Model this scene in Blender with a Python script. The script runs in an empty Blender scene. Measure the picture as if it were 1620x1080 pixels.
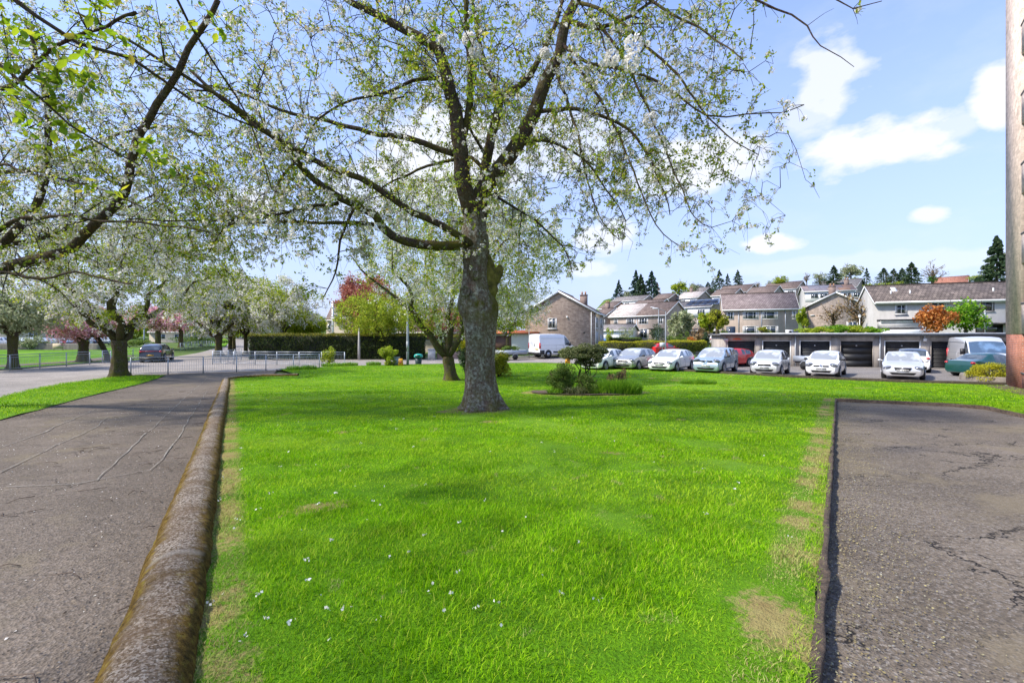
import bpy, math, random
import numpy as np
from mathutils import Vector, Matrix, noise
from mathutils.geometry import delaunay_2d_cdt
R = math.radians
random.seed(7); rng = np.random.default_rng(7)
S = bpy.context.scene
COL = S.collection
# ------------------------------------------------------------------ camera
F, CX, HZ, CAMZ = 740.0, 810.0, 531.0, 1.5
cd = bpy.data.cameras.new("camera"); cam = bpy.data.objects.new("camera", cd); COL.objects.link(cam)
cam.location = (0, 0, CAMZ); cam.rotation_euler = (R(90), 0, 0)
cd.sensor_width = 36; cd.lens = F/1620*36; cd.shift_y = (HZ-540)/1620
cd.clip_start = 0.05; cd.clip_end = 3000
S.camera = cam
S.render.resolution_x = 1024; S.render.resolution_y = 682
# ------------------------------------------------------------------ light
SUN_AZ, SUN_EL = -104.0, 48.0            # azimuth from +Y towards +X
S.view_settings.view_transform = 'Standard'; S.view_settings.look = 'None'
S.view_settings.exposure = 1.27; S.view_settings.gamma = 1
ld = bpy.data.lights.new("sun", 'SUN'); ld.energy = 2.75; ld.angle = R(4); ld.color = (1, .93, .82)
sun = bpy.data.objects.new("sun", ld); COL.objects.link(sun)
sdir = Vector((math.sin(R(SUN_AZ))*math.cos(R(SUN_EL)), math.cos(R(SUN_AZ))*math.cos(R(SUN_EL)), math.sin(R(SUN_EL))))
sun.rotation_euler = sdir.to_track_quat('Z', 'Y').to_euler(); sun.location = (0, 0, 60)
W = bpy.data.worlds.new("World"); S.world = W; W.use_nodes = True
def build_world():
    nt = W.node_tree; N = nt.nodes; Lk = nt.links; N.clear()
    out = N.new('ShaderNodeOutputWorld'); bg = N.new('ShaderNodeBackground')
    sky = N.new('ShaderNodeTexSky'); sky.sky_type = 'NISHITA'; sky.sun_disc = False
    sky.sun_elevation = R(SUN_EL); sky.sun_rotation = R(SUN_AZ % 360); sky.air_density = 1.0; sky.dust_density = 0.4; sky.ozone_density = 3.2
    bg.inputs['Strength'].default_value = 0.15
    def math_(op, a, b=None, c=None, clamp=False):
        n = N.new('ShaderNodeMath'); n.operation = op; n.use_clamp = clamp
        for i, v in enumerate((a, b, c)):
            if v is None: continue
            if isinstance(v, (int, float)): n.inputs[i].default_value = v
            else: Lk.new(v, n.inputs[i])
        return n.outputs[0]
    tc = N.new('ShaderNodeTexCoord'); sep = N.new('ShaderNodeSeparateXYZ'); Lk.new(tc.outputs['Generated'], sep.inputs[0])
    az = math_('ARCTAN2', sep.outputs[0], sep.outputs[1]); el = math_('ARCSINE', sep.outputs[2])
    mp = N.new('ShaderNodeMapping'); mp.inputs['Scale'].default_value = (1, 1, 2.0); Lk.new(tc.outputs['Generated'], mp.inputs[0])
    nz = N.new('ShaderNodeTexNoise'); nz.inputs['Scale'].default_value = 7; nz.inputs['Detail'].default_value = 9; nz.inputs['Roughness'].default_value = .58
    Lk.new(mp.outputs[0], nz.inputs['Vector'])
    nz2 = N.new('ShaderNodeTexNoise'); nz2.inputs['Scale'].default_value = 22; nz2.inputs['Detail'].default_value = 6
    Lk.new(mp.outputs[0], nz2.inputs['Vector'])
    wob = math_('MULTIPLY', math_('SUBTRACT', nz.outputs[0], .5), 1.9)
    wob2 = math_('MULTIPLY', math_('SUBTRACT', nz2.outputs[0], .5), 1.0)
    tot = None
    # (px, py, half width, half height, strength) of each cloud, turned into azimuth / elevation
    for px, py, hw, hh, st in [(1310,130,55,50,.75),(1275,185,45,35,.55),(1375,232,120,34,1.0),(1440,222,70,22,.8),(1110,250,90,40,.85),(1160,262,60,25,.7),(1580,160,40,42,1.0),
                               (1220,386,40,12,.95),(1466,338,30,13,.8),(950,376,45,20,.75),(700,250,110,70,.85),(880,230,90,40,.6),(400,320,60,26,.8),(610,300,70,40,.6),(930,425,30,10,.6),
                               (1500,410,110,14,.35),(1300,420,130,14,.3),(1050,290,60,20,.6),(1500,205,50,20,.5)]:
        dx, dz = (px-CX)/F, (HZ-py)/F
        a0 = math.atan2(dx, 1); e0 = math.asin(dz/math.sqrt(1+dx*dx+dz*dz))
        wa = hw/F/(1+dx*dx)*1.25; wh = hh/F/math.sqrt(1+dx*dx)*1.2
        u = math_('DIVIDE', math_('SUBTRACT', az, a0), wa); v = math_('DIVIDE', math_('SUBTRACT', el, e0), wh)
        d = math_('SQRT', math_('ADD', math_('MULTIPLY', u, u), math_('MULTIPLY', v, v)))
        m = math_('SUBTRACT', 1.05, d); m = math_('ADD', math_('ADD', m, wob), wob2)
        m = math_('MULTIPLY', math_('MULTIPLY', m, 2.4, clamp=True), st)
        tot = m if tot is None else math_('MAXIMUM', tot, m)
    # thin veil everywhere, stronger low down
    veil = math_('MULTIPLY', math_('SUBTRACT', nz.outputs[0], .50, clamp=True), .6)
    low = math_('SUBTRACT', .92, math_('MULTIPLY', el, 1.25), clamp=True)
    tot = math_('MAXIMUM', tot, veil, clamp=True)
    hz = N.new('ShaderNodeMix'); hz.data_type = 'RGBA'; Lk.new(low, hz.inputs[0]); Lk.new(sky.outputs[0], hz.inputs[6]); hz.inputs[7].default_value = (1.55, 1.93, 2.72, 1)
    mix = N.new('ShaderNodeMix'); mix.data_type = 'RGBA'
    Lk.new(tot, mix.inputs[0]); tn = N.new('ShaderNodeMix'); tn.data_type = 'RGBA'; tn.blend_type = 'MULTIPLY'; tn.inputs[0].default_value = 1; Lk.new(hz.outputs[2], tn.inputs[6]); tn.inputs[7].default_value = (1.0, .945, 1.03, 1); Lk.new(tn.outputs[2], mix.inputs[6]); mix.inputs[7].default_value = (2.95, 3.0, 3.1, 1)
    Lk.new(mix.outputs[2], bg.inputs['Color']); Lk.new(bg.outputs[0], out.inputs[0])
build_world()
# ------------------------------------------------------------------ materials
MATS = {}
def lin(c): return tuple(c)+(1,)
class NT:
    def __init__(s, name):
        s.m = bpy.data.materials.new(name); s.m.use_nodes = True; s.t = s.m.node_tree; s.t.nodes.clear()
        s.out = s.n('ShaderNodeOutputMaterial')
    def n(s, k, **kw):
        o = s.t.nodes.new(k)
        for a, b in kw.items(): setattr(o, a, b)
        return o
    def l(s, a, b): s.t.links.new(a, b)
    def set(s, sock, v):
        if hasattr(v, 'links'): s.l(v, sock)
        elif isinstance(v, (tuple, list)) and len(v) == 3: sock.default_value = lin(v) if sock.type == 'RGBA' else v
        else: sock.default_value = v
    def pos(s): return s.n('ShaderNodeNewGeometry').outputs['Position']
    def obj(s): return s.n('ShaderNodeTexCoord').outputs['Object']
    def noise(s, scale, detail=5, rough=.55, vec=None, dist=0, col=False):
        o = s.n('ShaderNodeTexNoise'); o.inputs['Scale'].default_value = scale; o.inputs['Detail'].default_value = detail
        o.inputs['Roughness'].default_value = rough; o.inputs['Distortion'].default_value = dist
        s.l(vec if vec is not None else s.pos(), o.inputs['Vector']); return o.outputs[1 if col else 0]
    def vor(s, scale, feat='F1', out='Distance', vec=None, rnd=1):
        o = s.n('ShaderNodeTexVoronoi'); o.feature = feat; o.inputs['Scale'].default_value = scale; o.inputs['Randomness'].default_value = rnd
        s.l(vec if vec is not None else s.pos(), o.inputs['Vector']); return o.outputs[out]
    def ramp(s, fac, stops, interp='LINEAR'):
        o = s.n('ShaderNodeValToRGB'); o.color_ramp.interpolation = interp; e = o.color_ramp.elements
        while len(e) < len(stops): e.new(.5)
        for i, (p, c) in enumerate(stops):
            e[i].position = p; e[i].color = lin(c) if isinstance(c, (tuple, list)) else (c, c, c, 1)
        s.l(fac, o.inputs[0]); return o.outputs[0]
    def mix(s, f, a, b, mode='MIX'):
        o = s.n('ShaderNodeMix'); o.data_type = 'RGBA'; o.blend_type = mode
        s.set(o.inputs[0], f); s.set(o.inputs[6], a); s.set(o.inputs[7], b); return o.outputs[2]
    def math(s, op, a, b=0, clamp=False):
        o = s.n('ShaderNodeMath'); o.operation = op; o.use_clamp = clamp; s.set(o.inputs[0], a); s.set(o.inputs[1], b); return o.outputs[0]
    def bump(s, h, st=.3, dist=.02, nrm=None):
        o = s.n('ShaderNodeBump'); o.inputs['Strength'].default_value = st; o.inputs['Distance'].default_value = dist; s.l(h, o.inputs['Height'])
        if nrm is not None: s.l(nrm, o.inputs['Normal'])
        return o.outputs[0]
    def mapping(s, vec, scale=(1,1,1), rot=(0,0,0)):
        o = s.n('ShaderNodeMapping'); o.inputs['Scale'].default_value = scale; o.inputs['Rotation'].default_value = rot; s.l(vec, o.inputs[0]); return o.outputs[0]
    def attr(s, name):
        o = s.n('ShaderNodeAttribute'); o.attribute_name = name; return o.outputs['Fac']
    def bsdf(s, col, rough=.8, metal=0, nrm=None, spec=.5, coat=0, alpha=None):
        b = s.n('ShaderNodeBsdfPrincipled'); s.set(b.inputs['Base Color'], col); s.set(b.inputs['Roughness'], rough); b.inputs['Metallic'].default_value = metal
        b.inputs['Specular IOR Level'].default_value = spec; b.inputs['Coat Weight'].default_value = coat; b.inputs['Coat Roughness'].default_value = .06
        if nrm is not None: s.l(nrm, b.inputs['Normal'])
        return b.outputs[0]
    def fin(s, sh): s.l(sh, s.out.inputs[0]); return s.m
def plain(name, col, rough=.6, metal=0, spec=.5, coat=0, var=.12, vs=3.0, bump=0):
    if name in MATS: return MATS[name]
    t = NT(name); n = t.noise(vs, 4, .6, vec=t.obj()); c = t.mix(1, col, t.ramp(n, [(.3, 1-var*2), (.7, 1.0)]), 'MULTIPLY')
    nr = t.bump(t.noise(vs*30, 3, vec=t.obj()), bump, .01) if bump else None
    MATS[name] = t.fin(t.bsdf(c, rough, metal, nr, spec, coat)); return MATS[name]
def leafmat(name, stops, trans=.45, rough=.55, spec=.3):
    if name in MATS: return MATS[name]
    t = NT(name); r = t.n('ShaderNodeNewGeometry').outputs['Random Per Island']
    c = t.ramp(r, stops); n = t.noise(1.3, 3); c = t.mix(.6, c, t.mix(1, c, t.ramp(n, [(.35, .65), (.65, 1.2)]), 'MULTIPLY'))
    a = t.bsdf(c, rough, spec=spec); tr = t.n('ShaderNodeBsdfTranslucent'); t.l(c, tr.inputs[0])
    mx = t.n('ShaderNodeMixShader'); mx.inputs[0].default_value = trans; t.l(a, mx.inputs[1]); t.l(tr.outputs[0], mx.inputs[2])
    MATS[name] = t.fin(mx.outputs[0]); return MATS[name]
def m_lawn(name='lawn_turf'):
    if name in MATS: return MATS[name]
    t = NT(name); n = t.noise(2.2, 6, .65); f = t.noise(60, 3, .6)
    g = t.ramp(n, [(.3, (.055, .15, .004)), (.5, (.09, .22, .005)), (.72, (.14, .29, .008))])
    g = t.mix(1, g, t.ramp(f, [(.3, .62), (.7, 1.15)]), 'MULTIPLY')
    big = t.noise(.16, 3); g = t.mix(t.ramp(big, [(.45, 0.0), (.7, .5)]), g, (.26, .42, .05))
    d = t.mix(t.noise(9, 4), (.17, .11, .045), (.36, .33, .12))
    mask = t.math('MULTIPLY', t.attr('dry'), t.math('ADD', t.math('MULTIPLY', t.noise(16, 6, .8), 1.5), .12), clamp=True)
    mask = t.ramp(mask, [(.40, 0), (.54, 1)])
    c = t.mix(mask, g, d)
    MATS[name] = t.fin(t.bsdf(c, .9, nrm=t.bump(f, .8, .03), spec=.1)); return MATS[name]
def m_blade():
    t = NT('grass_blade'); r = t.n('ShaderNodeNewGeometry').outputs['Random Per Island']
    g = t.ramp(r, [(.0, (.10, .26, .002)), (.4, (.21, .47, .003)), (.85, (.38, .64, .006)), (1, (.55, .60, .08))])
    n = t.noise(2.2, 5); g = t.mix(1, g, t.ramp(n, [(.3, .7), (.7, 1.15)]), 'MULTIPLY'); g = t.mix(t.ramp(t.noise(1.1, 6, .7), [(.52, 0), (.66, .40)]), g, t.ramp(r, [(0, (.16, .29, .01)), (1, (.42, .44, .07))]))
    st = t.ramp(t.noise(.35, 3, .5, vec=t.mapping(t.pos(), (.35, 2.2, 1), (0, 0, R(8)))), [(.48, 0), (.62, .6)]); g = t.mix(st, g, t.mix(r, (.27, .48, .01), (.46, .58, .04)))
    d = t.ramp(r, [(0, (.26, .20, .07)), (.5, (.50, .46, .18)), (1, (.38, .54, .08))])
    mask = t.ramp(t.math('MULTIPLY', t.attr('dry'), t.math('ADD', t.math('MULTIPLY', t.noise(16, 6, .8), 1.5), .12), clamp=True), [(.42, 0), (.56, 1)])
    c = t.mix(mask, g, d)
    a = t.bsdf(c, .6, spec=.08); tr = t.n('ShaderNodeBsdfTranslucent'); t.l(c, tr.inputs[0])
    mx = t.n('ShaderNodeMixShader'); mx.inputs[0].default_value = .4; t.l(a, mx.inputs[1]); t.l(tr.outputs[0], mx.inputs[2])
    return t.fin(mx.outputs[0])
def m_asphalt(name, c1, c2, speck=.35, cracks=0, scale=1.0, crkrot=0, speckcol=(.36,.33,.30)):
    t = NT(name); p = t.pos(); n = t.noise(.9*scale, 7, .6); n2 = t.noise(.25, 4, .6)
    c = t.ramp(n, [(.3, c1), (.7, c2)]); c = t.mix(1, c, t.ramp(n2, [(.3, .8), (.7, 1.15)]), 'MULTIPLY'); c = t.mix(1, c, t.ramp(t.noise(26, 6, .75), [(.35, .62), (.65, 1.3)]), 'MULTIPLY')
    st = t.vor(70, 'F1', 'Color'); sv = t.n('ShaderNodeSeparateColor'); t.l(st, sv.inputs[0])
    c = t.mix(t.math('MULTIPLY', t.ramp(sv.outputs[0], [(.72, 0), (.9, 1)]), speck), c, speckcol)
    c = t.mix(t.math('MULTIPLY', t.ramp(sv.outputs[1], [(.7, 0), (.9, 1)]), .45), c, (.03, .028, .027))
    h = t.vor(70); g = t.noise(160, 2)
    if cracks:
        w = t.mapping(p, (.45, 1.3, 1), (0, 0, R(crkrot))); dn = t.noise(1.6, 5, .7, col=True); ad = t.n('ShaderNodeVectorMath'); ad.operation = 'ADD'
        sc = t.n('ShaderNodeVectorMath'); sc.operation = 'SCALE'; t.l(dn, sc.inputs[0]); sc.inputs['Scale'].default_value = 1.1
        t.l(w, ad.inputs[0]); t.l(sc.outputs[0], ad.inputs[1])
        e = t.vor(.75, 'DISTANCE_TO_EDGE', 'Distance', ad.outputs[0])
        k = t.ramp(e, [(.0, 1), (.004, 1), (.016, 0)]); k = t.math('MULTIPLY', k, t.ramp(t.noise(.9, 4), [(.44, 0), (.52, 1)]))
        c = t.mix(t.math('MULTIPLY', k, cracks, True), c, (.016, .014, .013))
        bro = t.ramp(t.noise(.7, 7, .72), [(.52, 0), (.62, 1)]); c = t.mix(t.math('MULTIPLY', bro, .6), c, (.19, .155, .10))
        h = t.math('SUBTRACT', h, t.math('MULTIPLY', k, 2.5))
    nr = t.bump(h, .6, .010, t.bump(t.noise(26, 6, .75), .5, .015, t.bump(n, .3, .03))); return t.fin(t.bsdf(c, .88, nrm=nr, spec=.25))
def m_bark(name, base=(.10,.085,.07), lich=(.33,.37,.33), moss=(.13,.12,.02), lw=.5, red=(.11,.045,.03)):
    if name in MATS: return MATS[name]
    t = NT(name); o = t.pos(); st = t.mapping(o, (1, 1, .45)); ring = t.mapping(o, (1, 1, 5))
    n = t.noise(5, 8, .65, vec=st); f = t.noise(26, 5, .7, vec=st); rg = t.noise(5, 4, .6, vec=ring)
    c = t.ramp(f, [(.3, tuple(x*.35 for x in base)), (.5, base), (.72, tuple(x*1.9 for x in base))])
    c = t.mix(t.math('MULTIPLY', t.ramp(rg, [(.5, 0), (.62, 1)]), .6), c, red)
    lm = t.math('MULTIPLY', t.ramp(t.noise(15, 7, .75), [(.50-.10*(lw-.5), 0), (.60, 1)]), t.ramp(n, [(.40, 0), (.55, 1)]))
    c = t.mix(t.math('MULTIPLY', lm, lw, True), c, t.mix(t.noise(40, 2), lich, tuple(x*.45 for x in lich)))
    mm = t.math('MULTIPLY', t.ramp(t.noise(3.2, 6, .7), [(.42, 0), (.56, 1)]), t.attr('moss'), True)
    c = t.mix(mm, c, t.mix(f, tuple(x*.35 for x in moss), moss))
    MATS[name] = t.fin(t.bsdf(c, .95, nrm=t.bump(f, 1.0, .05, t.bump(n, .8, .10)), spec=.1)); return MATS[name]
def m_brick(name, c1, c2, mort, sx=4.4, sz=13.0, rough=.9, mix=.06):
    # laid by object coordinates; u = x+y so it works on walls of either direction
    if name in MATS: return MATS[name]
    t = NT(name); sp = t.n('ShaderNodeSeparateXYZ'); t.l(t.obj(), sp.inputs[0]); cb = t.n('ShaderNodeCombineXYZ')
    t.l(t.math('ADD', sp.outputs[0], sp.outputs[1]), cb.inputs[0]); t.l(sp.outputs[2], cb.inputs[1])
    b = t.n('ShaderNodeTexBrick'); b.inputs['Scale'].default_value = 1; b.inputs['Brick Width'].default_value = 1/sx; b.inputs['Row Height'].default_value = 1/sz
    b.inputs['Mortar Size'].default_value = .012; b.inputs['Bias'].default_value = 0; t.l(cb.outputs[0], b.inputs[0])
    t.set(b.inputs['Color1'], c1); t.set(b.inputs['Color2'], c2); t.set(b.inputs['Mortar'], mort)
    n = t.noise(3, 5, vec=t.obj()); c = t.mix(1, b.outputs[0], t.ramp(n, [(.3, .72), (.7, 1.2)]), 'MULTIPLY')
    c = t.mix(1, c, t.ramp(t.noise(.4, 4, vec=t.obj()), [(.3, .85), (.7, 1.1)]), 'MULTIPLY')
    MATS[name] = t.fin(t.bsdf(c, rough, nrm=t.bump(b.outputs['Fac'], -.4, .02), spec=.2)); return MATS[name]
def m_tiles(name, c1, c2, w=3.2, h=3.2):
    if name in MATS: return MATS[name]
    t = NT(name); uv = t.n('ShaderNodeUVMap').outputs[0]
    b = t.n('ShaderNodeTexBrick'); b.inputs['Scale'].default_value = 1; b.inputs['Brick Width'].default_value = 1/w; b.inputs['Row Height'].default_value = 1/h; b.inputs['Mortar Size'].default_value = .025; t.l(uv, b.inputs[0])
    t.set(b.inputs['Color1'], c1); t.set(b.inputs['Color2'], c2); t.set(b.inputs['Mortar'], tuple(x*.3 for x in c1))
    c = t.mix(1, b.outputs[0], t.ramp(t.noise(1.2, 6, .65), [(.3, .7), (.7, 1.25)]), 'MULTIPLY')
    MATS[name] = t.fin(t.bsdf(c, .85, nrm=t.bump(b.outputs['Fac'], -.5, .04), spec=.25)); return MATS[name]
def m_roughcast(name, col, dirt=.25):
    if name in MATS: return MATS[name]
    t = NT(name); f = t.noise(45, 4, .7, vec=t.obj()); n = t.noise(.9, 6, .65, vec=t.obj()); sk = t.noise(2.5, 5, .6, vec=t.mapping(t.obj(), (1, 1, .15)))
    c = t.mix(1, col, t.ramp(f, [(.3, .78), (.7, 1.12)]), 'MULTIPLY'); c = t.mix(1, c, t.ramp(n, [(.3, 1-dirt), (.7, 1.05)]), 'MULTIPLY')
    c = t.mix(1, c, t.ramp(sk, [(.3, 1-dirt), (.6, 1.0)]), 'MULTIPLY')
    MATS[name] = t.fin(t.bsdf(c, .95, nrm=t.bump(f, .5, .02), spec=.15)); return MATS[name]
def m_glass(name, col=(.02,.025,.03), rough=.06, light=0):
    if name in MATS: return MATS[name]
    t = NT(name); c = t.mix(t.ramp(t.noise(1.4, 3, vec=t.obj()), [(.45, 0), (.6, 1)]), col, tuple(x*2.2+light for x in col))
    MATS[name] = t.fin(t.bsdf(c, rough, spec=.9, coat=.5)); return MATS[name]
WHITE = plain('white_paint', (.78, .78, .76), .45); DARK = plain('dark_plastic', (.02, .02, .022), .5); RUBBER = plain('tyre_rubber', (.015, .015, .016), .85)
GLASS = m_glass('house_glass'); CGLASS = m_glass('car_glass', (.045, .055, .06), .04, .02); WSCR = m_glass('windscreen_glass', (.26, .28, .30), .10, .05)  # windscreens: bright sky reflection is put into the pale base colour
ALLOY = plain('wheel_alloy', (.5, .5, .52), .35, .7); PLATE_W = plain('plate_white', (.8, .8, .78), .4); PLATE_Y = plain('plate_yellow', (.85, .50, .02), .4)
LAMP = plain('lamp_glass', (.16,.17,.19), .08, .3, coat=1); TAIL = plain('tail_red', (.55, .01, .012), .2, coat=1); GALV = plain('galvanised_steel', (.44, .48, .53), .45, .35)
SOIL = NT('bed_soil'); _f = SOIL.noise(14, 6, .7); SOIL = SOIL.fin(SOIL.bsdf(SOIL.ramp(_f, [(.3, (.045, .03, .02)), (.7, (.17, .12, .08))]), .95, nrm=SOIL.bump(_f, 1, .06)))
# ------------------------------------------------------------------ mesh helpers
class MB:
    def __init__(s): s.v = []; s.f = []; s.n = 0
    def add(s, vs, fs):
        s.v.append(np.asarray(vs, float).reshape(-1, 3)); n = s.n
        for f in fs: s.f.append([i+n for i in f])
        s.n += len(s.v[-1]); return s
    def box(s, a, b, rz=0, bev=0):
        x0, y0, z0 = a; x1, y1, z1 = b
        vs = np.array([(x0,y0,z0),(x1,y0,z0),(x1,y1,z0),(x0,y1,z0),(x0,y0,z1),(x1,y0,z1),(x1,y1,z1),(x0,y1,z1)], float)
        return s.add(vs, [(0,3,2,1),(4,5,6,7),(0,1,5,4),(1,2,6,5),(2,3,7,6),(3,0,4,7)])
    def tube(s, pts, rad, sides=6, cap=True):
        P = np.asarray(pts, float); n = len(P); r = np.broadcast_to(np.asarray(rad, float), (n,))
        T = np.gradient(P, axis=0); T /= np.linalg.norm(T, axis=1)[:, None]+1e-9
        up = np.array((0, 0, 1.)) if abs(T[0][2]) < .9 else np.array((1., 0, 0)); A = np.empty_like(P); a = np.cross(T[0], up); a /= np.linalg.norm(a)
        for i in range(n):
            a = a-T[i]*np.dot(a, T[i]); a /= np.linalg.norm(a)+1e-9; A[i] = a
        B = np.cross(T, A); th = np.linspace(0, 2*math.pi, sides, endpoint=False)
        V = P[:, None]+(A[:, None]*np.cos(th)[None, :, None]+B[:, None]*np.sin(th)[None, :, None])*r[:, None, None]
        fs = [(i*sides+j, i*sides+(j+1) % sides, (i+1)*sides+(j+1) % sides, (i+1)*sides+j) for i in range(n-1) for j in range(sides)]
        if cap: fs += [tuple(range(sides))[::-1], tuple((n-1)*sides+j for j in range(sides))]
        return s.add(V, fs)
    def ell(s, c, r, nu=12, nv=8, rot=None):
        vs = []; 
        for i in range(nv+1):
            p = math.pi*i/nv
            for j in range(nu):
                a = 2*math.pi*j/nu; vs.append((r[0]*math.sin(p)*math.cos(a), r[1]*math.sin(p)*math.sin(a), r[2]*math.cos(p)))
        vs = np.array(vs)
        if rot is not None: vs = vs@np.array(rot).T
        return s.add(vs+np.array(c), [(i*nu+j, (i+1)*nu+j, (i+1)*nu+(j+1) % nu, i*nu+(j+1) % nu) for i in range(nv) for j in range(nu)])
    def cyl(s, c, r, y0, y1, n=20):       # axis along local y
        th = np.linspace(0, 2*math.pi, n, endpoint=False)
        a = np.stack([c[0]+r*np.cos(th), np.full(n, y0), c[2]+r*np.sin(th)], 1); b = a.copy(); b[:, 1] = y1
        return s.add(np.vstack([a, b]), [(i, (i+1) % n, n+(i+1) % n, n+i) for i in range(n)]+[tuple(range(n))[::-1], tuple(range(n, 2*n))])
    def rotz(s, ang, org=(0,0,0)):
        c, q = math.cos(ang), math.sin(ang); M = np.array([[c,-q,0],[q,c,0],[0,0,1]]); s.v = [(v)@M.T+np.array(org) for v in s.v]; return s
    def build(s, name, mat, parent=None, smooth=False):
        V = np.vstack(s.v) if s.v else np.zeros((0, 3))
        return mk(name, V, s.f, mat, parent, smooth)
def mk(name, V, Fc, mat, parent=None, smooth=False):
    me = bpy.data.meshes.new(name)
    me.vertices.add(len(V)); me.vertices.foreach_set('co', np.asarray(V, np.float32).ravel())
    if isinstance(Fc, np.ndarray): k = Fc.shape[1]; tot = np.full(len(Fc), k); idx = Fc.ravel()
    else: tot = np.array([len(f) for f in Fc]); idx = np.array([i for f in Fc for i in f])
    st = np.concatenate([[0], np.cumsum(tot)[:-1]])
    me.loops.add(len(idx)); me.loops.foreach_set('vertex_index', idx.astype(np.int32))
    me.polygons.add(len(tot)); me.polygons.foreach_set('loop_start', st.astype(np.int32)); me.polygons.foreach_set('loop_total', tot.astype(np.int32))
    if smooth: me.polygons.foreach_set('use_smooth', np.ones(len(tot), bool))
    me.update(calc_edges=True); me.validate()
    if mat: me.materials.append(mat)
    o = bpy.data.objects.new(name, me); COL.objects.link(o)
    if parent is not None: o.parent = parent
    return o
def fattr(o, name, vals):
    a = o.data.attributes.new(name, 'FLOAT', 'POINT'); a.data.foreach_set('value', np.asarray(vals, np.float32))
def tag(o, label=None, cat=None, group=None, kind=None):
    if label: o['label'] = label
    if cat: o['category'] = cat
    if group: o['group'] = group
    if kind: o['kind'] = kind
    return o
def empty(name, loc, rz=0, label=None, cat=None, group=None):
    o = bpy.data.objects.new(name, None); COL.objects.link(o); o.location = loc; o.rotation_euler = (0, 0, rz); o.empty_display_size = .3
    return tag(o, label, cat, group)
def copy_tree(o, parent=None):
    c = o.copy(); COL.objects.link(c); c.parent = parent
    for ch in o.children: copy_tree(ch, c)
    return c
# ------------------------------------------------------------------ terrain
HILL = []       # (x, y, z) control points, filled from the houses on the slope
def at(px, d): return (px-CX)/F*d
def zat(py, d): return CAMZ-(py-HZ)*d/F
def near(y):
    a = 0.04*np.asarray(y, float); k = .035
    return -(-k*np.log(np.exp(-np.clip(a, -5, 5)/k)+np.exp(-.94/k)))
def g(x, y):
    x = np.asarray(x, float); y = np.asarray(y, float); z = near(y)
    if len(HILL):
        H = HNP; w = np.zeros(np.broadcast(x, y).shape); zz = np.zeros_like(w)
        for hx, hy, hz in H:
            q = ((x-hx)**2+(y-hy)**2+25.0)**-1.7; w = w+q; zz = zz+q*(hz+.94)
        s = np.clip((y-41-np.clip(12-x, 0, 14)*.9)/8, 0, 1); s = s*s*(3-2*s); z = z+s*zz/w
    return z
def G(x, y): return float(g(x, y))
def P(px, py, d0=None):      # pixel -> ground point
    lo, hi = .5, 400.
    for _ in range(50):
        m = (lo+hi)/2
        if zat(py, m) > float(near(m)): lo = m
        else: hi = m
    return (at(px, lo), lo)
def resample(poly, step):
    out = []
    for i in range(len(poly)):
        a, b = poly[i], poly[(i+1) % len(poly)]; n = max(1, int(math.dist(a, b)/step))
        out += [(a[0]+(b[0]-a[0])*k/n, a[1]+(b[1]-a[1])*k/n) for k in range(n)]
    return out
def inside(x, y, poly):
    x = np.asarray(x); y = np.asarray(y); r = np.zeros(x.shape, bool); n = len(poly)
    for i in range(n):
        x0, y0 = poly[i]; x1, y1 = poly[i-1]
        if y0 == y1: continue
        r ^= ((y0 > y) != (y1 > y)) & (x < (x1-x0)*(y-y0)/(y1-y0)+x0)
    return r
def sheet(name, poly, dz, mat, step=1.0, bump=0, attr=None):
    b = resample(poly, step); xs = [p[0] for p in poly]; ys = [p[1] for p in poly]
    gx, gy = np.meshgrid(np.arange(min(xs), max(xs), step)+.37*step, np.arange(min(ys), max(ys), step)+.41*step); gx = gx.ravel(); gy = gy.ravel()
    gx = gx+rng.uniform(-.2, .2, gx.shape)*step; gy = gy+rng.uniform(-.2, .2, gx.shape)*step
    k = inside(gx, gy, poly); pts = [Vector(p) for p in b]+[Vector((float(a), float(c))) for a, c in zip(gx[k], gy[k])]
    r = delaunay_2d_cdt(pts, [], [list(range(len(b)))], 1, 1e-5)
    xy = np.array([(v.x, v.y) for v in r[0]]); z = g(xy[:, 0], xy[:, 1])+dz
    if bump: z = z+np.array([noise.noise(Vector((x*1.1, y*1.1, 3)))*bump+noise.noise(Vector((x*4, y*4, 7)))*bump*.3 for x, y in xy])
    o = mk(name, np.column_stack([xy, z]), [list(f) for f in r[2]], mat, smooth=True)
    # faces up
    me = o.data
    if me.polygons and sum(p.normal.z for p in me.polygons[:50]) < 0: me.flip_normals()
    if attr is not None: fattr(o, 'dry', attr(xy[:, 0], xy[:, 1]))
    tag(o, kind='structure'); return o
# hill control points: (px, eave py, distance, wall height) for the far houses
HILLDEF = []
def hp(px, py, d, h=5.2): HILLDEF.append((at(px, d), d, zat(py, d)-h)); return zat(py, d)-h
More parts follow.
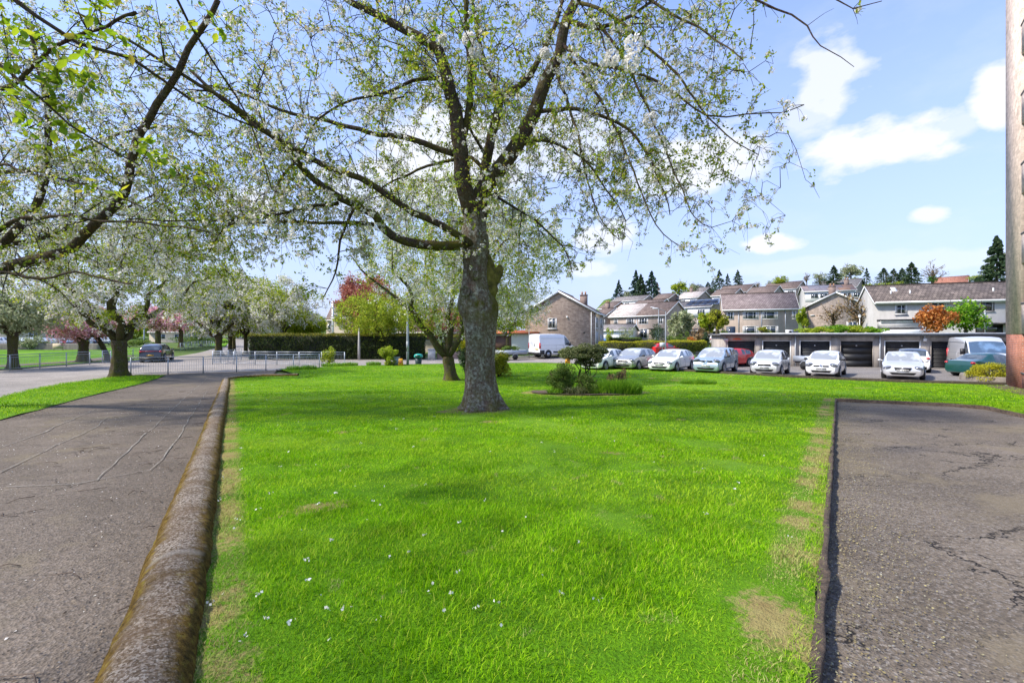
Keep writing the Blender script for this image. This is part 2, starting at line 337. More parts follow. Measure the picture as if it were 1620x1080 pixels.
# ------------------------------------------------------------------ houses on the slope: (corner px, eave py, d, left px, right px, wall, front, roof, extras)
SEMIS = [ # px_corner, py_eave, d, px_left, px_right, wall, roof, label, panel
 (956,500,98,938,977,'tan','brown','brown roofed house with a plain brick gable just right of the tall brick gable house','tan'),
 (969,487,125,948,994,'red','brown','small hillside house with a bright red brick gable','white'),
 (1039,485,122,996,1067,'tan','brown','hillside house with a low brown roof behind the pale roofed semi','tan'),
 (1018,474,150,968,1036,'tan','grey','long grey roofed hillside house with white wall below the dark conifers','white'),
 (1058,472,148,1034,1077,'dkb','brown','hillside house with one small white window in its dark gable','white'),
 (1104,470,146,1072,1125,'tan','pale','hillside house with a very pale roof and white windows','white'),
 (1112,463,180,1086,1132,'tan','grey','topmost hillside house behind the very pale roofed one','tan'),
 (1124,484,106,1068,1142,'tan','slate','hillside house with dark solar panels on its long roof behind the yellow tree','white'),
 (1160,466,132,1126,1179,'tan','brown','hillside house with a low gable above the left half of the tiled terrace','white'),
 (1181,461,165,1134,1203,'dkb','brown','high brown roofed house on the skyline left of the round green tree','tan'),
 (1220,466,130,1178,1244,'tan','brown','hillside house with a low gable above the right half of the tiled terrace','white'),
 (1260,456,168,1206,1279,'tan','brown','skyline house with a white bay window and a chimney','white'),
 (1355,453,155,1292,1378,'tan','grey','skyline house with a white edged gable behind the rusty roofed white house','white'),
 (1530,446,190,1478,1560,'red','red','far skyline house with a reddish roof near the tall spruce','red'),
]
for a in SEMIS: hp(a[0], a[1], a[2])
EXTRA_Z = dict(semi=hp(1053,497,88), terrace=hp(1200,488,78), grey=hp(1480,475.5,56), rust=hp(1310,461,108), gab=hp(1318,483,76))
HILLDEF += [(2,62,-.6),(10,60,-.5),(14,52,-.7),(9,75,-.4),(24,72,0),(30,74,0),(19,58,-.97),(13,57,-.95),(23,60,-.85),(16,62,-.8),(-20,60,-.94),(-40,60,-.94),(-60,100,-.9),(-30,100,-.7),(0,100,0),(-100,60,-.9),(-120,150,1),(0,180,0),(30,200,1),(45,300,3),(15,130,-.3),(30,400,3),(25,160,1),(60,300,26),(160,300,32),(0,300,-1),
            (-150,300,6),(70,50,1.5),(110,60,5),(33,45,1.0),(45,44,1.0),(29,47,.9),(150,150,17),(-70,70,-.6),(-70,90,-.2)]
HILL = HILLDEF; HNP = HILLDEF
def make_ground():
    xs = np.concatenate([np.arange(-420, -80, 20), np.arange(-80, 140, 3.), np.arange(140, 460, 20)]); ys = np.concatenate([np.arange(-40, -4, 6.), np.arange(-4, 130, 3.), np.arange(130, 520, 15)])
    X, Y = np.meshgrid(xs, ys); Z = g(X, Y)-.09; n = len(xs); V = np.column_stack([X.ravel(), Y.ravel(), Z.ravel()])
    i, j = np.meshgrid(np.arange(len(ys)-1), np.arange(n-1), indexing='ij'); a = (i*n+j).ravel()
    t = NT('far_ground'); c = t.ramp(t.noise(.08, 6, .6), [(.3, (.05, .085, .02)), (.55, (.09, .14, .03)), (.75, (.13, .16, .06))])
    m = t.fin(t.bsdf(c, .95, spec=.1)); o = mk('ground', V, np.column_stack([a, a+1, a+n+1, a+n]), m, smooth=True); tag(o, kind='structure')
make_ground()
# zone outlines ---------------------------------------------------------
KERB = [P(*p) for p in [(238,1080),(272,935),(314,800),(329,704),(339,656),(349,625),(357,608),(363,599)]]
k0 = np.array(KERB[0]); kd = np.array(KERB[6])-k0; kd /= np.linalg.norm(kd)
KL = [tuple(k0+kd*s) for s in (-6, 0, 6, 12, 18, 22.5, 26.5)]
e = np.array(KL[-1]); _n = np.array((kd[1], -kd[0])); _a0 = math.atan2(*(-_n)[::-1]); CURVE = [tuple(e+_n*1.6+1.6*np.array((math.cos(_a0-R(q)), math.sin(_a0-R(q))))) for q in (20, 40, 60, 80, 98, 112)]
KPATH = KL+CURVE+[(CURVE[-1][0]+1.5, CURVE[-1][1]+.3), P(440,585)]
BACK = [P(440,585), P(540,581), P(640,578), P(760,576), P(860,575), P(940,578), P(985,583)]
WALLL = [(8.3,34.6),(12.2,30.2),(16.0,26.2),(19.6,23.4),(22.6,21.2)]
PATHC = P(1322,635); PE0 = P(1290,1080); pd = np.array(PATHC)-np.array(PE0); pd /= np.linalg.norm(pd)
PATHL = [tuple(np.array(PE0)-pd*6), PE0, PATHC]
PATHT = [PATHC, P(1500,643), P(1560,648), P(1620,661), (13.5,9)]
BLD0 = np.array((22.6,21.4)); bdir = np.array((-math.sin(R(37)), -math.cos(R(37))))      # far corner of the flats, wall runs back towards camera-right
LAWN = KPATH[:-1]+BACK+WALLL+[(21.4,19.6),(13.5,9.6)]+PATHT[::-1][1:]+PATHL[::-1][1:]
def dryness(x, y):
    x = np.asarray(x, float); y = np.asarray(y, float); nrm = np.array((pd[1], -pd[0]))
    dp = np.abs((x-PE0[0])*nrm[0]+(y-PE0[1])*nrm[1]); dp = np.where(y > PATHC[1]+.5, 9, dp)
    dk = np.abs((x-k0[0])*kd[1]-(y-k0[1])*kd[0])-.2
    dt = np.hypot(x+.8, y-12.0)
    dry = .84*np.exp(-(np.maximum(dp-.19, 0)/.19)**2)*np.where(dp < .12, .6, 1)+.80*np.exp(-(dk/.30)**2)+.75*np.exp(-(dt/1.3)**2)
    db = np.abs(np.hypot((x-2.75)/2.1, (y-17.4)/1.4)-1.0); dry += .8*np.exp(-(db/.16)**2)
    n = np.array([noise.fractal(Vector((a*.55, b*.55, 5)), .8, 2, 4) for a, b in zip(np.ravel(x), np.ravel(y))]).reshape(np.shape(x))
    dry += np.clip(n*.9-.42, 0, .4)
    n2 = np.array([noise.noise(Vector((a*3.1, b*3.1, 15)))+.5*noise.noise(Vector((a*8, b*8, 5))) for a, b in zip(np.ravel(x), np.ravel(y))]).reshape(np.shape(x)); dry += np.clip(n2*2.6-1.15, 0, .8)
    far = np.clip((y-16)/6, 0, 1)*np.clip((x-2)/6, 0, 1)*.45
    return np.clip(dry+far*np.clip(n+.5, 0, 1), 0, 1.1)
lawn = sheet('lawn', LAWN, .09, m_lawn(), .45, .025, dryness)
M_ROAD = m_asphalt('road_asphalt', (.25,.225,.20), (.36,.32,.28), .3, scale=.8)
M_PAVE = m_asphalt('pavement_asphalt', (.118,.094,.070), (.188,.152,.118), .16, cracks=.30, crkrot=30)
M_PATH = m_asphalt('path_asphalt', (.112,.090,.067), (.190,.156,.120), .34, cracks=1.0, crkrot=-10)
M_PARK = m_asphalt('car_park_gravel', (.17,.155,.145), (.27,.245,.225), .5)
sheet('road', [(-34,5),(-13.5,3),(-16.5,14),(-21,24),(-24,28.5),(-14.5,34.4),(-12,31),(12,28),(26,20),(60,18),(60,34),(37,34),(17,38.6),(15,50),(22,62),(32,80),(27,84),(17,64),(10,53),(-10,49.5),(-24,47),(-29,54),(-42,78),(-90,162),(-96,160),(-52,84),(-40,56),(-37.5,46),(-36,32),(-38,18)], 0, M_ROAD, 1.5)
sheet('car_park', [(8.4,34.8),(12.4,30.3),(16.1,26.3),(19.8,23.5),(22.8,21.3),(30,19),(56,19),(56,29.8),(16.4,38.6),(12,37.5)], .022, M_PARK, 1.5)
VERGE = [(-30,-2)]+[P(*p) for p in [(-400,760),(0,664),(60,648),(130,629),(200,612),(257,596),(215,596),(168,600),(100,609),(50,619),(0,632)]]+[(-26,8)]
PAVE = KL[::1]+CURVE+[P(440,584), (-16.5,32.4), (-23.5,28.9), P(257,597), P(200,612), P(60,649), P(0,665), (-13,4.5), (-8,-4)]
sheet('pavement', PAVE, .03, M_PAVE, .6, .01)
verge = sheet('grass_verge', [P(*p) for p in [(262,595),(215,595),(168,599),(100,608),(50,618),(0,631)]]+[(-21,9),(-14,-4),(-8.5,-4),(-12.5,4.5)]+[P(*p) for p in [(0,667),(60,651),(130,631),(200,614)]], .055, m_lawn(), .8, .03, lambda x, y: np.clip(.15+.0*x, 0, 1))
sheet('path', [tuple(np.array(PE0)-pd*6), PE0, PATHC, P(1500,643), P(1560,648), P(1620,661), (20,18), (26,14), (14,-4)], .005, M_PATH, .6, .012)
sheet('gravel_strip', [(15.4,13.2),(21.4,21.2),(22.9,21.4),(22.6,21.4),(13,8.6),(13,10)], .10, SOIL, .6, .02)
sheet('far_lawn', [(-44,22),(-38,24),(-37.6,34),(-38.6,44),(-44,56),(-58,80),(-80,72),(-90,30)], .01, m_lawn(), 3, 0, lambda x, y: 0*x+.1)
sheet('far_path', [(-42,24),(-39.9,24),(-39.6,44),(-46,58),(-48,57),(-42,44)], .035, M_PAVE, 2)
sheet('distant_verge', [(-56,90),(-60,90),(-88,140),(-84,140)], .03, m_lawn(), 3, 0, lambda x, y: 0*x+.1)
sheet('planting_bed', [(2.75+2.05*math.cos(a), 17.4+1.35*math.sin(a)) for a in np.linspace(0, 2*math.pi, 28, endpoint=False)], .125, SOIL, .4, .04)
sheet('roadside_path', [(-24,47.1),(-10,49.6),(10,53.2),(10,54.6),(-10,51.1),(-25,48.6)], .07, M_ROAD, 2)
# pale reinstatement seams along the pavement
def strip(name, pts, w, dz, mat):
    P2 = []; pts = np.array(pts)
    Q = np.array([pts[0]+(pts[-1]-pts[0])*t for t in np.linspace(0, 1, 2)]) if len(pts) < 2 else pts
    seg = []
    for a, b in zip(Q[:-1], Q[1:]):
        n = max(1, int(np.linalg.norm(b-a)/.25)); seg += [a+(b-a)*k/n for k in range(n)]
    seg.append(Q[-1]); seg = np.array(seg); T = np.gradient(seg, axis=0); T /= np.linalg.norm(T, axis=1)[:, None]; Nn = np.column_stack([T[:, 1], -T[:, 0]])
    ww = (w*np.array([.35+1.0*abs(noise.noise(Vector((p[0]*2.3, p[1]*2.3, 1)))) for p in seg]))[:, None]; seg = seg+Nn*np.array([noise.noise(Vector((p[0]*1.3, p[1]*1.3, 9)))*.05 for p in seg])[:, None]
    L, Rr = seg-Nn*ww, seg+Nn*ww; xy = np.vstack([L, Rr]); z = g(xy[:, 0], xy[:, 1])+dz; n = len(seg)
    return np.column_stack([xy, z]), [(i, i+1, n+i+1, n+i) for i in range(n-1)]
mb = MB()
for ln in [[(151,766),(230,690),(310,615),(330,596)], [(240,748),(285,690),(327,620)], [(10,775),(120,770),(240,748)], [(0,752),(80,712),(150,680),(170,662)], [(0,712),(60,690),(150,650)]]:
    v, f = strip('s', [P(*p) for p in ln], .012, .043, None); mb.add(v, f)
tag(mb.build('pavement_seams', plain('seam_grit', (.36,.33,.28), .9, var=.4, vs=6)), kind='structure')
# ------------------------------------------------------------------ concrete kerb (half round coping)
def m_kerb():
    t = NT('mossy_concrete'); f = t.vor(95, 'F1', 'Color'); s = t.n('ShaderNodeSeparateColor'); t.l(f, s.inputs[0]); n = t.noise(3, 7, .7)
    c = t.ramp(s.outputs[0], [(.1, (.12,.095,.07)), (.5, (.33,.275,.215)), (.9, (.62,.56,.48))]); c = t.mix(t.ramp(n, [(.35,0),(.65,.85)]), c, (.16,.105,.06))
    m = t.ramp(t.math('MULTIPLY', t.attr('moss'), t.math('ADD', t.noise(5, 7, .75), .2)), [(.38, 0), (.58, 1)])
    mc = t.ramp(t.noise(22, 4), [(.3, (.06,.04,.012)), (.55, (.20,.125,.03)), (.75, (.30,.25,.04))])
    c = t.mix(m, c, mc); c = t.mix(t.attr('joint'), c, (.42,.39,.34)); h = t.noise(30, 6, .75)
    return t.fin(t.bsdf(c, .95, nrm=t.bump(t.vor(95), .6, .012, t.bump(h, 1, .05)), spec=.1))
def kerb():
    pts = np.array(KPATH[:-1]); d = [0]
    # catmull-rom resample
    Q = []
    PP = np.vstack([pts[0], pts, pts[-1]])
    for i in range(1, len(PP)-2):
        n = max(2, int(np.linalg.norm(PP[i+1]-PP[i])/.06))
        for k in range(n):
            t = k/n; Q.append(.5*((2*PP[i])+(-PP[i-1]+PP[i+1])*t+(2*PP[i-1]-5*PP[i]+4*PP[i+1]-PP[i+2])*t*t+(-PP[i-1]+3*PP[i]-3*PP[i+1]+PP[i+2])*t**3))
    Q = np.array(Q); T = np.gradient(Q, axis=0); T /= np.linalg.norm(T, axis=1)[:, None]; Nn = np.column_stack([T[:, 1], -T[:, 0]])
    prof = [(-.185, -.10), (-.19, .02), (-.175, .075), (-.145, .125), (-.10, .162), (-.045, .182), (.01, .186), (.07, .176), (.12, .152), (.155, .12), (.175, .08), (.18, .02), (.18, -.08)]
    V = []; mo = []; jo = []; s = 0; L = np.concatenate([[0], np.cumsum(np.linalg.norm(np.diff(Q, axis=0), axis=1))])
    for i, (q, nn) in enumerate(zip(Q, Nn)):
        z0 = G(*q); j = (L[i]+.35) % 1.83; jn = 1.0 if j < .05 else 0.0; hsh = 1+.06*math.sin(int((L[i]+.35)/1.83)*5.1)
        for k, (a, b) in enumerate(prof):
            nz = noise.noise(Vector((q[0]*5, q[1]*5, k*.6)))*.017+noise.noise(Vector((q[0]*1.7, q[1]*1.7, k*.3+5)))*.014+noise.noise(Vector((q[0]*17, q[1]*17, k*1.9)))*.009
            sc = hsh*(.985 if jn else 1)+nz*4
            V.append((q[0]+nn[0]*a*sc, q[1]+nn[1]*a*sc, z0+.03+b*sc)); mo.append(.50+.55*min(1, (abs(a+.0)/.17)**2.4)); jo.append(jn*.6 if noise.noise(Vector((q[0]*3, q[1]*3, k*.3+2))) > -.12 and abs(a) < .15 else 0)
    m = len(prof); fs = [(i*m+k, i*m+k+1, (i+1)*m+k+1, (i+1)*m+k) for i in range(len(Q)-1) for k in range(m-1)]+[tuple(range(m))]
    o = mk('kerb_wall', np.array(V), fs, m_kerb(), smooth=True); fattr(o, 'moss', mo); fattr(o, 'joint', jo)
    tag(o, 'rounded mossy concrete coping running between the pavement and the lawn', 'low wall')
kerb()
def wallrun(name, pts, w, h, mat, label, cat, step=.3, dz=0, jit=.02):
    mb = MB(); pts = [np.array(p, float) for p in pts]; seg = []
    for a, b in zip(pts[:-1], pts[1:]):
        n = max(1, int(np.linalg.norm(b-a)/step)); seg += [a+(b-a)*k/n for k in range(n)]
    seg.append(pts[-1]); seg = np.array(seg); T = np.gradient(seg, axis=0); T /= np.linalg.norm(T, axis=1)[:, None]; Nn = np.column_stack([T[:, 1], -T[:, 0]])
    prof = [(-w/2, -.15), (-w/2, h*.85), (-w*.38, h), (w*.38, h), (w/2, h*.85), (w/2, -.15)]; V = []
    for q, nn in zip(seg, Nn):
        for k, (a, b) in enumerate(prof):
            j = noise.noise(Vector((q[0]*2.3, q[1]*2.3, k)))*jit; V.append((q[0]+nn[0]*(a+j), q[1]+nn[1]*(a+j), G(*q)+dz+b+j*(b > 0)))
    m = len(prof); n = len(seg); fs = [(i*m+k, (i+1)*m+k, (i+1)*m+k+1, i*m+k+1) for i in range(n-1) for k in range(m-1)]+[tuple(range(m)), tuple((n-1)*m+k for k in range(m))[::-1]]
    o = mk(name, np.array(V), fs, mat); return tag(o, label, cat) if label else o
def m_moss_dark():
    t = NT('dark_mossy_stone'); n = t.noise(9, 6, .7); return t.fin(t.bsdf(t.ramp(n, [(.3,(.02,.016,.01)),(.55,(.055,.045,.025)),(.75,(.15,.13,.09))]), .95, nrm=t.bump(n, 1, .05)))
M_MOSS = m_moss_dark(); M_STONE = m_roughcast('weathered_stone', (.30,.26,.22), .4)
wallrun('edging_wall', [(8.3,34.7)]+WALLL[1:-1]+[(22.7,21.3)], .24, .22, M_MOSS, 'low dark mossy edging wall in front of the row of parked cars', 'low wall')
wallrun('edging_wall', [BACK[1]]+BACK[2:], .15, .10, M_MOSS, 'thin dark stone edging along the back of the lawn beside the side road', 'edging')
wallrun('edging_wall', [PATHL[0], PE0, PATHC, P(1500,643), P(1560,648), P(1620,661)],   .05, .10, SOIL, 'thin worn concrete edging between the lawn and the cracked path', 'edging', jit=.03, step=.12)  # soil-coloured strip closing the open side of the raised lawn sheet
# ================================================================== BUILDINGS
TAN = m_roughcast('tan_roughcast', (.50,.41,.345), .15); GREYW = m_roughcast('grey_render', (.54,.52,.50), .12); CREAM = m_roughcast('cream_render', (.55,.48,.38), .12)
GCONC = m_roughcast('garage_concrete', (.47,.42,.375), .3)
BRN = m_brick('brown_brick', (.28,.205,.160), (.42,.325,.260), (.34,.28,.235), 2.4, 7.5); BLK = m_brick('block_wall', (.47,.38,.32), (.38,.31,.26), (.25,.20,.17), 2.2, 4.6)
DKB = m_brick('dark_brick', (.23,.165,.14), (.30,.22,.185), (.2,.16,.14), 4, 11); REDB = m_brick('red_brick', (.42,.13,.07), (.30,.09,.055), (.30,.22,.18)); REDG = m_brick('red_gable', (.48,.20,.10), (.40,.15,.08), (.4,.3,.22))
PINKB = m_brick('pale_brick', (.72,.56,.46), (.52,.40,.32), (.62,.52,.45)); CLAD = plain('white_cladding', (.78,.78,.78), .5, var=.05)
WALLS = dict(tan=BLK, red=REDG, dkb=DKB, brn=BRN, white=CLAD, cream=CREAM, grey=GREYW, tanr=TAN)
ROOFS = dict(brown=m_tiles('tiles_brown', (.17,.125,.105), (.23,.175,.15)), grey=m_tiles('tiles_grey', (.22,.20,.19), (.29,.265,.25)), pale=m_tiles('tiles_pale', (.50,.44,.40), (.58,.52,.47)),
             slate=m_tiles('tiles_slate', (.10,.10,.11), (.17,.15,.15)), red=m_tiles('tiles_red', (.34,.14,.09), (.42,.2,.14)), dark=m_tiles('tiles_dark', (.10,.082,.075), (.19,.155,.135), 2.6, 2.6), tile2=m_tiles('tiles_mauve', (.20,.155,.15), (.29,.235,.22), 3.0, 3.2),
             rust=m_tiles('tiles_rust', (.13,.14,.18), (.40,.21,.10), .45, .4))
def face_tf(face, w, d):
    return {'front': (np.array((0,0,0.)), np.array((1,0,0.)), np.array((0,-1,0.))), 'right': (np.array((w,0,0.)), np.array((0,1,0.)), np.array((1,0,0.))),
            'left': (np.array((0,d,0.)), np.array((0,-1,0.)), np.array((-1,0,0.))), 'back': (np.array((w,d,0.)), np.array((-1,0,0.)), np.array((0,1,0.)))}[face]
def fbox(mb, tf, u0, u1, z0, z1, n0, n1):
    o, U, Nn = tf; c = [o+U*u+Nn*n+np.array((0,0,z)) for (u, n, z) in [(u0,n1,z0),(u1,n1,z0),(u1,n0,z0),(u0,n0,z0),(u0,n1,z1),(u1,n1,z1),(u1,n0,z1),(u0,n0,z1)]]
    mb.add(c, [(0,3,2,1),(4,5,6,7),(0,1,5,4),(1,2,6,5),(2,3,7,6),(3,0,4,7)])
def window(par, tf, u, z, w, h, splits=(.5,), frame=WHITE, sill=True, top=None, glass=GLASS, cur=True):
    m = MB(); t = .07 if w > .5 else .05; n0, n1 = -.05, .035
    fbox(m, tf, u, u+w, z, z+t, n0, n1); fbox(m, tf, u, u+w, z+h-t, z+h, n0, n1); fbox(m, tf, u, u+t, z+t, z+h-t, n0, n1); fbox(m, tf, u+w-t, u+w, z+t, z+h-t, n0, n1)
    for s in splits: fbox(m, tf, u+w*s-t*.45, u+w*s+t*.45, z+t, z+h-t, n0, n1-.004)
    if top: fbox(m, tf, u+t, u+w-t, z+h*top-.03, z+h*top+.03, n0, n1-.008)
    f = m.build('window', frame, par); p = MB(); fbox(p, tf, u+t*.5, u+w-t*.5, z+t*.5, z+h-t*.5, -.04, .012); p.build('pane', glass, f)
    if cur:
        for a_ in (u+t, u+w-t-w*.13): c = MB(); fbox(c, tf, a_, a_+w*.13, z+t, z+h-t, .013, .018); c.build('curtain', plain('curtain', (.5,.48,.46), .9), f)
    if sill: s = MB(); fbox(s, tf, u-.06, u+w+.06, z-.09, z, -.02, .10); s.build('sill', GREYW, f)
    return f
def roofslab(par, w, d, eave, rise, ridge, over, mat, fas, oe=.3):
    # two slabs, uv in metres
    r = MB(); th = .13; L, D = (w, d) if ridge == 'x' else (d, w); sl = rise/(D/2); z0 = eave-over*sl
    a0, a1 = -oe, L+oe
    def pt(a, b, z): return (a, b, z) if ridge == 'x' else (b, a, z)
    vs = [pt(a, b, z+k) for k in (.02, .02+th) for (b, z) in ((-over, z0), (D/2, eave+rise), (D+over, z0)) for a in (a0, a1)]
    fs = [(6,7,9,8), (8,9,11,10), (0,2,3,1), (2,4,5,3), (0,1,7,6), (4,10,11,5), (0,6,8,2), (2,8,10,4), (1,3,9,7), (3,5,11,9)]
    r.add(vs, fs); o = r.build('roof', mat, par); me = o.data; uv = me.uv_layers.new(name='UVMap'); q = math.hypot(1, sl)
    co = np.array([v.co[:] for v in me.vertices]); A = co[:, 0 if ridge == 'x' else 1]; B = np.abs(co[:, 1 if ridge == 'x' else 0]-D/2)*q
    li = np.zeros(len(me.loops), int); me.loops.foreach_get('vertex_index', li); uv.data.foreach_set('uv', np.column_stack([A[li], B[li]]).astype(np.float32).ravel())
    # white fascia and barge boards
    f = MB(); e = .16
    for (b, sgn) in ((-over, -1), (D+over, 1)):
        p0, p1 = pt(a0, b-.03 if sgn < 0 else b, z0-e+.06), pt(a1, b if sgn < 0 else b+.03, z0+.10)
        f.box(tuple(min(x, y) for x, y in zip(p0, p1)), tuple(max(x, y) for x, y in zip(p0, p1)))
    for a, s in ((a0, -.035), (a1, .035)):
        for b, zz in ((-over, z0), (D+over, z0)):
            q0 = [pt(a, b, zz-e+.08), pt(a, b, zz+.16), pt(a, D/2, eave+rise+.17), pt(a, D/2, eave+rise-e+.08)]; q1 = [pt(a+s, *((b, zz-e+.08))), pt(a+s, b, zz+.16), pt(a+s, D/2, eave+rise+.17), pt(a+s, D/2, eave+rise-e+.08)]
            f.add(q0+q1, [(0,1,2,3),(4,7,6,5),(0,4,5,1),(1,5,6,2),(2,6,7,3),(3,7,4,0)])
    f.build('fascia', fas, o)
    rc = MB(); rc.tube([pt(a0, D/2, eave+rise+.16), pt(a1, D/2, eave+rise+.16)], .10, 6); rc.build('ridge_cap', mat, o)
    return o
def house(name, label, org, rz, w, d, eave, rise, ridge='x', wall=BLK, roof=None, fas=WHITE, over=.35, oe=.3, chim=None, group=None, found=3.5):
    h = empty(name, org, rz, label, 'house', group); m = MB()
    if ridge == 'x': V = [(0,0,-found),(w,0,-found),(w,d,-found),(0,d,-found),(0,0,eave),(w,0,eave),(w,d,eave),(0,d,eave),(0,d/2,eave+rise),(w,d/2,eave+rise)]; Fq = [(0,1,5,4),(1,2,6,9,5),(2,3,7,6),(3,0,4,8,7)]
    else: V = [(0,0,-found),(w,0,-found),(w,d,-found),(0,d,-found),(0,0,eave),(w,0,eave),(w,d,eave),(0,d,eave),(w/2,0,eave+rise),(w/2,d,eave+rise)]; Fq = [(0,1,5,8,4),(1,2,6,5),(2,3,7,9,6),(3,0,4,7)]
    m.add(V, Fq); m.build('wall', wall, h); ro = roofslab(h, w, d, eave, rise, ridge, over, roof, fas, oe)
    if chim:
        for cx_, cy_ in chim:
            zr = eave+rise*(1-abs((cy_-d/2)/(d/2) if ridge == 'x' else (cx_-w/2)/(w/2)))
            c = MB(); c.box((cx_-.45, cy_-.3, zr-.6), (cx_+.45, cy_+.3, zr+1.25)); c.box((cx_-.5, cy_-.35, zr+1.25), (cx_+.5, cy_+.35, zr+1.35)); co = c.build('chimney', DKB, ro)
            p = MB()
            for s in (-.22, .22): p.tube([(cx_+s, cy_, zr+1.35), (cx_+s, cy_, zr+1.75)], .11, 8)
            p.build('chimney_pot', plain('terracotta', (.4,.22,.12), .8), co)
    return h
def semi45(pxc, py_eave, d, pxl, pxr, wall, roof, label, panel, th=R(48), chim=False, wins=True, solar=False):
    c, s = math.cos(th), math.sin(th); cx_, cy_ = at(pxc, d), d; tl, tr = (pxl-CX)/F, (pxr-CX)/F
    w = min(22, (cx_-tl*cy_)/(c+tl*s)); L = min(13, (tr*cy_-cx_)/(s-tr*c)); L = L if L > 5 else 7.5
    ze = zat(py_eave, d); eave = 5.2; rise = L/2*math.tan(R(25))
    h = house('hillside_house', label, (cx_-w*c, cy_+w*s, ze-eave), -th, w, L, eave, rise, 'x', WALLS[wall], ROOFS[roof], group='houses stepping up the hillside', chim=[(w*.35, L/2)] if chim else None)
    tf = face_tf('front', w, L)
    if panel == 'white':
        m = MB(); fbox(m, tf, .15, w-.15, 2.7, eave-.25, 0, .05); m.build('cladding', CLAD, h); tf = (tf[0]+tf[2]*.055,)+tf[1:]
    n = max(2, int(w/3.2))
    for k in range(n):
        u = (k+.5)*w/n-.9; window(h, tf, u, 3.35, 1.8, 1.15, (.33, .66), sill=False, cur=False)
        if cy_ < 135: window(h, tf if panel != 'white' else face_tf('front', w, L), u, .8, 2.0, 1.3, (.33, .66), sill=False, cur=False)
    window(h, face_tf('right', w, L), L*.55, 3.3, .9, 1.0, (.5,), sill=False, cur=False)
    if solar:
        sl = rise/(L/2); m = MB()
        for k in range(5):
            for r_ in range(2):
                a, b0, b1 = w*.25+k*1.75, .5+r_*1.6, .5+r_*1.6+1.5; z = lambda b: eave+b*sl+.19
                m.add([(a,b0,z(b0)),(a+1.65,b0,z(b0)),(a+1.65,b1,z(b1)),(a,b1,z(b1)),(a,b0,z(b0)-.05),(a+1.65,b0,z(b0)-.05),(a+1.65,b1,z(b1)-.05),(a,b1,z(b1)-.05)], [(0,1,2,3),(4,7,6,5),(0,4,5,1),(2,6,7,3),(1,5,6,2),(3,7,4,0)])
        m.build('solar_panels', plain('solar_glass', (.02,.03,.06), .1, coat=1), h)
    return h
for i, a in enumerate(SEMIS): semi45(a[0], a[1], a[2], a[3], a[4], a[5], a[6], a[7], a[8], chim=i in (0, 5, 11), solar=i == 7)
# --- tall brick gable house left of centre
def gable_house():
    d = 58; z = -.55; c, s = math.cos(R(18)), math.sin(R(18)); w = 8.9; xr, yr = at(940, d), d
    h = house('brick_house', 'two storey brown brick house, blank gable end facing the lawn, behind the white van', (xr-w*c, yr+w*s, z), -R(18), w, 9.5, 5.05, 2.55, 'y', BRN, ROOFS['brown'], over=.35, oe=.25, chim=[(w*.80, 3.0)])
    t = face_tf('front', w, 9.5); window(h, t, 3.0, 2.95, 1.15, 1.35, (.5,), top=.72); window(h, t, 2.1, .9, 1.2, 1.25, (.5,))
    r = face_tf('right', w, 9.5); m = MB(); fbox(m, r, .45, 9.2, 0, 4.8, 0, .04); m.build('render_panel', CREAM, h); r = (r[0]+r[2]*.045,)+r[1:]
    window(h, r, 1.2, 3.0, 1.8, 1.4, (.5,)); window(h, r, 5.5, 3.0, 1.8, 1.4, (.5,)); window(h, r, 1.2, .5, 2.0, 2.1, (.33, .66)); window(h, r, 5.2, .7, 2.6, 1.5, (.33, .66))
    p = MB(); o, U, Nn = t; p.tube([(w-.35, -.08, 0), (w-.35, -.08, 5.0)], .05, 6); p.tube([(w+.12, .3, 0), (w+.12, .3, 4.9)], .05, 6); p.build('downpipe', WHITE, h)
    a = MB(); a.ell((w*.62, -.1, 4.4), (.12, .1, .14)); a.build('alarm_box', WHITE, h); v = MB(); v.ell((w*.86, -.02, 2.45), (.13, .06, .13)); v.build('vent', DARK, h)
gable_house()
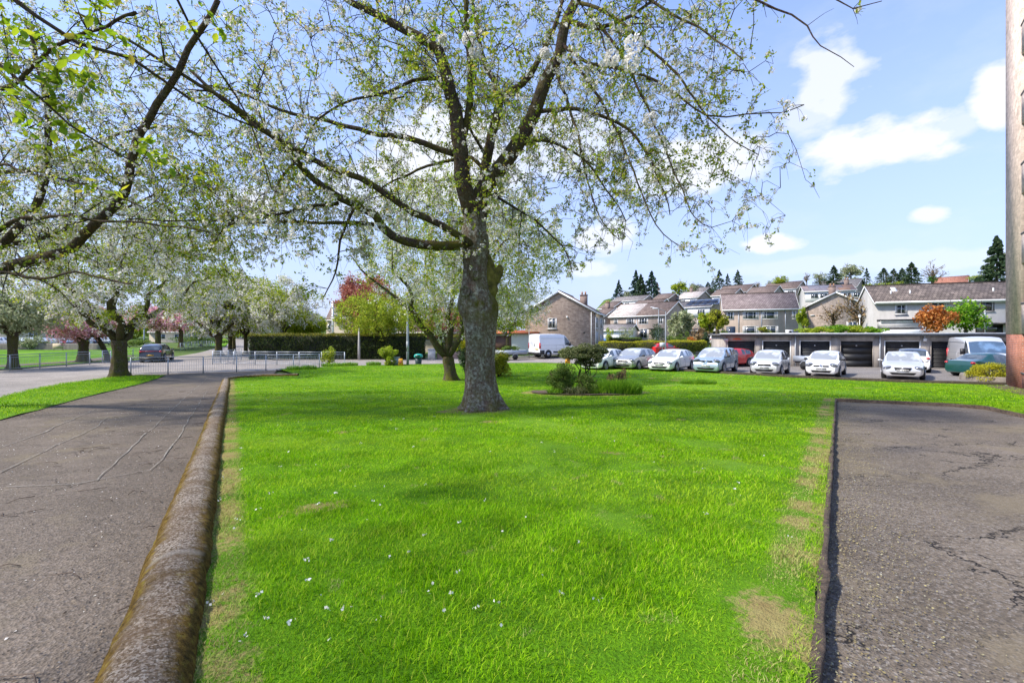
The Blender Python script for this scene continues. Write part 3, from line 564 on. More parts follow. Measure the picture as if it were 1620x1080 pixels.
# --- pale/brown roofed semi in the middle
def middle_semi():
    th = R(48); d = 88; c, s = math.cos(th), math.sin(th); cx_ = at(1053, d); w, L = 12.6, 8.6; z = zat(497, d)-5.15
    h = house('semi_detached_house', 'pair of beige semi detached houses, half pale and half brown roofed, behind the gold hedge', (cx_-w*c, d+w*s, z), -th, w, L, 5.15, 2.5, 'x', TAN, ROOFS['brown'], over=.4)
    sl = 2.5/(L/2); m = MB(); zz = lambda b: 5.15+b*sl+.17
    m.add([(-.25,-.42,zz(-.42)),(6.2,-.42,zz(-.42)),(6.2,L/2,zz(L/2)),(-.25,L/2,zz(L/2)),(-.25,-.42,zz(-.42)-.03),(6.2,-.42,zz(-.42)-.03),(6.2,L/2,zz(L/2)-.03),(-.25,L/2,zz(L/2)-.03)], [(0,1,2,3),(0,4,5,1),(1,5,6,2),(3,7,4,0)])
    ro = [x for x in h.children if x.name.startswith('roof')][0]; o = m.build('pale_tiles', ROOFS['pale'], ro); uv = o.data.uv_layers.new(name='UVMap')
    for lp in o.data.loops: v = o.data.vertices[lp.vertex_index].co; uv.data[lp.index].uv = (v.x, v.y*1.15)
    t = face_tf('front', w, L)
    for u, ww in ((.9, 1.0), (3.9, 1.9), (6.7, 2.2), (11.0, 1.1)): window(h, t, u, 3.35, ww, 1.2, (.33, .66) if ww > 1.5 else (.5,), sill=False)
    for u, ww in ((3.9, 2.0), (6.8, 2.2)): window(h, t, u, .6, ww, 1.9, (.5,), top=.8, sill=False)
    for u in (1.0, 10.2):
        q = MB(); fbox(q, t, u, u+1.0, 0, 2.1, -.03, .03); q.build('door', WHITE, h)
        q = MB(); fbox(q, t, u-.8, u+2.0, 2.35, 2.5, 0, 1.3); q.build('porch_canopy', ROOFS['slate'], h)
    q = MB(); fbox(q, t, 6.3, 6.4, 0, 5, 0, .09); q.build('downpipe', GALV, h); window(h, face_tf('right', w, L), 3.5, 3.3, .9, 1.0, (.5,), sill=False)
    # timber carport/garage at its gable
    k = house('garage_shed', 'low garage with dark door and pale roof between the semi and the tiled terrace', (cx_+6.2, d+3.0, z-.2), -R(8), 8.5, 6, 2.3, .25, 'x', TAN, ROOFS['pale'])
    k['category'] = 'garage'; q = MB(); fbox(q, face_tf('front', 8.5, 6), 3.8, 6.4, 0, 2.0, -.02, .03); q.build('door', plain('navy_paint', (.03,.05,.09), .5), k); q = MB(); fbox(q, face_tf('front', 8.5, 6), .6, 2.6, .0, 2.0, -.02, .03); q.build('door', WHITE, k)
    cs = house('small_porch_house', 'low white lean-to with blue grey roof right of the brick gable house', (at(956, 88), 90, z-.1), -R(30), 5.5, 5, 2.3, 1.0, 'x', CLAD, ROOFS['grey']); cs['category'] = 'outbuilding'
middle_semi()
# --- tiled terrace with ivy
def UU(px, x0, y0, a): c, s_ = math.cos(R(a)), math.sin(R(a)); t = (px-CX)/F; return (t*y0-x0)/(c+t*s_)
def terrace():
    d = 78; z = zat(488, d)-5.1; x0 = at(1143.5, d); w = UU(1263, x0, d, 19)
    h = house('terraced_house', 'beige two storey terrace with a broad mauve brown tiled roof standing behind the garages', (x0, d, z), -R(19), w, 5.5, 5.1, 2.45, 'x', TAN, ROOFS['tile2'], over=.35, oe=.1)
    t = face_tf('front', w, 5.5); u = lambda px: UU(px, x0, d, 19)
    for a, b, sp in ((1149.5,1161,(.55,)), (1175,1200,(.16,.33,.66,.84)), (1206,1230.5,(.27,.78)), (1253,1259.5,(.45,))): window(h, t, u(a), 3.25, u(b)-u(a), 1.25, sp, sill=False)
    window(h, t, u(1175), .65, u(1200)-u(1175), 1.5, (.22,.78), top=.8, sill=False); window(h, t, u(1206), .65, u(1231)-u(1206), 1.5, (.5,), top=.8, sill=False)
    q = MB(); fbox(q, t, u(1149), u(1163), 0, 2.1, -.03, .03); do = q.build('door', plain('navy_paint', (.03,.05,.09), .5), h); q = MB(); fbox(q, t, u(1154), u(1156), .3, 1.9, .02, .05); q.build('door_glass', GLASS, do)
    for p_ in (1168, 1204, 1242): q = MB(); fbox(q, t, u(p_), u(p_)+.07, 0, 5, 0, .08); q.build('downpipe', GALV, h)
    return h, x0, d, z
terrace()
def grey_house():
    d = 56; z = zat(477, d)-5.0; x0 = at(1383, d); w = 21; dd = 5.6
    h = house('grey_rendered_house', 'wide grey rendered house with dark tiled roof behind the right end of the garages', (x0, d, z), -R(20), w, dd, 5.0, 2.0, 'x', GREYW, ROOFS['dark'], over=.35, oe=.12)
    t = face_tf('front', w, dd); u = lambda px: UU(px, x0, d, 20); zz = lambda py: zat(py, d-2.5)-z
    window(h, t, u(1416), zz(496), u(1435)-u(1416), zz(480.5)-zz(496), (.52,)); window(h, t, u(1470), zz(489), 1.6, .9, (.5,)); br = plain('brown_frame', (.06,.035,.025), .5)
    window(h, t, u(1552), zz(493), 1.15, 1.2, (), br); window(h, t, u(1543), zz(527), 2.4, 1.0, (.3,), br, cur=False); window(h, t, u(1459), zz(526), .8, .9, (.4,))
    q = MB(); fbox(q, t, u(1388), u(1447), zz(518), zz(507), 0, 1.1); e = q.build('bay', GREYW, h); q = MB(); fbox(q, t, u(1387), u(1448), zz(507), zz(504.5), 0, 1.25); q.build('bay_roof', DARK, e); q = MB(); fbox(q, t, u(1387), u(1448), zz(509), zz(507), 1.1, 1.2); q.build('bay_fascia', WHITE, e)
    q = MB(); fbox(q, t, u(1388), u(1458), zz(531), zz(521), 0, 1.6); q.build('lean_to', CLAD, h); q = MB(); fbox(q, t, u(1568), u(1600), zz(514), zz(511), 0, 1.4); q.build('porch_canopy', DARK, h)
    q = MB(); fbox(q, t, 0, w, 4.75, 4.95, .38, .45); q.build('gutter', WHITE, h); q = MB(); fbox(q, t, u(1557), u(1557)+.1, 0, 5, 0, .1); q.build('downpipe', GALV, h)
    sl = 2.0/2.8; q = MB(); b0, b1 = 1.6, 2.3; q.add([(u(1421),b0,5.0+b0*sl+.2),(u(1429),b0,5.0+b0*sl+.2),(u(1429),b1,5.0+b1*sl+.2),(u(1421),b1,5.0+b1*sl+.2),(u(1421),b0,5.0+b0*sl),(u(1429),b0,5.0+b0*sl),(u(1429),b1,5.0+b1*sl),(u(1421),b1,5.0+b1*sl)], [(0,1,2,3),(0,4,5,1),(1,5,6,2),(3,7,4,0)]); q.build('skylight', plain('skylight', (.7,.72,.75), .2), h)
    for px in (1416, 1447, 1582): q = MB(); q.tube([(u(px), 1.2, 5.7), (u(px), 1.2, 6.35)], .08, 8); q.build('vent_pipe', WHITE, h)
grey_house()
def back_houses():
    d = 108; z = zat(461, d)-5.0; x0 = at(1273, d); w = UU(1353, x0, d, 24)
    h = house('hillside_house', 'hillside house with white cladding and a patchy rust and slate blue roof', (x0, d, z), -R(24), w, 8, 5.0, 1.5, 'x', GREYW, ROOFS['rust'], chim=[(w-.8, 4)], group='houses stepping up the hillside')
    t = face_tf('front', w, 8); q = MB(); fbox(q, t, .1, w-.1, 2.6, 4.8, 0, .05); q.build('cladding', CLAD, h); t2 = (t[0]+t[2]*.055,)+t[1:]
    for u in (1.2, 3.0, 7.4, 9.3): window(h, t2, u, 3.3, 1.5, 1.1, (.5,), sill=False, cur=False)
    for u in (1.0, 5, 8.5): window(h, t, u, .8, 1.8, 1.2, (.5,), sill=False, cur=False)
    d = 76; z = zat(483, d)-4.9; x0 = at(1280, d); w = UU(1366, x0, d, 25)
    h = house('gabled_house', 'grey brown block house with its broad gable facing the garages, brown bare trees in front', (x0, d, z), -R(25), w, 7, 4.9, 1.9, 'y', BLK, ROOFS['brown'], chim=[(w*.46, 1.2)])
    window(h, face_tf('front', w, 9), w*.7, 1.0, 1.6, 1.2, (.5,)); q = MB(); fbox(q, face_tf('front', w, 9), w*.02, w*.1, 3.2, 3.35, 0, .1); q.build('vent', WHITE, h)
    # houses on the left
    d = 86; z = -.6; x0 = at(525, d)
    h = house('terraced_house', 'beige terrace end rising over the long dark hedge left of the red leaved tree', (x0, d, z), R(6), 15, 9, 5.5, 3.0, 'x', CREAM, ROOFS['grey'], over=.3, oe=.1)
    t = face_tf('front', 15, 9)
    for u in (3.6, 8, 11.5): window(h, t, u, 3.3, 1.6, 1.3, (.5,)); window(h, t, u, .8, 1.8, 1.4, (.5,))
    q = MB(); fbox(q, t, -.02, .30, 0, 8.4, -.35, .02); q.build('gable_upstand', WHITE, h)
    h = house('terraced_house', 'stepped back house, a narrow strip of roof just left of the beige terrace end', (at(513, 96), 97, z), R(6), 8, 8, 5.5, 2.8, 'x', CREAM, ROOFS['brown'], over=.3, oe=.1); window(h, face_tf('front', 8, 8), .3, 3.3, .7, 1.2, ())
    h = house('bungalow', 'low beige bungalow with white fascia and long window behind the tall lamp post', (at(633, 66), 66, -.4), -R(5), 9.5, 7, 2.5, 1.4, 'x', CREAM, ROOFS['brown'], over=.5); t = face_tf('front', 9.5, 7); window(h, t, 2.2, 1.2, 4.4, 1.0, (.25,.5,.75), sill=False, cur=False)
    h['category'] = 'house'
    h = house('flat_garage', 'low white garage with an orange red band under its flat roof behind the trailer', (at(772, 60), 60, -.6), -R(4), 6.2, 5, 2.45, .12, 'x', CLAD, plain('orange_band', (.55,.16,.07), .7), fas=plain('orange_band', (.55,.16,.07), .7)); h['category'] = 'garage'
    q = MB(); fbox(q, face_tf('front', 6.2, 5), .6, 3.0, 0, 2.1, -.02, .03); q.build('door', plain('brown_door', (.16,.09,.07), .6), h)
    h = house('bungalow', 'pale bungalow with a brown roof far behind the black car on the left', (at(236, 118), 118, -.2), R(6), 13, 8, 2.7, 1.7, 'x', CREAM, ROOFS['brown']); t = face_tf('front', 13, 8)
    for u in (2, 6, 9.5): window(h, t, u, .9, 1.8, 1.2, (.5,), sill=False, cur=False)
    h = house('terraced_house', 'white rendered house at the far left edge behind the parked cars', (at(-75, 105), 105, .2), R(14), 22, 9, 5.2, 2.6, 'x', CREAM, ROOFS['brown']); t = face_tf('front', 22, 9)
    for u in (2, 6, 10, 14, 18.5): window(h, t, u, 3.2, 1.6, 1.3, (.5,), sill=False, cur=False); window(h, t, u, .8, 1.8, 1.4, (.5,), sill=False, cur=False)
back_houses()
# --- garages
def garages():
    th = R(14); c, s = math.cos(th), math.sin(th); gx, gy = at(1143.5, 38.6), 38.6; Lg = 27; z = -.94; H = 2.46
    h = empty('garage_block', (gx, gy, z), -th, 'long flat roofed row of concrete lock-up garages with dark up-and-over doors', 'garages')
    U = lambda px: ((px-CX)/F*gy-gx)/(c+(px-CX)/F*s)
    doors = [(1150.5,1195.5),(1206,1251.5),(1265,1314.5),(1329,1382.5),(1399,1456.5),(1472,1530),(1546,1606)]
    D = [(U(a), U(b)) for a, b in doors]; tf = face_tf('front', Lg, 5.5); m = MB(); dh = 2.06; prev = 0
    for a, b in D: fbox(m, tf, prev, a, -.5, H, -.22, 0); fbox(m, tf, a, b, dh, H, -.22, -.002); prev = b
    fbox(m, tf, prev, Lg, -.5, H, -.22, 0); m.box((0, .222, -.5), (.22, 5.5, H)); m.box((Lg-.22, .222, -.5), (Lg, 5.5, H)); m.box((.222, 5.28, -.5), (Lg-.222, 5.5, H-.01)); m.build('wall', GCONC, h)
    r = MB(); r.box((-.25, -.28, H+.002), (Lg+.2, 5.8, H+.13)); ro = r.build('roof', plain('felt_roof', (.16,.16,.165), .8), h)
    f = MB(); f.box((-.3, -.33, H-.02), (Lg+.25, -.283, H+.19)); f.build('fascia', plain('grey_fascia', (.13,.15,.17), .5), ro)
    f = MB(); f.box((-.3, -.40, H+.10), (Lg+.25, -.333, H+.20)); f.build('gutter', plain('pale_gutter', (.5,.53,.56), .4), ro)
    cols = [(.028,.034,.045), (.03,.033,.037), (.018,.022,.03), (.013,.014,.017), (.03,.028,.027), (.012,.012,.014), (.012,.012,.014)]
    for k, ((a, b), cc) in enumerate(zip(D, cols)):
        q = MB(); n = 14 if k not in (3,) else 4
        for i in range(n): z0, z1 = dh*i/n, dh*(i+1)/n-.012; fbox(q, tf, a+.06, b-.06, z0, z1, -.14, -.10+(.012 if i % 2 else 0))
        fbox(q, tf, a+.06, b-.06, 0, dh, -.16, -.13)
        do = q.build('garage_door', plain('garage_door_%d' % k if 0 else 'door_paint'+'abcdefg'[k], cc, .55, var=.25, vs=2), h)
        if k: q = MB(); q.box(((a+b)/2-.05, .06, 1.62), ((a+b)/2+.05, .095, 1.72)); q.build('handle', ALLOY, do)
        fr = MB(); fm = WHITE if k in (1, 2, 4) else GCONC
        fbox(fr, tf, a, a+.06, 0, dh, -.12, .01); fbox(fr, tf, b-.06, b, 0, dh, -.12, .01); fbox(fr, tf, a, b, dh-.05, dh, -.12, .008); fr.build('door_frame', fm, do)
    for px in (1257.8, 1391.5, 1462): q = MB(); u = U(px); q.tube([(u, -.06, 0 if px < 1460 else 2.0), (u, -.06, H-.02)], .045, 6); q.build('downpipe', plain('pale_gutter', (.5,.53,.56), .4), h)
    q = MB(); q.box((U(1145.5), -.02, 1.98), (U(1152), -.004, 2.2)); tag(q.build('notice_plate', plain('pale_sign', (.62,.64,.66), .5), h), 'small pale blank looking notice')
    # orange lettering painted over the first door
    q = MB()
    for k, (x0, x1, zc, hh) in enumerate([(1160,1162,2.17,.10),(1162.4,1164,2.19,.13),(1164.3,1166.5,2.18,.16),(1166.9,1168.6,2.20,.17),(1169,1171,2.18,.14),(1171.4,1173.4,2.16,.09)]): q.box((U(x0), -.012-.001*k, zc-hh/2), (U(x1), -.002, zc+hh/2))
    tag(q.build('painted_mark', plain('orange_paint', (.75,.16,.05), .6), h), 'scrawl of orange paint above the first door')
    q = MB(); q.box((U(1462)-.12, -.14, 2.0), (U(1462)+.12, -.1, 2.25)); q.build('bulkhead_light', plain('lamp_white', (.7,.7,.68), .3), h)
    return h
garages()
# --- block of flats at the right edge
def flats():
    rz = math.atan2(bdir[1], bdir[0]); z = -.95; Lf, Df, Hf = 13, 11, 19.5
    h = empty('block_of_flats', (BLD0[0], BLD0[1], z), rz, 'tall block of flats, pale brick over a red brick ground floor, at the right', 'building')
    tf = face_tf('front', Lf, Df); zr = 1.57-z; zd = .20
    def walls(mb, z0, z1, off, holes):
        prev = 0
        for a, b in [(2.7, 4.4), (6.6, 9.2)]:
            fbox(mb, tf, prev, a, z0, z1, -.30, off)
            zz = z0
            for (h0, h1) in holes: 
                if h0 > zz: fbox(mb, tf, a, b, zz, h0, -.30, off-.002)
                zz = h1
            if zz < z1: fbox(mb, tf, a, b, zz, z1, -.30, off-.002)
            prev = b
        fbox(mb, tf, prev, Lf, z0, z1, -.30, off)
    H0 = [(.96+2.86*k, .96+1.60+2.86*k) for k in range(6)]
    m = MB(); walls(m, zd, zr, 0, [H0[0]]); m.box((.001, .30, zd), (.30, Df, zr)); m.box((.3, Df-.3, zd), (Lf, Df, zr)); m.build('brick_ground_floor', REDB, h)
    m = MB(); walls(m, zr+.002, Hf, .012, H0[1:]); m.box((-.012, .30, zr+.002), (.30, Df+.012, Hf)); m.box((.3, Df-.3, zr+.002), (Lf, Df+.012, Hf)); m.build('brick_upper_floors', PINKB, h)
    m = MB(); fbox(m, tf, -.05, Lf, -.6, zd-.03, -.3, .05); m.box((-.05, .3, -.6), (.3, Df, zd-.03)); m.build('plinth', plain('plinth_concrete', (.42,.30,.19), .9, bump=.4), h)
    m = MB(); fbox(m, tf, -.06, Lf, zd-.028, zd+.012, -.3, .065); m.build('damp_course', WHITE, h)
    m = MB(); m.box((-.3, -.3, Hf+.002), (Lf+.2, Df+.3, Hf+.3)); m.build('roof', DARK, h)
    fr = plain('brown_frame', (.06,.035,.025), .5)
    for (z0, z1) in H0:
        for (a, b) in ((2.7, 4.4), (6.6, 9.2)):
            tt = (tf[0]-tf[2]*.16,)+tf[1:]; w_ = window(h, tt, a+.01, z0+.01, b-a-.02, z1-z0-.02, (.5,), fr, sill=False)
            s = MB(); fbox(s, tf, a-.05, b+.05, z0-.07, z0-.004, -.2, .03); s.build('sill', plain('sill_grey', (.2,.18,.17), .8), w_)
flats()
# ================================================================== VEHICLES
def ctext(s, size, mat, par, name, M):
    cu = bpy.data.curves.new(name, 'FONT'); cu.body = s; cu.size = size; cu.align_x = 'CENTER'; cu.align_y = 'CENTER'; cu.extrude = .002
    tmp = bpy.data.objects.new('t', cu); COL.objects.link(tmp); bpy.context.view_layer.update()
    me = bpy.data.meshes.new_from_object(tmp.evaluated_get(bpy.context.evaluated_depsgraph_get())); bpy.data.objects.remove(tmp); bpy.data.curves.remove(cu)
    me.name = name; me.materials.clear(); me.materials.append(mat); o = bpy.data.objects.new(name, me); COL.objects.link(o); o.parent = par; o.matrix_local = M; return o
# profile rows: t (0 nose .. 1 tail), z top, cabin flag, plan width factor
PROF = dict(
 hatch=[(0,.52,0,.80),(.012,.66,0,.86),(.05,.76,0,.93),(.13,.85,0,.98),(.24,.93,0,1),(.275,.955,2,1),(.35,1.17,1,1),(.43,1.38,1,1),(.50,1.44,1,1),(.515,1.445,3,1),(.62,1.455,1,1),(.70,1.44,3,1),(.715,1.437,1,1),(.86,1.36,1,.97),(.91,1.26,4,.95),(.975,.98,0,.91),(.992,.78,0,.88),(1,.50,0,.85)],
 mini=[(0,.52,0,.80),(.015,.70,0,.87),(.05,.82,0,.94),(.13,.92,0,.98),(.19,.98,0,1),(.215,1.0,2,1),(.31,1.25,1,1),(.40,1.44,1,1),(.50,1.49,1,1),(.52,1.495,3,1),(.62,1.50,1,1),(.73,1.48,3,1),(.745,1.475,1,1),(.88,1.40,1,.97),(.93,1.26,4,.95),(.98,1.0,0,.92),(.993,.8,0,.88),(1,.50,0,.85)],
 mpv=[(0,.54,0,.82),(.012,.72,0,.88),(.05,.84,0,.94),(.12,.94,0,.98),(.19,1.0,0,1),(.215,1.02,2,1),(.30,1.30,1,1),(.38,1.52,1,1),(.46,1.60,1,1),(.475,1.605,3,1),(.58,1.62,1,1),(.68,1.61,3,1),(.695,1.61,1,1),(.84,1.58,3,1),(.87,1.57,1,.98),(.93,1.50,4,.96),(.985,1.05,0,.93),(1,.52,0,.88)],
 saloon=[(0,.50,0,.78),(.012,.66,0,.86),(.05,.76,0,.93),(.13,.83,0,.98),(.25,.91,0,1),(.30,.94,2,1),(.38,1.17,1,1),(.45,1.36,1,1),(.52,1.43,1,1),(.535,1.43,3,1),(.62,1.43,1,1),(.70,1.40,3,1),(.715,1.39,1,.98),(.78,1.28,4,.97),(.88,1.05,0,.95),(.96,1.02,0,.92),(.99,.95,0,.88),(1,.52,0,.84)],
 coupe=[(0,.48,0,.80),(.015,.64,0,.87),(.06,.74,0,.94),(.15,.82,0,.98),(.28,.88,0,1),(.34,.91,2,1),(.41,1.10,1,1),(.48,1.28,1,1),(.55,1.35,1,1),(.60,1.355,1,1),(.665,1.33,3,1),(.68,1.32,1,1),(.73,1.24,4,.97),(.83,.99,0,.97),(.93,.95,0,.95),(.985,.90,0,.90),(1,.50,0,.85)],
 suv=[(0,.60,0,.84),(.012,.80,0,.9),(.05,.92,0,.95),(.13,1.0,0,.98),(.22,1.05,0,1),(.255,1.08,2,1),(.33,1.32,1,1),(.41,1.54,1,1),(.48,1.62,1,1),(.495,1.62,3,1),(.60,1.64,1,1),(.70,1.62,3,1),(.715,1.62,1,1),(.86,1.56,1,.98),(.91,1.48,4,.96),(.975,1.12,0,.93),(.99,.88,0,.90),(1,.55,0,.87)])
def make_car(kind, L, Wd, Hs, paint, plate=None, clearance=.20, grille='bar', roofp=None, rearplate='AB05 KLM', detail=True, hubs=ALLOY, name='parked_car', lower=None, cab_w=.76, badge=None, glass=None, front_bright=True):
    GL = glass or CGLASS
    root = empty(name, (0, 0, 0)); pr = PROF[kind]; base = max(p[1] for p in pr); w = Wd/2; bm_, gw, gs, gr, rf = MB(), MB(), MB(), MB(), MB(); rings = []
    for (t, zt, fl, pw) in pr:
        x = L/2-t*L; zt = zt*Hs/base; ww = w*pw; zb = clearance+(.06 if t in (0, 1) else 0); belt = (.86+.14*t)*Hs/1.45*(.97 if kind in ('saloon', 'coupe') else 1.03)
        if fl == 0 or fl == 2:
            b = min(belt, zt-.035); p4 = (ww*.985, b); p5 = (ww*.90, zt-.022); p6 = (ww*.76, zt-.004); p7 = (ww*.3, zt+.012); p8 = (0, zt+.016)
        else:
            f = (zt-belt)/(Hs-belt); rw = ww*(1-(1-cab_w)*min(1, f*1.0)); p4 = (ww*.975, belt); p5 = (rw, zt-.055*f-.02); p6 = (rw*.90, zt-.016); p7 = (rw*.4, zt+.012*f); p8 = (0, zt+.016*f)
        q = [(0, zb), (ww*.82, zb), (ww*.965, zb+.10), (ww*.995, zb+.22), (ww, zb+.42), (ww*.985, max(zb+.45, p4[1]-.06)) if p4[1] > zb+.52 else (ww*.995, zb+.44), p4, p5, p6, p7, p8]
        rings.append([(x, y, z) for y, z in q])
    n = len(rings[0]); R3 = np.array(rings)
    for sgn in (1, -1):
        V = R3.copy(); V[:, :, 1] *= sgn; V = V.reshape(-1, 3); fb, fw, fs_, fr, ft = [], [], [], [], []
        for i in range(len(pr)-1):
            a, b = pr[i][2], pr[i+1][2]; t1 = pr[i+1][0]
            for k in range(n-1):
                f = (i*n+k, i*n+k+1, (i+1)*n+k+1, (i+1)*n+k); f = f if sgn < 0 else f[::-1]; dst = fb
                cab = (a in (1, 3, 4) or a == 2) and b in (1, 3, 4)
                if k >= 8 and (a == 2 or (a == 1 and pr[i+1][0] < .47 and b == 1)) and b == 1: dst = fw
                elif k >= 8 and a == 4: dst = fr
                elif k >= 7 and cab and roofp is not None: dst = ft
                elif k == 6 and cab and a != 3 and not (a == 2) and b != 4: dst = fs_
                elif k == 6 and a == 2: dst = fs_
                dst.append(f)
        for i, e in ((0, 0), (len(pr)-1, 1)):
            f = tuple(i*n+k for k in range(n)); fb.append(f if (sgn > 0) ^ (e == 1) else f[::-1])
        for mb, ff in ((bm_, fb), (gw, fw), (gs, fs_), (gr, fr), (rf, ft)):
            if ff: mb.add(V, ff)
    def sm(mb, nm, mat, par=root):
        o = mb.build(nm, mat, par, smooth=True)
        import bmesh; b = bmesh.new(); b.from_mesh(o.data); bmesh.ops.remove_doubles(b, verts=b.verts, dist=.001); loose = [v for v in b.verts if not v.link_faces]; bmesh.ops.delete(b, geom=loose, context='VERTS')
        bmesh.ops.recalc_face_normals(b, faces=b.faces) if nm == 'body' else None
        for e in b.edges:
            if len(e.link_faces) == 2 and e.calc_face_angle(0) > R(38): e.smooth = False
        b.to_mesh(o.data); b.free(); return o
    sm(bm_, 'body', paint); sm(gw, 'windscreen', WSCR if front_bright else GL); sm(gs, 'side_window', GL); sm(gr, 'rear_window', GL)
    if rf.v: sm(rf, 'roof', roofp)
    r = .315*(Hs/1.46 if kind in ('suv', 'mpv') else 1)*(1.08 if kind == 'suv' else 1); ax = (L/2-L*.185, -L/2+L*.195); am = MB()
    for x in ax:
        for s in (1, -1):
            am = MB(); am.cyl((x, 0, r+.035), r+.062, s*(w-.22), s*(w+.004), 22); am.build('wheel_arch', DARK, root)
    for x in ax:
        for s in (1, -1):
            wh = bpy.data.objects.new('wheel', None); COL.objects.link(wh); wh.parent = root; wh.location = (x, 0, r); wh.empty_display_size = .1
            t = MB(); t.cyl((0, 0, 0), r, s*(w-.19), s*(w+.008), 24); t.build('tyre', RUBBER, wh)
            q = MB(); q.cyl((0, 0, 0), r*.66, s*(w-.1), s*(w+.012), 20)
            q.build('rim', DARK if hubs is DARK else plain('rim_back', (.12,.12,.13), .5, .4), wh); q = MB()
            for k in range(7 if hubs is not DARK else 5):
                a = k*2*math.pi/7; c_, s_ = math.cos(a), math.sin(a); q.add([(c_*.04-s_*.03, s*(w+.02), s_*.04+c_*.03), (c_*r*.64-s_*.035, s*(w+.016), s_*r*.64+c_*.035), (c_*r*.64+s_*.035, s*(w+.016), s_*r*.64-c_*.035), (c_*.04+s_*.03, s*(w+.02), s_*.04-c_*.03)], [(0,1,2,3) if s < 0 else (3,2,1,0)])
            q.cyl((0, 0, 0), r*.15, s*(w+.01), s*(w+.022), 10); th = np.linspace(0, 2*math.pi, 22)
            q.tube([(math.cos(a)*r*.64, s*(w+.014), math.sin(a)*r*.64) for a in th], .018, 5, False); q.build('spokes', hubs, wh)
    xn, xt = L/2, -L/2; hz = .64*Hs/1.46+(.14 if kind in ('mpv', 'suv') else 0)+(.05 if kind == 'mini' else 0)
    for s in (1, -1):
        q = MB(); q.ell((xn-.16, s*w*.70, hz), (.19, .23, .085 if kind != 'mini' else .115), 12, 8, Matrix.Rotation(-s*.38, 3, 'Z') @ Matrix.Rotation(-.18*s, 3, 'X')); q.build('headlight', LAMP, root, True)
        q = MB(); q.ell((xn-.19, s*w*.70, hz), (.175, .06, .05), 10, 6); q.build('fog_recess', DARK, root, True) if False else None
        q = MB(); q.ell((xt+.12, s*w*.80, .86*Hs/1.45), (.13, .12, .14 if kind in ('mpv', 'mini', 'hatch') else .075), 10, 8); q.build('tail_light', TAIL, root, True)
        q = MB(); xm = L/2-L*(.315 if kind not in ('coupe', 'saloon') else .36); q.ell((xm, s*(w+.11), .98*Hs/1.45), (.07, .10, .07), 10, 6); q.tube([(xm, s*(w-.06), .94*Hs/1.45), (xm, s*(w+.05), .96*Hs/1.45)], .03, 5); q.build('mirror', DARK if lower == 'dm' else paint, root, True)
        q = MB(); q.ell((xn-.06, s*w*.66, .34), (.06, .15, .055), 8, 6); q.build('fog_recess', DARK, root, True)
        q = MB()
        for x in (.02, -.22): q.box((x*L-.09, s*(w*.997), .80*Hs/1.46), (x*L+.09, s*(w*1.006), .825*Hs/1.46)); 
        if s > 0 or True: q.build('door_handle', DARK, root)
        q = MB()
        for x in (.20, -.015, -.225): q.tube([(x*L, s*w*1.0, .32), (x*L-.01, s*w*1.002, .60), (x*L-.02, s*w*.987, .83*Hs/1.46)], .0055, 4)
        q.build('door_gap', DARK, root)
    q = MB(); gz = hz-.05
    if grille == 'bar': q.box((xn-.08, -w*.42, gz-.05), (xn+.012, w*.42, gz+.04))
    elif grille == 'trap':
        q.add([(xn-.1,-w*.40,gz+.07),(xn-.1,w*.40,gz+.07),(xn-.1,w*.33,gz-.09),(xn-.1,-w*.33,gz-.09),(xn+.015,-w*.40,gz+.07),(xn+.015,w*.40,gz+.07),(xn+.015,w*.33,gz-.09),(xn+.015,-w*.33,gz-.09)], [(0,1,2,3),(4,7,6,5),(0,4,5,1),(1,5,6,2),(2,6,7,3),(3,7,4,0)])
    elif grille == 'split':
        for s in (-1, 1): q.box((xn-.08, s*w*.27-w*.17, gz-.035), (xn+.012, s*w*.27+w*.17, gz+.035))
    q.build('grille', DARK, root)
    q = MB(); q.add([(xn-.05,-w*.62,.40),(xn-.05,w*.62,.40),(xn-.05,w*.5,.28),(xn-.05,-w*.5,.28),(xn+.010,-w*.62,.40),(xn+.010,w*.62,.40),(xn+.010,w*.5,.28),(xn+.010,-w*.5,.28)], [(0,1,2,3),(4,7,6,5),(0,4,5,1),(1,5,6,2),(2,6,7,3),(3,7,4,0)]); q.build('lower_intake', DARK, root)
    if badge is not None:
        q = MB(); q.cyl((0, 0, 0), .055, -.005, .012, 16); b = q.build('badge', ALLOY if badge != 'blue' else plain('badge_blue', (.08,.15,.4), .4), root); b.location = (xn+.016, 0, gz+(.02 if grille != 'split' else .03)); b.rotation_euler = (0, 0, -R(90))
        if badge == 'slash': q = MB(); q.tube([(xn+.02, -w*.30, gz-.07), (xn+.02, w*.30, gz+.06)], .012, 4); q.build('grille_slash', ALLOY, root)
    if plate:
        q = MB(); q.box((xn-.02, -.26, .45), (xn+.022, .26, .56)); pl = q.build('number_plate', PLATE_W, root); ctext(plate, .115, DARK, pl, 'plate_text', Matrix.Translation((xn+.024, 0, .505)) @ Matrix.Rotation(R(90), 4, 'Z') @ Matrix.Rotation(R(90), 4, 'X'))
    if rearplate:
        q = MB(); q.box((xt-.022, -.26, .58), (xt+.02, .26, .69)); pl = q.build('number_plate', PLATE_Y, root); ctext(rearplate, .115, DARK, pl, 'plate_text', Matrix.Translation((xt-.024, 0, .635)) @ Matrix.Rotation(R(-90), 4, 'Z') @ Matrix.Rotation(R(90), 4, 'X'))
        q = MB(); q.box((xt-.006, -w*.72, .24), (xt+.05, w*.72, .40)); q.build('rear_valance', DARK, root)
    return root
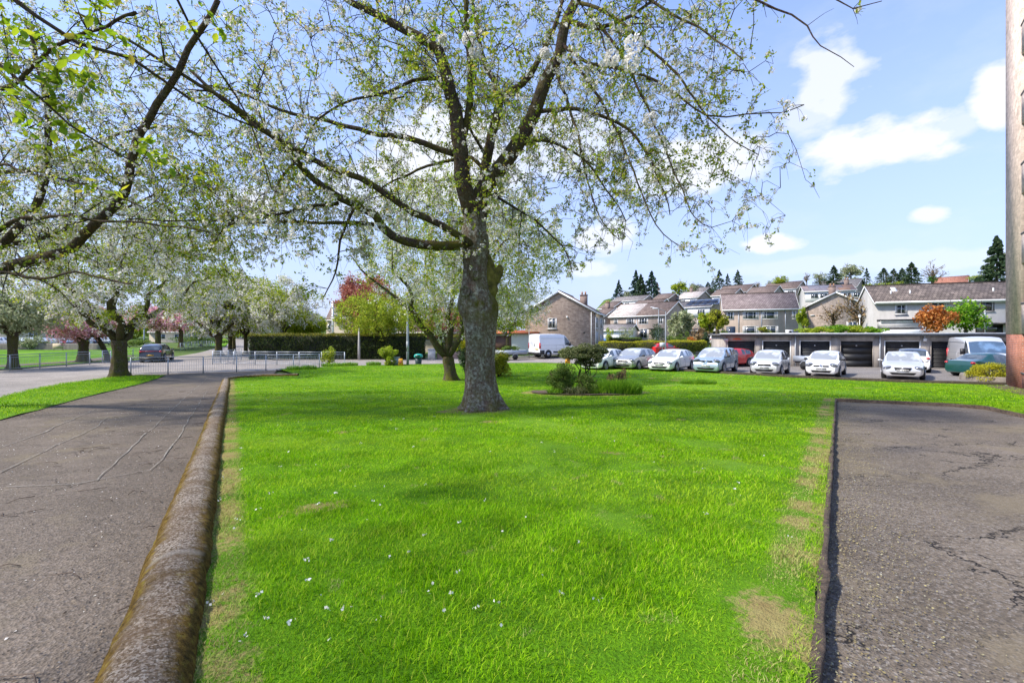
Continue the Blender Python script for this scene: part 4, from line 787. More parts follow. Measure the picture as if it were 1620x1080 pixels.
def put(o, px, d, head, label, cat='car', group=None, z=None, xy=None):
    x, y = (at(px, d), d) if xy is None else xy; a = math.atan2(head[1], head[0]); zz = z
    if zz is None: zz = (G(x+head[0], y+head[1])+G(x-head[0], y-head[1]))/2+.03
    o.location = (x, y, zz); o.rotation_euler = (0, 0, a); tag(o, label, cat, group); return o
pw = plain('paint_white', (.88,.88,.88), .22, coat=1, var=.03); ps = plain('paint_silver', (.66,.66,.67), .28, .3, coat=1, var=.03); psd = plain('paint_silver_dark', (.42,.43,.43), .28, .5, coat=1, var=.03)
pb = plain('paint_ice_blue', (.42,.52,.62), .26, .4, coat=1, var=.03); prd = plain('paint_red', (.62,.02,.025), .2, coat=1, var=.03); pk = plain('paint_black', (.02,.022,.028), .15, coat=1, var=.03); pg = plain('paint_green', (.012,.075,.065), .15, .2, coat=1, var=.03)
pbl = plain('paint_blue', (.04,.20,.5), .25, coat=1); pn = plain('paint_navy', (.03,.05,.09), .2, coat=1); pcr = plain('paint_pale', (.60,.62,.52), .3, coat=1)
HN = (-.64, -.77); RG = 'cars parked nose-in along the edging wall'
put(make_car('hatch', 3.95, 1.72, 1.48, pw, 'SD13 FXM', grille='trap'), 955, 33.8, HN, 'white hatchback at the left end of the row, half hidden by the clipped shrub', group=RG)
put(make_car('mini', 4.05, 1.76, 1.50, psd, 'SH57 KUO', grille='bar', lower='dm'), 1005, 34.2, HN, 'dull silver grey hatchback in the row between two white cars', group=RG)
put(make_car('hatch', 4.55, 1.80, 1.47, pw, 'FX66 HZK', grille='bar', badge='disc'), 1063, 32.6, HN, 'bright white estate car in the row beside the ice blue people carrier', group=RG)
put(make_car('mpv', 4.45, 1.80, 1.63, pb, 'SL08 MKO', grille='split', badge='disc', lower='dm'), 1133, 31.3, HN, 'ice blue people carrier in the row in front of the red car', group=RG)
put(make_car('mini', 3.75, 1.68, 1.52, ps, 'SJ06 OSZ', grille='bar', badge='disc', lower='dm'), 1219, 29.6, HN, 'small pale silver hatchback with black mirrors in front of the second and third garage doors', group=RG)
put(make_car('mini', 3.95, 1.70, 1.49, pw, 'OB08 XPM', grille='split', badge='blue', lower='dm'), 1307, 28.7, (-.66, -.75), 'white hatchback with a wide black lower grille parked before the grey trailer', group=RG)
put(make_car('saloon', 4.6, 1.86, 1.48, ps, 'AK12 KBE', grille='trap', badge='slash'), 1428, 27.3, HN, 'large pale silver saloon with a diagonal grille bar at the right end of the row', group=RG)
put(make_car('hatch', 4.3, 1.78, 1.44, prd), 1050, 58.0, (.88, .47), 'red hatchback driving past the yellow green hedge')
put(make_car('hatch', 4.2, 1.78, 1.44, prd, 'SC17 LNE'), 1153, 37.0, (-.90, -.43), 'red car standing behind the ice blue people carrier in front of the first garage', z=-.92)
put(make_car('hatch', 4.4, 1.8, 1.44, pw), 1131, 75, (.35, .93), 'distant white car seen from behind on the sloping drive left of the garages')
put(make_car('suv', 4.36, 1.80, 1.58, pw, roofp=pk, lower='dm'), 1441, 32.3, (.60, .80), 'white crossover with a black tailgate parked facing the garages behind the silver saloon')
put(make_car('coupe', 4.65, 1.74, 1.38, pg, rearplate=None), 1566, 28.2, (.98, .17), 'dark green coupe with red tail lights half hidden by the corner of the flats', z=-.90)
put(make_car('suv', 4.45, 1.85, 1.65, pk, rearplate='SD16 VZX'), 249, 44.5, (-.40, .92), 'black estate style car with a roof rail driving away on the road behind the railings')
q = MB(); suv = bpy.data.objects[[o.name for o in bpy.data.objects if o.get('label', '').startswith('black estate')][0]]
for s in (1, -1): q.tube([(.9, s*.62, 1.63), (.7, s*.64, 1.69), (-1.2, s*.64, 1.69), (-1.4, s*.62, 1.62)], .02, 5)
q.build('roof_rail', ALLOY, suv); q = MB(); q.box((-2.246, -.62, .98), (-2.15, .62, 1.02)); q.build('light_strip', TAIL, suv)
# far parked cars on the left
LG = 'cars parked beyond the low stone wall on the left'
for px, d, kind, L, H, p_, hd, lb in [(-4,88,'suv',4.4,1.65,pw,(.2,-.98),'white tall car at the far left edge beyond the stone wall'),(13,92,'hatch',4.2,1.45,pbl,(-.2,.98),'blue car beside the first roadside tree trunk beyond the wall'),
      (32,90,'hatch',4.2,1.45,pw,(.1,-.99),'white car whose roof shows just above the left end of the wall bush'),(50,90,'mpv',4.4,1.6,ps,(.3,-.95),'silver people carrier hidden to its roof by the wall bush'),
      (68,88,'hatch',4.2,1.45,psd,(.5,-.85),'grey silver car at the right end of the wall bush'),(86,80,'saloon',4.5,1.45,pk,(.75,-.66),'dark saloon seen from behind beside the board on the wall'),
      (104,84,'hatch',4.2,1.45,prd,(.6,-.8),'red car facing the lawn beyond the stone wall'),(119,80,'suv',4.4,1.62,pn,(.55,-.83),'dark grey car facing the road next to the red car'),
      (139,84,'suv',4.4,1.6,ps,(.6,-.8),'silver car partly behind the pink blossom trunk'),(153,86,'hatch',4.2,1.48,pn,(.6,-.8),'navy car between the two pink blossom trunks'),(168,90,'mini',4.0,1.5,pcr,(.6,-.8),'pale green car beyond the grass bank'),(181,93,'mini',4.0,1.5,pw,(.6,-.8),'off white car last in the far row before the big tree trunk')]:
    put(make_car(kind, L, 1.78, H, p_), px, d, hd, lb, group=LG)
put(make_car('hatch', 4.2, 1.78, 1.45, pn), 340, 118, (.5, -.86), 'small dark car far down the road under the white blossom') if False else None
put(make_car('hatch', 4.1, 1.78, 1.45, pbl), 949, 84, (.3, -.95), 'blue car beside the porch behind the yellow green hedge')
# vans ------------------------------------------------------------------
def make_van(paint, H, L, Wd, bump_mat, front='low', sidebits=True):
    root = empty('van', (0, 0, 0)); w = Wd/2; b, gws, gsd = MB(), MB(), MB()
    # side profile of nose (x from L/2 back)
    prof = [(0,.62,.86),(.06,.98,.92),(.45,1.12,.97),(.75,1.24,.985),(.95,1.34,.99),(1.62,H-.30,.96),(1.95,H-.08,.97),(2.4,H,.985),(3.2,H+.005,1),(L*.85,H,1),(L-.06,H-.03,.99),(L,H-.12,.98)]
    rings = []
    for i, (dx, zt, pw_) in enumerate(prof):
        x = L/2-dx; ww = w*pw_; bl = min(1.28, zt-.05); top = ww*(.96 if i < 5 else .90 if i < 9 else .90); zs = zt-(.03 if i < 5 else .16)
        rings.append([(x,0,.32),(x,ww*.9,.32),(x,ww*.99,.42),(x,ww,.75 if zt > .8 else .5),(x,ww*.995,bl),(x,(ww*.995+top)/2 if i >= 5 else top, (bl+zs)/2 if i >= 5 else zs),(x,top,zs),(x,top*.93,zt-.03 if i < 5 else zt-.05),(x,top*.5,zt),(x,0,zt+.01)])
    n = len(rings[0]); R3 = np.array(rings)
    for sgn in (1, -1):
        V = R3.copy(); V[:, :, 1] *= sgn; V = V.reshape(-1, 3); fb, fw, fs_ = [], [], []
        for i in range(len(prof)-1):
            for k in range(n-1):
                f = (i*n+k, i*n+k+1, (i+1)*n+k+1, (i+1)*n+k); f = f if sgn < 0 else f[::-1]
                (fw if (i == 4 and k >= 7) else fs_ if (k in (4, 5) and i in (4, 5)) else fb).append(f)
        for i, e in ((0, 0), (len(prof)-1, 1)): f = tuple(i*n+k for k in range(n)); fb.append(f if (sgn > 0) ^ (e == 1) else f[::-1])
        for mb, ff in ((b, fb), (gws, fw), (gsd, fs_)): mb.add(V, ff)
    import bmesh
    for mb, nm, mt in ((b, 'body', paint), (gws, 'windscreen', m_glass('van_glass', (.06,.10,.16), .05)), (gsd, 'side_window', CGLASS)):
        o = mb.build(nm, mt, root, True); bb = bmesh.new(); bb.from_mesh(o.data); bmesh.ops.remove_doubles(bb, verts=bb.verts, dist=.001); bmesh.ops.delete(bb, geom=[v for v in bb.verts if not v.link_faces], context='VERTS')
        if nm == 'body': bmesh.ops.recalc_face_normals(bb, faces=bb.faces)
        for e in bb.edges:
            if len(e.link_faces) == 2 and e.calc_face_angle(0) > R(30): e.smooth = False
        bb.to_mesh(o.data); bb.free()
    r = .35; am = MB()
    for x in (L/2-.95, -L/2+1.15):
        for s in (1, -1):
            am = MB(); am.cyl((x, 0, r+.04), r+.09, s*(w-.3), s*(w+.005), 22); am.build('wheel_arch', DARK, root); wh = bpy.data.objects.new('wheel', None); COL.objects.link(wh); wh.parent = root; wh.location = (x, 0, r)
            t = MB(); t.cyl((0,0,0), r, s*(w-.22), s*(w+.01), 24); t.build('tyre', RUBBER, wh); t = MB(); t.cyl((0,0,0), r*.6, s*(w-.1), s*(w+.016), 18); t.cyl((0,0,0), r*.25, s*(w), s*(w+.035), 12); t.build('rim', ALLOY, wh)
    for s in (1, -1):
        q = MB(); q.ell((L/2-.32, s*w*.80, 1.0), (.28, .16, .13), 12, 8, Matrix.Rotation(-s*.35, 3, 'Z')); q.build('headlight', LAMP, root, True)
        q = MB(); q.box((-L/2-.012, s*w*.86 if s > 0 else -w*.985, .95), (-L/2+.1, w*.985 if s > 0 else -w*.86, 1.55)); q.box((-L/2, (w*.97) if s > 0 else -w*1.006, .95), (-L/2+.13, w*1.006 if s > 0 else -w*.97, 1.5)); q.build('tail_light', TAIL, root)
        q = MB(); q.box((-.9, min(s*w*.99, s*w*1.012), .50), (L/2-1.45, max(s*w*.99, s*w*1.012), .66)); q.box((-L/2+.02, min(s*w*.99, s*w*1.012), .34), (-L/2+.62, max(s*w*.99, s*w*1.012), .78)); q.build('side_trim', bump_mat, root)
        q = MB(); q.box((L/2-1.42, min(s*(w+.02), s*(w+.26)), 1.22), (L/2-1.30, max(s*(w+.02), s*(w+.26)), 1.60)); q.build('mirror', DARK, root)
        q = MB()
        for zz in (.92, 1.30, 2.02): q.box((-L/2+.15, min(s*w*.93, s*w*(1.003 if zz < 1.4 else .955)), zz), (L/2-2.1, max(s*w*.93, s*w*(1.003 if zz < 1.4 else .955)), zz+.014))
        for xx in (L/2-2.1, .1-.6): q.box((xx, min(s*w*.93, s*w*1.004), .7), (xx+.014, max(s*w*.93, s*w*1.004), 1.28))
        q.build('panel_seam', plain('seam_grey', (.32,.33,.34), .6), root)
    q = MB(); q.box((L/2-.03, -w*.55, .70), (L/2+.02, w*.55, .92)); q.build('grille', DARK, root); q = MB(); q.box((L/2-.06, -w*.88, .30), (L/2+.035, w*.88, .58)); q.build('bumper', bump_mat, root)
    q = MB(); q.box((-L/2-.06, -w*.97, .34), (-L/2+.06, w*.97, .56)); q.build('rear_bumper', bump_mat, root)
    q = MB(); q.box((-L/2-.006, -.008, .6), (-L/2+.02, .008, H-.25)); q.build('rear_door_seam', DARK, root); q = MB(); q.box((-L/2-.02, -.12, 1.2), (-L/2, -.06, 1.45)); q.build('door_handle', DARK, root)
    q = MB(); q.box((-L/2-.018, -w*.75, .82), (-L/2, -w*.25, .94)); q.build('number_plate', PLATE_Y, root)
    return root
put(make_van(plain('van_white', (.80,.81,.83), .3, coat=.5, var=.03), 2.50, 5.4, 2.0, DARK), 876, 51.0, (.82, .57), 'high roofed white panel van parked on the side road behind the clipped shrub', 'van')
put(make_van(ps, 2.38, 5.5, 2.05, plain('van_trim', (.12,.12,.13), .5)), 1549, 31.4, (-.50, -.866), 'silver high roofed van parked against the last garages behind the green coupe', 'van', z=-.94)
def trailer(px, d, head, label, L=2.2, Wd=1.4, col=GALV, load=False):
    r = empty('trailer', (0, 0, 0)); q = MB(); zb = .55
    for a, b in (((-L/2,-Wd/2,zb),(L/2,-Wd/2+.04,zb+.4)), ((-L/2,Wd/2-.04,zb),(L/2,Wd/2,zb+.4)), ((-L/2,-Wd/2+.041,zb),(-L/2+.04,Wd/2-.041,zb+.4)), ((L/2-.04,-Wd/2+.041,zb),(L/2,Wd/2-.041,zb+.4)), ((-L/2+.041,-Wd/2+.041,zb),(L/2-.041,Wd/2-.041,zb+.05))): q.box(a, b)
    q.build('bed', col, r); q = MB(); q.tube([(L/2, .3, zb-.05), (L/2+.9, 0, zb-.05)], .03, 5); q.tube([(L/2, -.3, zb-.05), (L/2+.9, 0, zb-.05)], .03, 5); q.tube([(L/2+.7, 0, zb), (L/2+.7, 0, .05)], .025, 5); q.box((-L/2, -.4, zb-.1), (L/2, -.34, zb-.002)); q.box((-L/2, .34, zb-.1), (L/2, .4, zb-.002)); q.build('drawbar', DARK, r)
    for s in (1, -1):
        w_ = MB(); w_.cyl((0, 0, .27), .27, s*(Wd/2+.03), s*(Wd/2+.18), 18); w_.cyl((0, 0, .27), .13, s*(Wd/2+.03), s*(Wd/2+.19), 12); w_.build('wheel', RUBBER, r)
        m_ = MB(); th = np.linspace(.1, math.pi-.1, 9); m_.tube([(math.cos(a)*.33, s*(Wd/2+.1), .27+math.sin(a)*.33) for a in th], .03, 4); m_.build('mudguard', col, r)
        l_ = MB(); l_.box((-L/2-.03, s*Wd*.4-.08, zb-.02), (-L/2, s*Wd*.4+.08, zb+.08)); l_.build('tail_light', TAIL, r)
    return put(r, px, d, head, label, 'trailer')
trailer(1283, 33.6, (.35, -.94), 'small grey box trailer parked by the third garage door behind the white hatchback', 1.9, 1.15)
tr = trailer(808, 47.6, (.86, .50), 'grey flatbed trailer heaped with cut greenery hitched behind the white van', 3.0, 1.6)
# ================================================================== VEGETATION
def unit(a): return a/(np.linalg.norm(a, axis=-1, keepdims=True)+1e-9)
def cards(C, s, ar=.32, dirv=None, spread=1.0, fold=.25, flat=False):
    C = np.asarray(C, float); n = len(C); s = np.broadcast_to(np.asarray(s, float), (n,))[:, None]
    a = rng.normal(size=(n, 3)); 
    if dirv is not None: a = a*spread+np.asarray(dirv)
    if flat: a[:, 2] *= .12
    a = unit(a); b = unit(np.cross(a, (np.array((0, 0, 1.))+rng.normal(size=(n, 3))*.25) if flat else rng.normal(size=(n, 3)))); c = np.cross(a, b)
    V = np.stack([C-a*s*.5, C+b*s*ar+c*s*fold*ar, C+a*s*.5, C-b*s*ar+c*s*fold*ar], 1).reshape(-1, 3)
    return V, np.arange(n*4).reshape(-1, 4)
def card_obj(name, C, s, mat, par, **k):
    V, Fc = cards(C, s, **k); return mk(name, V, Fc, mat, par)
LM = dict(
 cherry=leafmat('leaf_cherry', [(0,(.17,.27,.015)),(.45,(.32,.43,.025)),(.8,(.50,.53,.05)),(1,(.44,.31,.07))], .5),
 near=leafmat('leaf_near', [(0,(.15,.27,.012)),(.5,(.28,.42,.018)),(.85,(.46,.52,.03)),(1,(.52,.42,.05))], .55),
 white=leafmat('petal_white', [(0,(.66,.63,.54)),(.5,(.86,.83,.76)),(1,(.93,.90,.85))], .4, .6),
 pink=leafmat('petal_pink', [(0,(.60,.26,.33)),(.5,(.80,.44,.50)),(1,(.90,.64,.68))], .4, .6),
 lime=leafmat('leaf_lime', [(0,(.17,.28,.015)),(.5,(.36,.46,.025)),(1,(.56,.56,.06))], .5),
 yellow=leafmat('leaf_yellow', [(0,(.26,.28,.015)),(.5,(.48,.46,.02)),(1,(.66,.60,.05))], .45),
 mid=leafmat('leaf_mid', [(0,(.07,.14,.02)),(.5,(.13,.22,.03)),(1,(.24,.30,.06))], .4),
 pale=leafmat('leaf_pale', [(0,(.22,.28,.12)),(.5,(.34,.38,.19)),(1,(.52,.52,.34))], .4),
 dark=leafmat('leaf_dark', [(0,(.022,.055,.025)),(.5,(.045,.09,.035)),(1,(.10,.14,.06))], .25),
 blue=leafmat('leaf_bluegreen', [(0,(.02,.055,.04)),(.5,(.04,.10,.065)),(1,(.10,.16,.10))], .25),
 red=leafmat('leaf_red', [(0,(.28,.07,.05)),(.5,(.46,.16,.11)),(1,(.62,.30,.20))], .45),
 orange=leafmat('leaf_orange', [(0,(.36,.10,.02)),(.5,(.55,.19,.04)),(1,(.66,.33,.09))], .45),
 brown=leafmat('leaf_brown', [(0,(.20,.12,.06)),(.5,(.34,.22,.11)),(1,(.46,.36,.16))], .4),
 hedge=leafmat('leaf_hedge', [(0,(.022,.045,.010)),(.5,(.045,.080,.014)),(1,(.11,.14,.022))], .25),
 hedgetop=leafmat('leaf_hedge_lit', [(0,(.12,.15,.02)),(.5,(.22,.23,.03)),(1,(.36,.30,.05))], .4),  # paler leaves for hedge tops: the light from above is put into the colour
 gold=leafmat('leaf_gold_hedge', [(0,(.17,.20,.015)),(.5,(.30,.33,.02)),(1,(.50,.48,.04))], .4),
 iris=leafmat('blade_iris', [(0,(.08,.22,.015)),(.5,(.20,.42,.02)),(1,(.36,.56,.04))], .5, .4),
 grey=leafmat('leaf_variegated', [(0,(.05,.08,.02)),(.45,(.12,.16,.045)),(.8,(.30,.32,.13)),(1,(.55,.54,.30))], .35),
 ivy=leafmat('leaf_ivy', [(0,(.03,.10,.015)),(.5,(.07,.19,.025)),(1,(.14,.28,.04))], .3))
BARK = m_bark('bark_cherry', base=(.15,.115,.088), lich=(.56,.55,.46), lw=1.0, moss=(.16,.15,.02)); BARKL = m_bark('bark_limbs', (.075,.055,.042), lich=(.33,.34,.28), lw=.45, moss=(.15,.14,.02)); BARK2 = m_bark('bark_far', (.085,.068,.05), lw=.35, moss=(.14,.15,.02)); BARKD = m_bark('bark_twig', (.045,.032,.026), lw=.25, red=(.09,.04,.03), moss=(.12,.11,.02))
def trunk_mesh(T, pts, rad, moss=.7, n=22, flare=.0):
    pts = np.array(pts, float); z0 = pts[0][2]; H = pts[-1][2]-z0; m = max(16, int(H/.1)); t = np.linspace(0, 1, m); zz = (pts[:, 2]-z0)/H; X = np.interp(t, zz, pts[:, 0]); Y = np.interp(t, zz, pts[:, 1]); Rr = np.interp(t, zz, rad); ph = rng.uniform(0, 9); V = []
    for k in range(m):
        z = z0+H*t[k]; f = max(0, 1-t[k]*H/.6)**2
        for j in range(n):
            a = 2*math.pi*j/n; r = Rr[k]*(1+.07*math.sin(a*4+ph+z)+.04*math.sin(a*7+ph*2-z*.6)+f*(.30+.28*max(0, math.sin(a*3+ph)))+.16*noise.noise(Vector((math.cos(a)*1.6+ph, math.sin(a)*1.6, z*1.1)))+.10*noise.noise(Vector((math.cos(a)*4, math.sin(a)*4+ph, z*3.5))))
            V.append((X[k]+r*math.cos(a), Y[k]+r*math.sin(a), z))
    T.big.add(np.array(V), [(i*n+j, i*n+(j+1) % n, (i+1)*n+(j+1) % n, (i+1)*n+j) for i in range(m-1) for j in range(n)]+[tuple((m-1)*n+j for j in range(n))]); T.mbig += list(np.repeat(np.clip(moss+.5*np.maximum(0, 1-t*H/.6), 0, 1), n))
class Tree:
    def __init__(s): s.big = MB(); s.small = MB(); s.mbig = []; s.nodes = []; s.tw = []          # tw: (point, dir, level)
    def tube(s, pts, rad, lv, sides=None, moss=.5):
        b = s.big if rad[0] > .035 else s.small; n0 = b.n; b.tube(pts, rad, sides or (12 if rad[0] > .2 else 8 if rad[0] > .08 else 5 if rad[0] > .02 else 3), cap=rad[0] > .03)
        if b is s.big: s.mbig += [moss]*(b.n-n0)
def smooth_path(pts, step):
    pts = np.array(pts, float); PP = np.vstack([2*pts[0]-pts[1], pts, 2*pts[-1]-pts[-2]]); Q = []
    for i in range(1, len(PP)-2):
        n = max(1, int(np.linalg.norm(PP[i+1]-PP[i])/step))
        for k in range(n):
            t = k/n; Q.append(.5*((2*PP[i])+(-PP[i-1]+PP[i+1])*t+(2*PP[i-1]-5*PP[i]+4*PP[i+1]-PP[i+2])*t*t+(-PP[i-1]+3*PP[i]-3*PP[i+1]+PP[i+2])*t**3))
    Q.append(PP[-2]); return np.array(Q)
def branch(T, p, d, L, r, lv, maxlv, dens, droop=.0, wob=.25, lift=0.0, keep=None, seg=None, ratio=.55, fill=1.0):
    n = seg or max(3, int(L/.22)); st = L/n; pts = [np.array(p, float)]; d = unit(np.array(d, float))
    for i in range(n):
        d = unit(d+rng.normal(size=3)*wob*.55+np.array((0, 0, lift*(i/n)-droop*(i/n)**1.2))); pts.append(pts[-1]+d*st)
        if pts[-1][2] < 1.6: d[2] = abs(d[2])*.3
        if keep is not None and not keep(pts[-1]): break
    if len(pts) < 2: return
    pts = np.array(pts); rad = r*np.linspace(1, .35 if lv < maxlv else .3, len(pts)); T.tube(pts, rad, lv, moss=.35 if r > .05 else .1)
    tan = np.gradient(pts, axis=0)
    if lv >= 1:
        for i in range(1, len(pts)): T.tw.append((pts[i], unit(tan[i]), lv, i == len(pts)-1))
    if lv >= maxlv: return
    m = rng.poisson(dens*L); 
    for _ in range(m):
        t = rng.uniform(.12, 1)**.8; j = min(len(pts)-1, int(t*(len(pts)-1))); tg = unit(tan[j]); side = unit(np.cross(tg, rng.normal(size=3)))
        nd = tg*rng.uniform(.25, .9)+side*rng.uniform(.6, 1.1)+np.array((0, 0, .18))
        branch(T, pts[j], nd, L*rng.uniform(.30, ratio+.1)*(1.1-.5*t), max(.0035, rad[j]*rng.uniform(.35, .6)), lv+1, maxlv, dens*1.25, droop*1.2, wob, lift, keep, None, ratio)
DEN = .8
def guided(T, path, r0, r1, step=.25, dens=2.2, L=2.2, maxlv=2, droop=.35, wob=.30, moss=.7, t0=.15, keep=None, jit=.03, pw=1.0, bright=.33):
    Q = smooth_path(path, step); n = len(Q); ph = rng.uniform(0, 100)
    Q[1:-1] += np.array([[noise.noise(Vector((i*.45, ph, k*7.7)))*jit*2 for k in range(3)] for i in range(1, n-1)])
    t = np.linspace(0, 1, n); rad = r0+(r1-r0)*t**pw; T.tube(Q, rad, 0, moss=moss); tan = np.gradient(Q, axis=0); length = np.linalg.norm(np.diff(Q, axis=0), axis=1).sum()
    T.nodes.append(Q[int(t0*n):])
    for _ in range(rng.poisson(dens*DEN*length)):
        u = rng.uniform(t0, 1); j = min(n-1, int(u*(n-1))); tg = unit(tan[j]); side = unit(np.cross(tg, rng.normal(size=3)))
        nd = tg*rng.uniform(.2, .9)+side+np.array((0, 0, .25)); branch(T, Q[j], nd, L*rng.uniform(.35, 1.0)*(1.15-.55*u), max(.006, min(rad[j]*.5, bright*.05)), 1, maxlv, 3.3, droop, wob, keep=keep)
    return Q
def fill(T, c, rad, N, step=.2, r0=.009, sides=3, sl=.35, droop=.10, gap=-.25, shell=.0, zmin=None, maxd=3.5, nsc=.45, moss=.1, targets=None):
    nodes = np.vstack(T.nodes); M_ = len(nodes); buf = np.zeros((M_+N*16, 3)); buf[:M_] = nodes
    q = unit(rng.normal(size=(N, 3)))*(rng.uniform(shell, 1, (N, 1))**.42); tg = q*np.array(rad)+np.array(c)
    if zmin is not None: tg = tg[tg[:, 2] > zmin]
    k = np.array([noise.noise(Vector(p*nsc)) > gap for p in tg]); tg = tg[k]
    if targets is not None: tg = np.array(targets)
    d0 = np.array([np.sqrt(((nodes-p)**2).sum(1).min()) for p in tg]); tg = tg[np.argsort(d0)]
    for p in tg:
        dd = ((buf[:M_]-p)**2).sum(1); j = int(dd.argmin()); d = math.sqrt(dd[j])
        if d > maxd or d < .12: continue
        a = buf[j]; n = max(3, min(14, int(d/step)+1)); t = np.linspace(0, 1, n)[:, None]; arch = np.array((0, 0, 1.))*.16*d+rng.normal(size=3)*.10*d
        pts = a+(p-a)*t+arch*np.sin(t*math.pi)+rng.normal(size=(n, 3))*.035*d*np.sin(t*math.pi)-np.array((0, 0, droop*d))*t**3; r = r0*(.55+.75*min(d, 2)); T.tube(pts, np.linspace(r, r*.4, n), 1, 4 if r > .012 else 3, moss)
        buf[M_:M_+n-1] = pts[1:]; M_ += n-1; tan = unit(pts[-1]-a)
        for i in range(1, n): T.tw.append((pts[i], tan, 2, i == n-1))
        for _ in range(sides):
            i = rng.integers(1, n); L = sl*rng.uniform(.4, 1.2); dv = unit(tan*.5+rng.normal(size=3)*.8); m = pts[i]+dv*L*.5+np.array((0,0,.03*L)); e = pts[i]+dv*L-np.array((0,0,droop*L)); T.tube(np.array([pts[i], m, e]), np.array([r*.5, r*.4, r*.25]), 2, 3, moss); T.tw.append((m, dv, 3, False)); T.tw.append((e, dv, 3, True))
def leafage(T, root, leaf, flower, nl, nf, sl, sf, spread=.09, fspread=.07, pf=.5, lvmin=1, frac=1.0, nm=('foliage', 'blossom')):
    A = np.array([t[0] for t in T.tw if t[2] >= lvmin]); D = np.array([t[1] for t in T.tw if t[2] >= lvmin])
    if frac < 1: k = rng.random(len(A)) < frac; A, D = A[k], D[k]
    isf = np.array([noise.noise(Vector(a*.55))*1.2+.5+rng.normal()*.22 for a in A]) > 1-pf
    if leaf:
        B = np.repeat(A, nl, 0); Dd = np.repeat(D, nl, 0); k = rng.random(len(B)) < np.repeat(np.where(isf, .45, 1.0), nl); B, Dd = B[k], Dd[k]
        C = B+rng.normal(size=B.shape)*spread*.55; card_obj(nm[0], C, sl*rng.uniform(.5, 1.25, len(C)), leaf, root, ar=.27, dirv=Dd*.4+np.array((0,0,-.25)))
    if flower and isf.any():
        B = np.repeat(A[isf], nf, 0); C = B+unit(rng.normal(size=B.shape))*fspread*rng.uniform(.4, 1, (len(B), 1))+np.array((0, 0, -.02)); card_obj(nm[1], C, sf*rng.uniform(.7, 1.2, len(C)), flower, root, ar=.45)
    print('TW', root['label'][:40], len(A)); return len(A)
def fin_tree(T, root, bm=None, tm=None, trunk_name='trunk'):
    if T.big.v: o = T.big.build(trunk_name, bm or BARK, root, True); fattr(o, 'moss', T.mbig)
    if T.small.v: o = T.small.build('twigs', tm or BARKD, root, False); fattr(o, 'moss', np.full(T.small.n, .15))
def W3(px, py, d): return np.array((at(px, d), d, zat(py, d)))
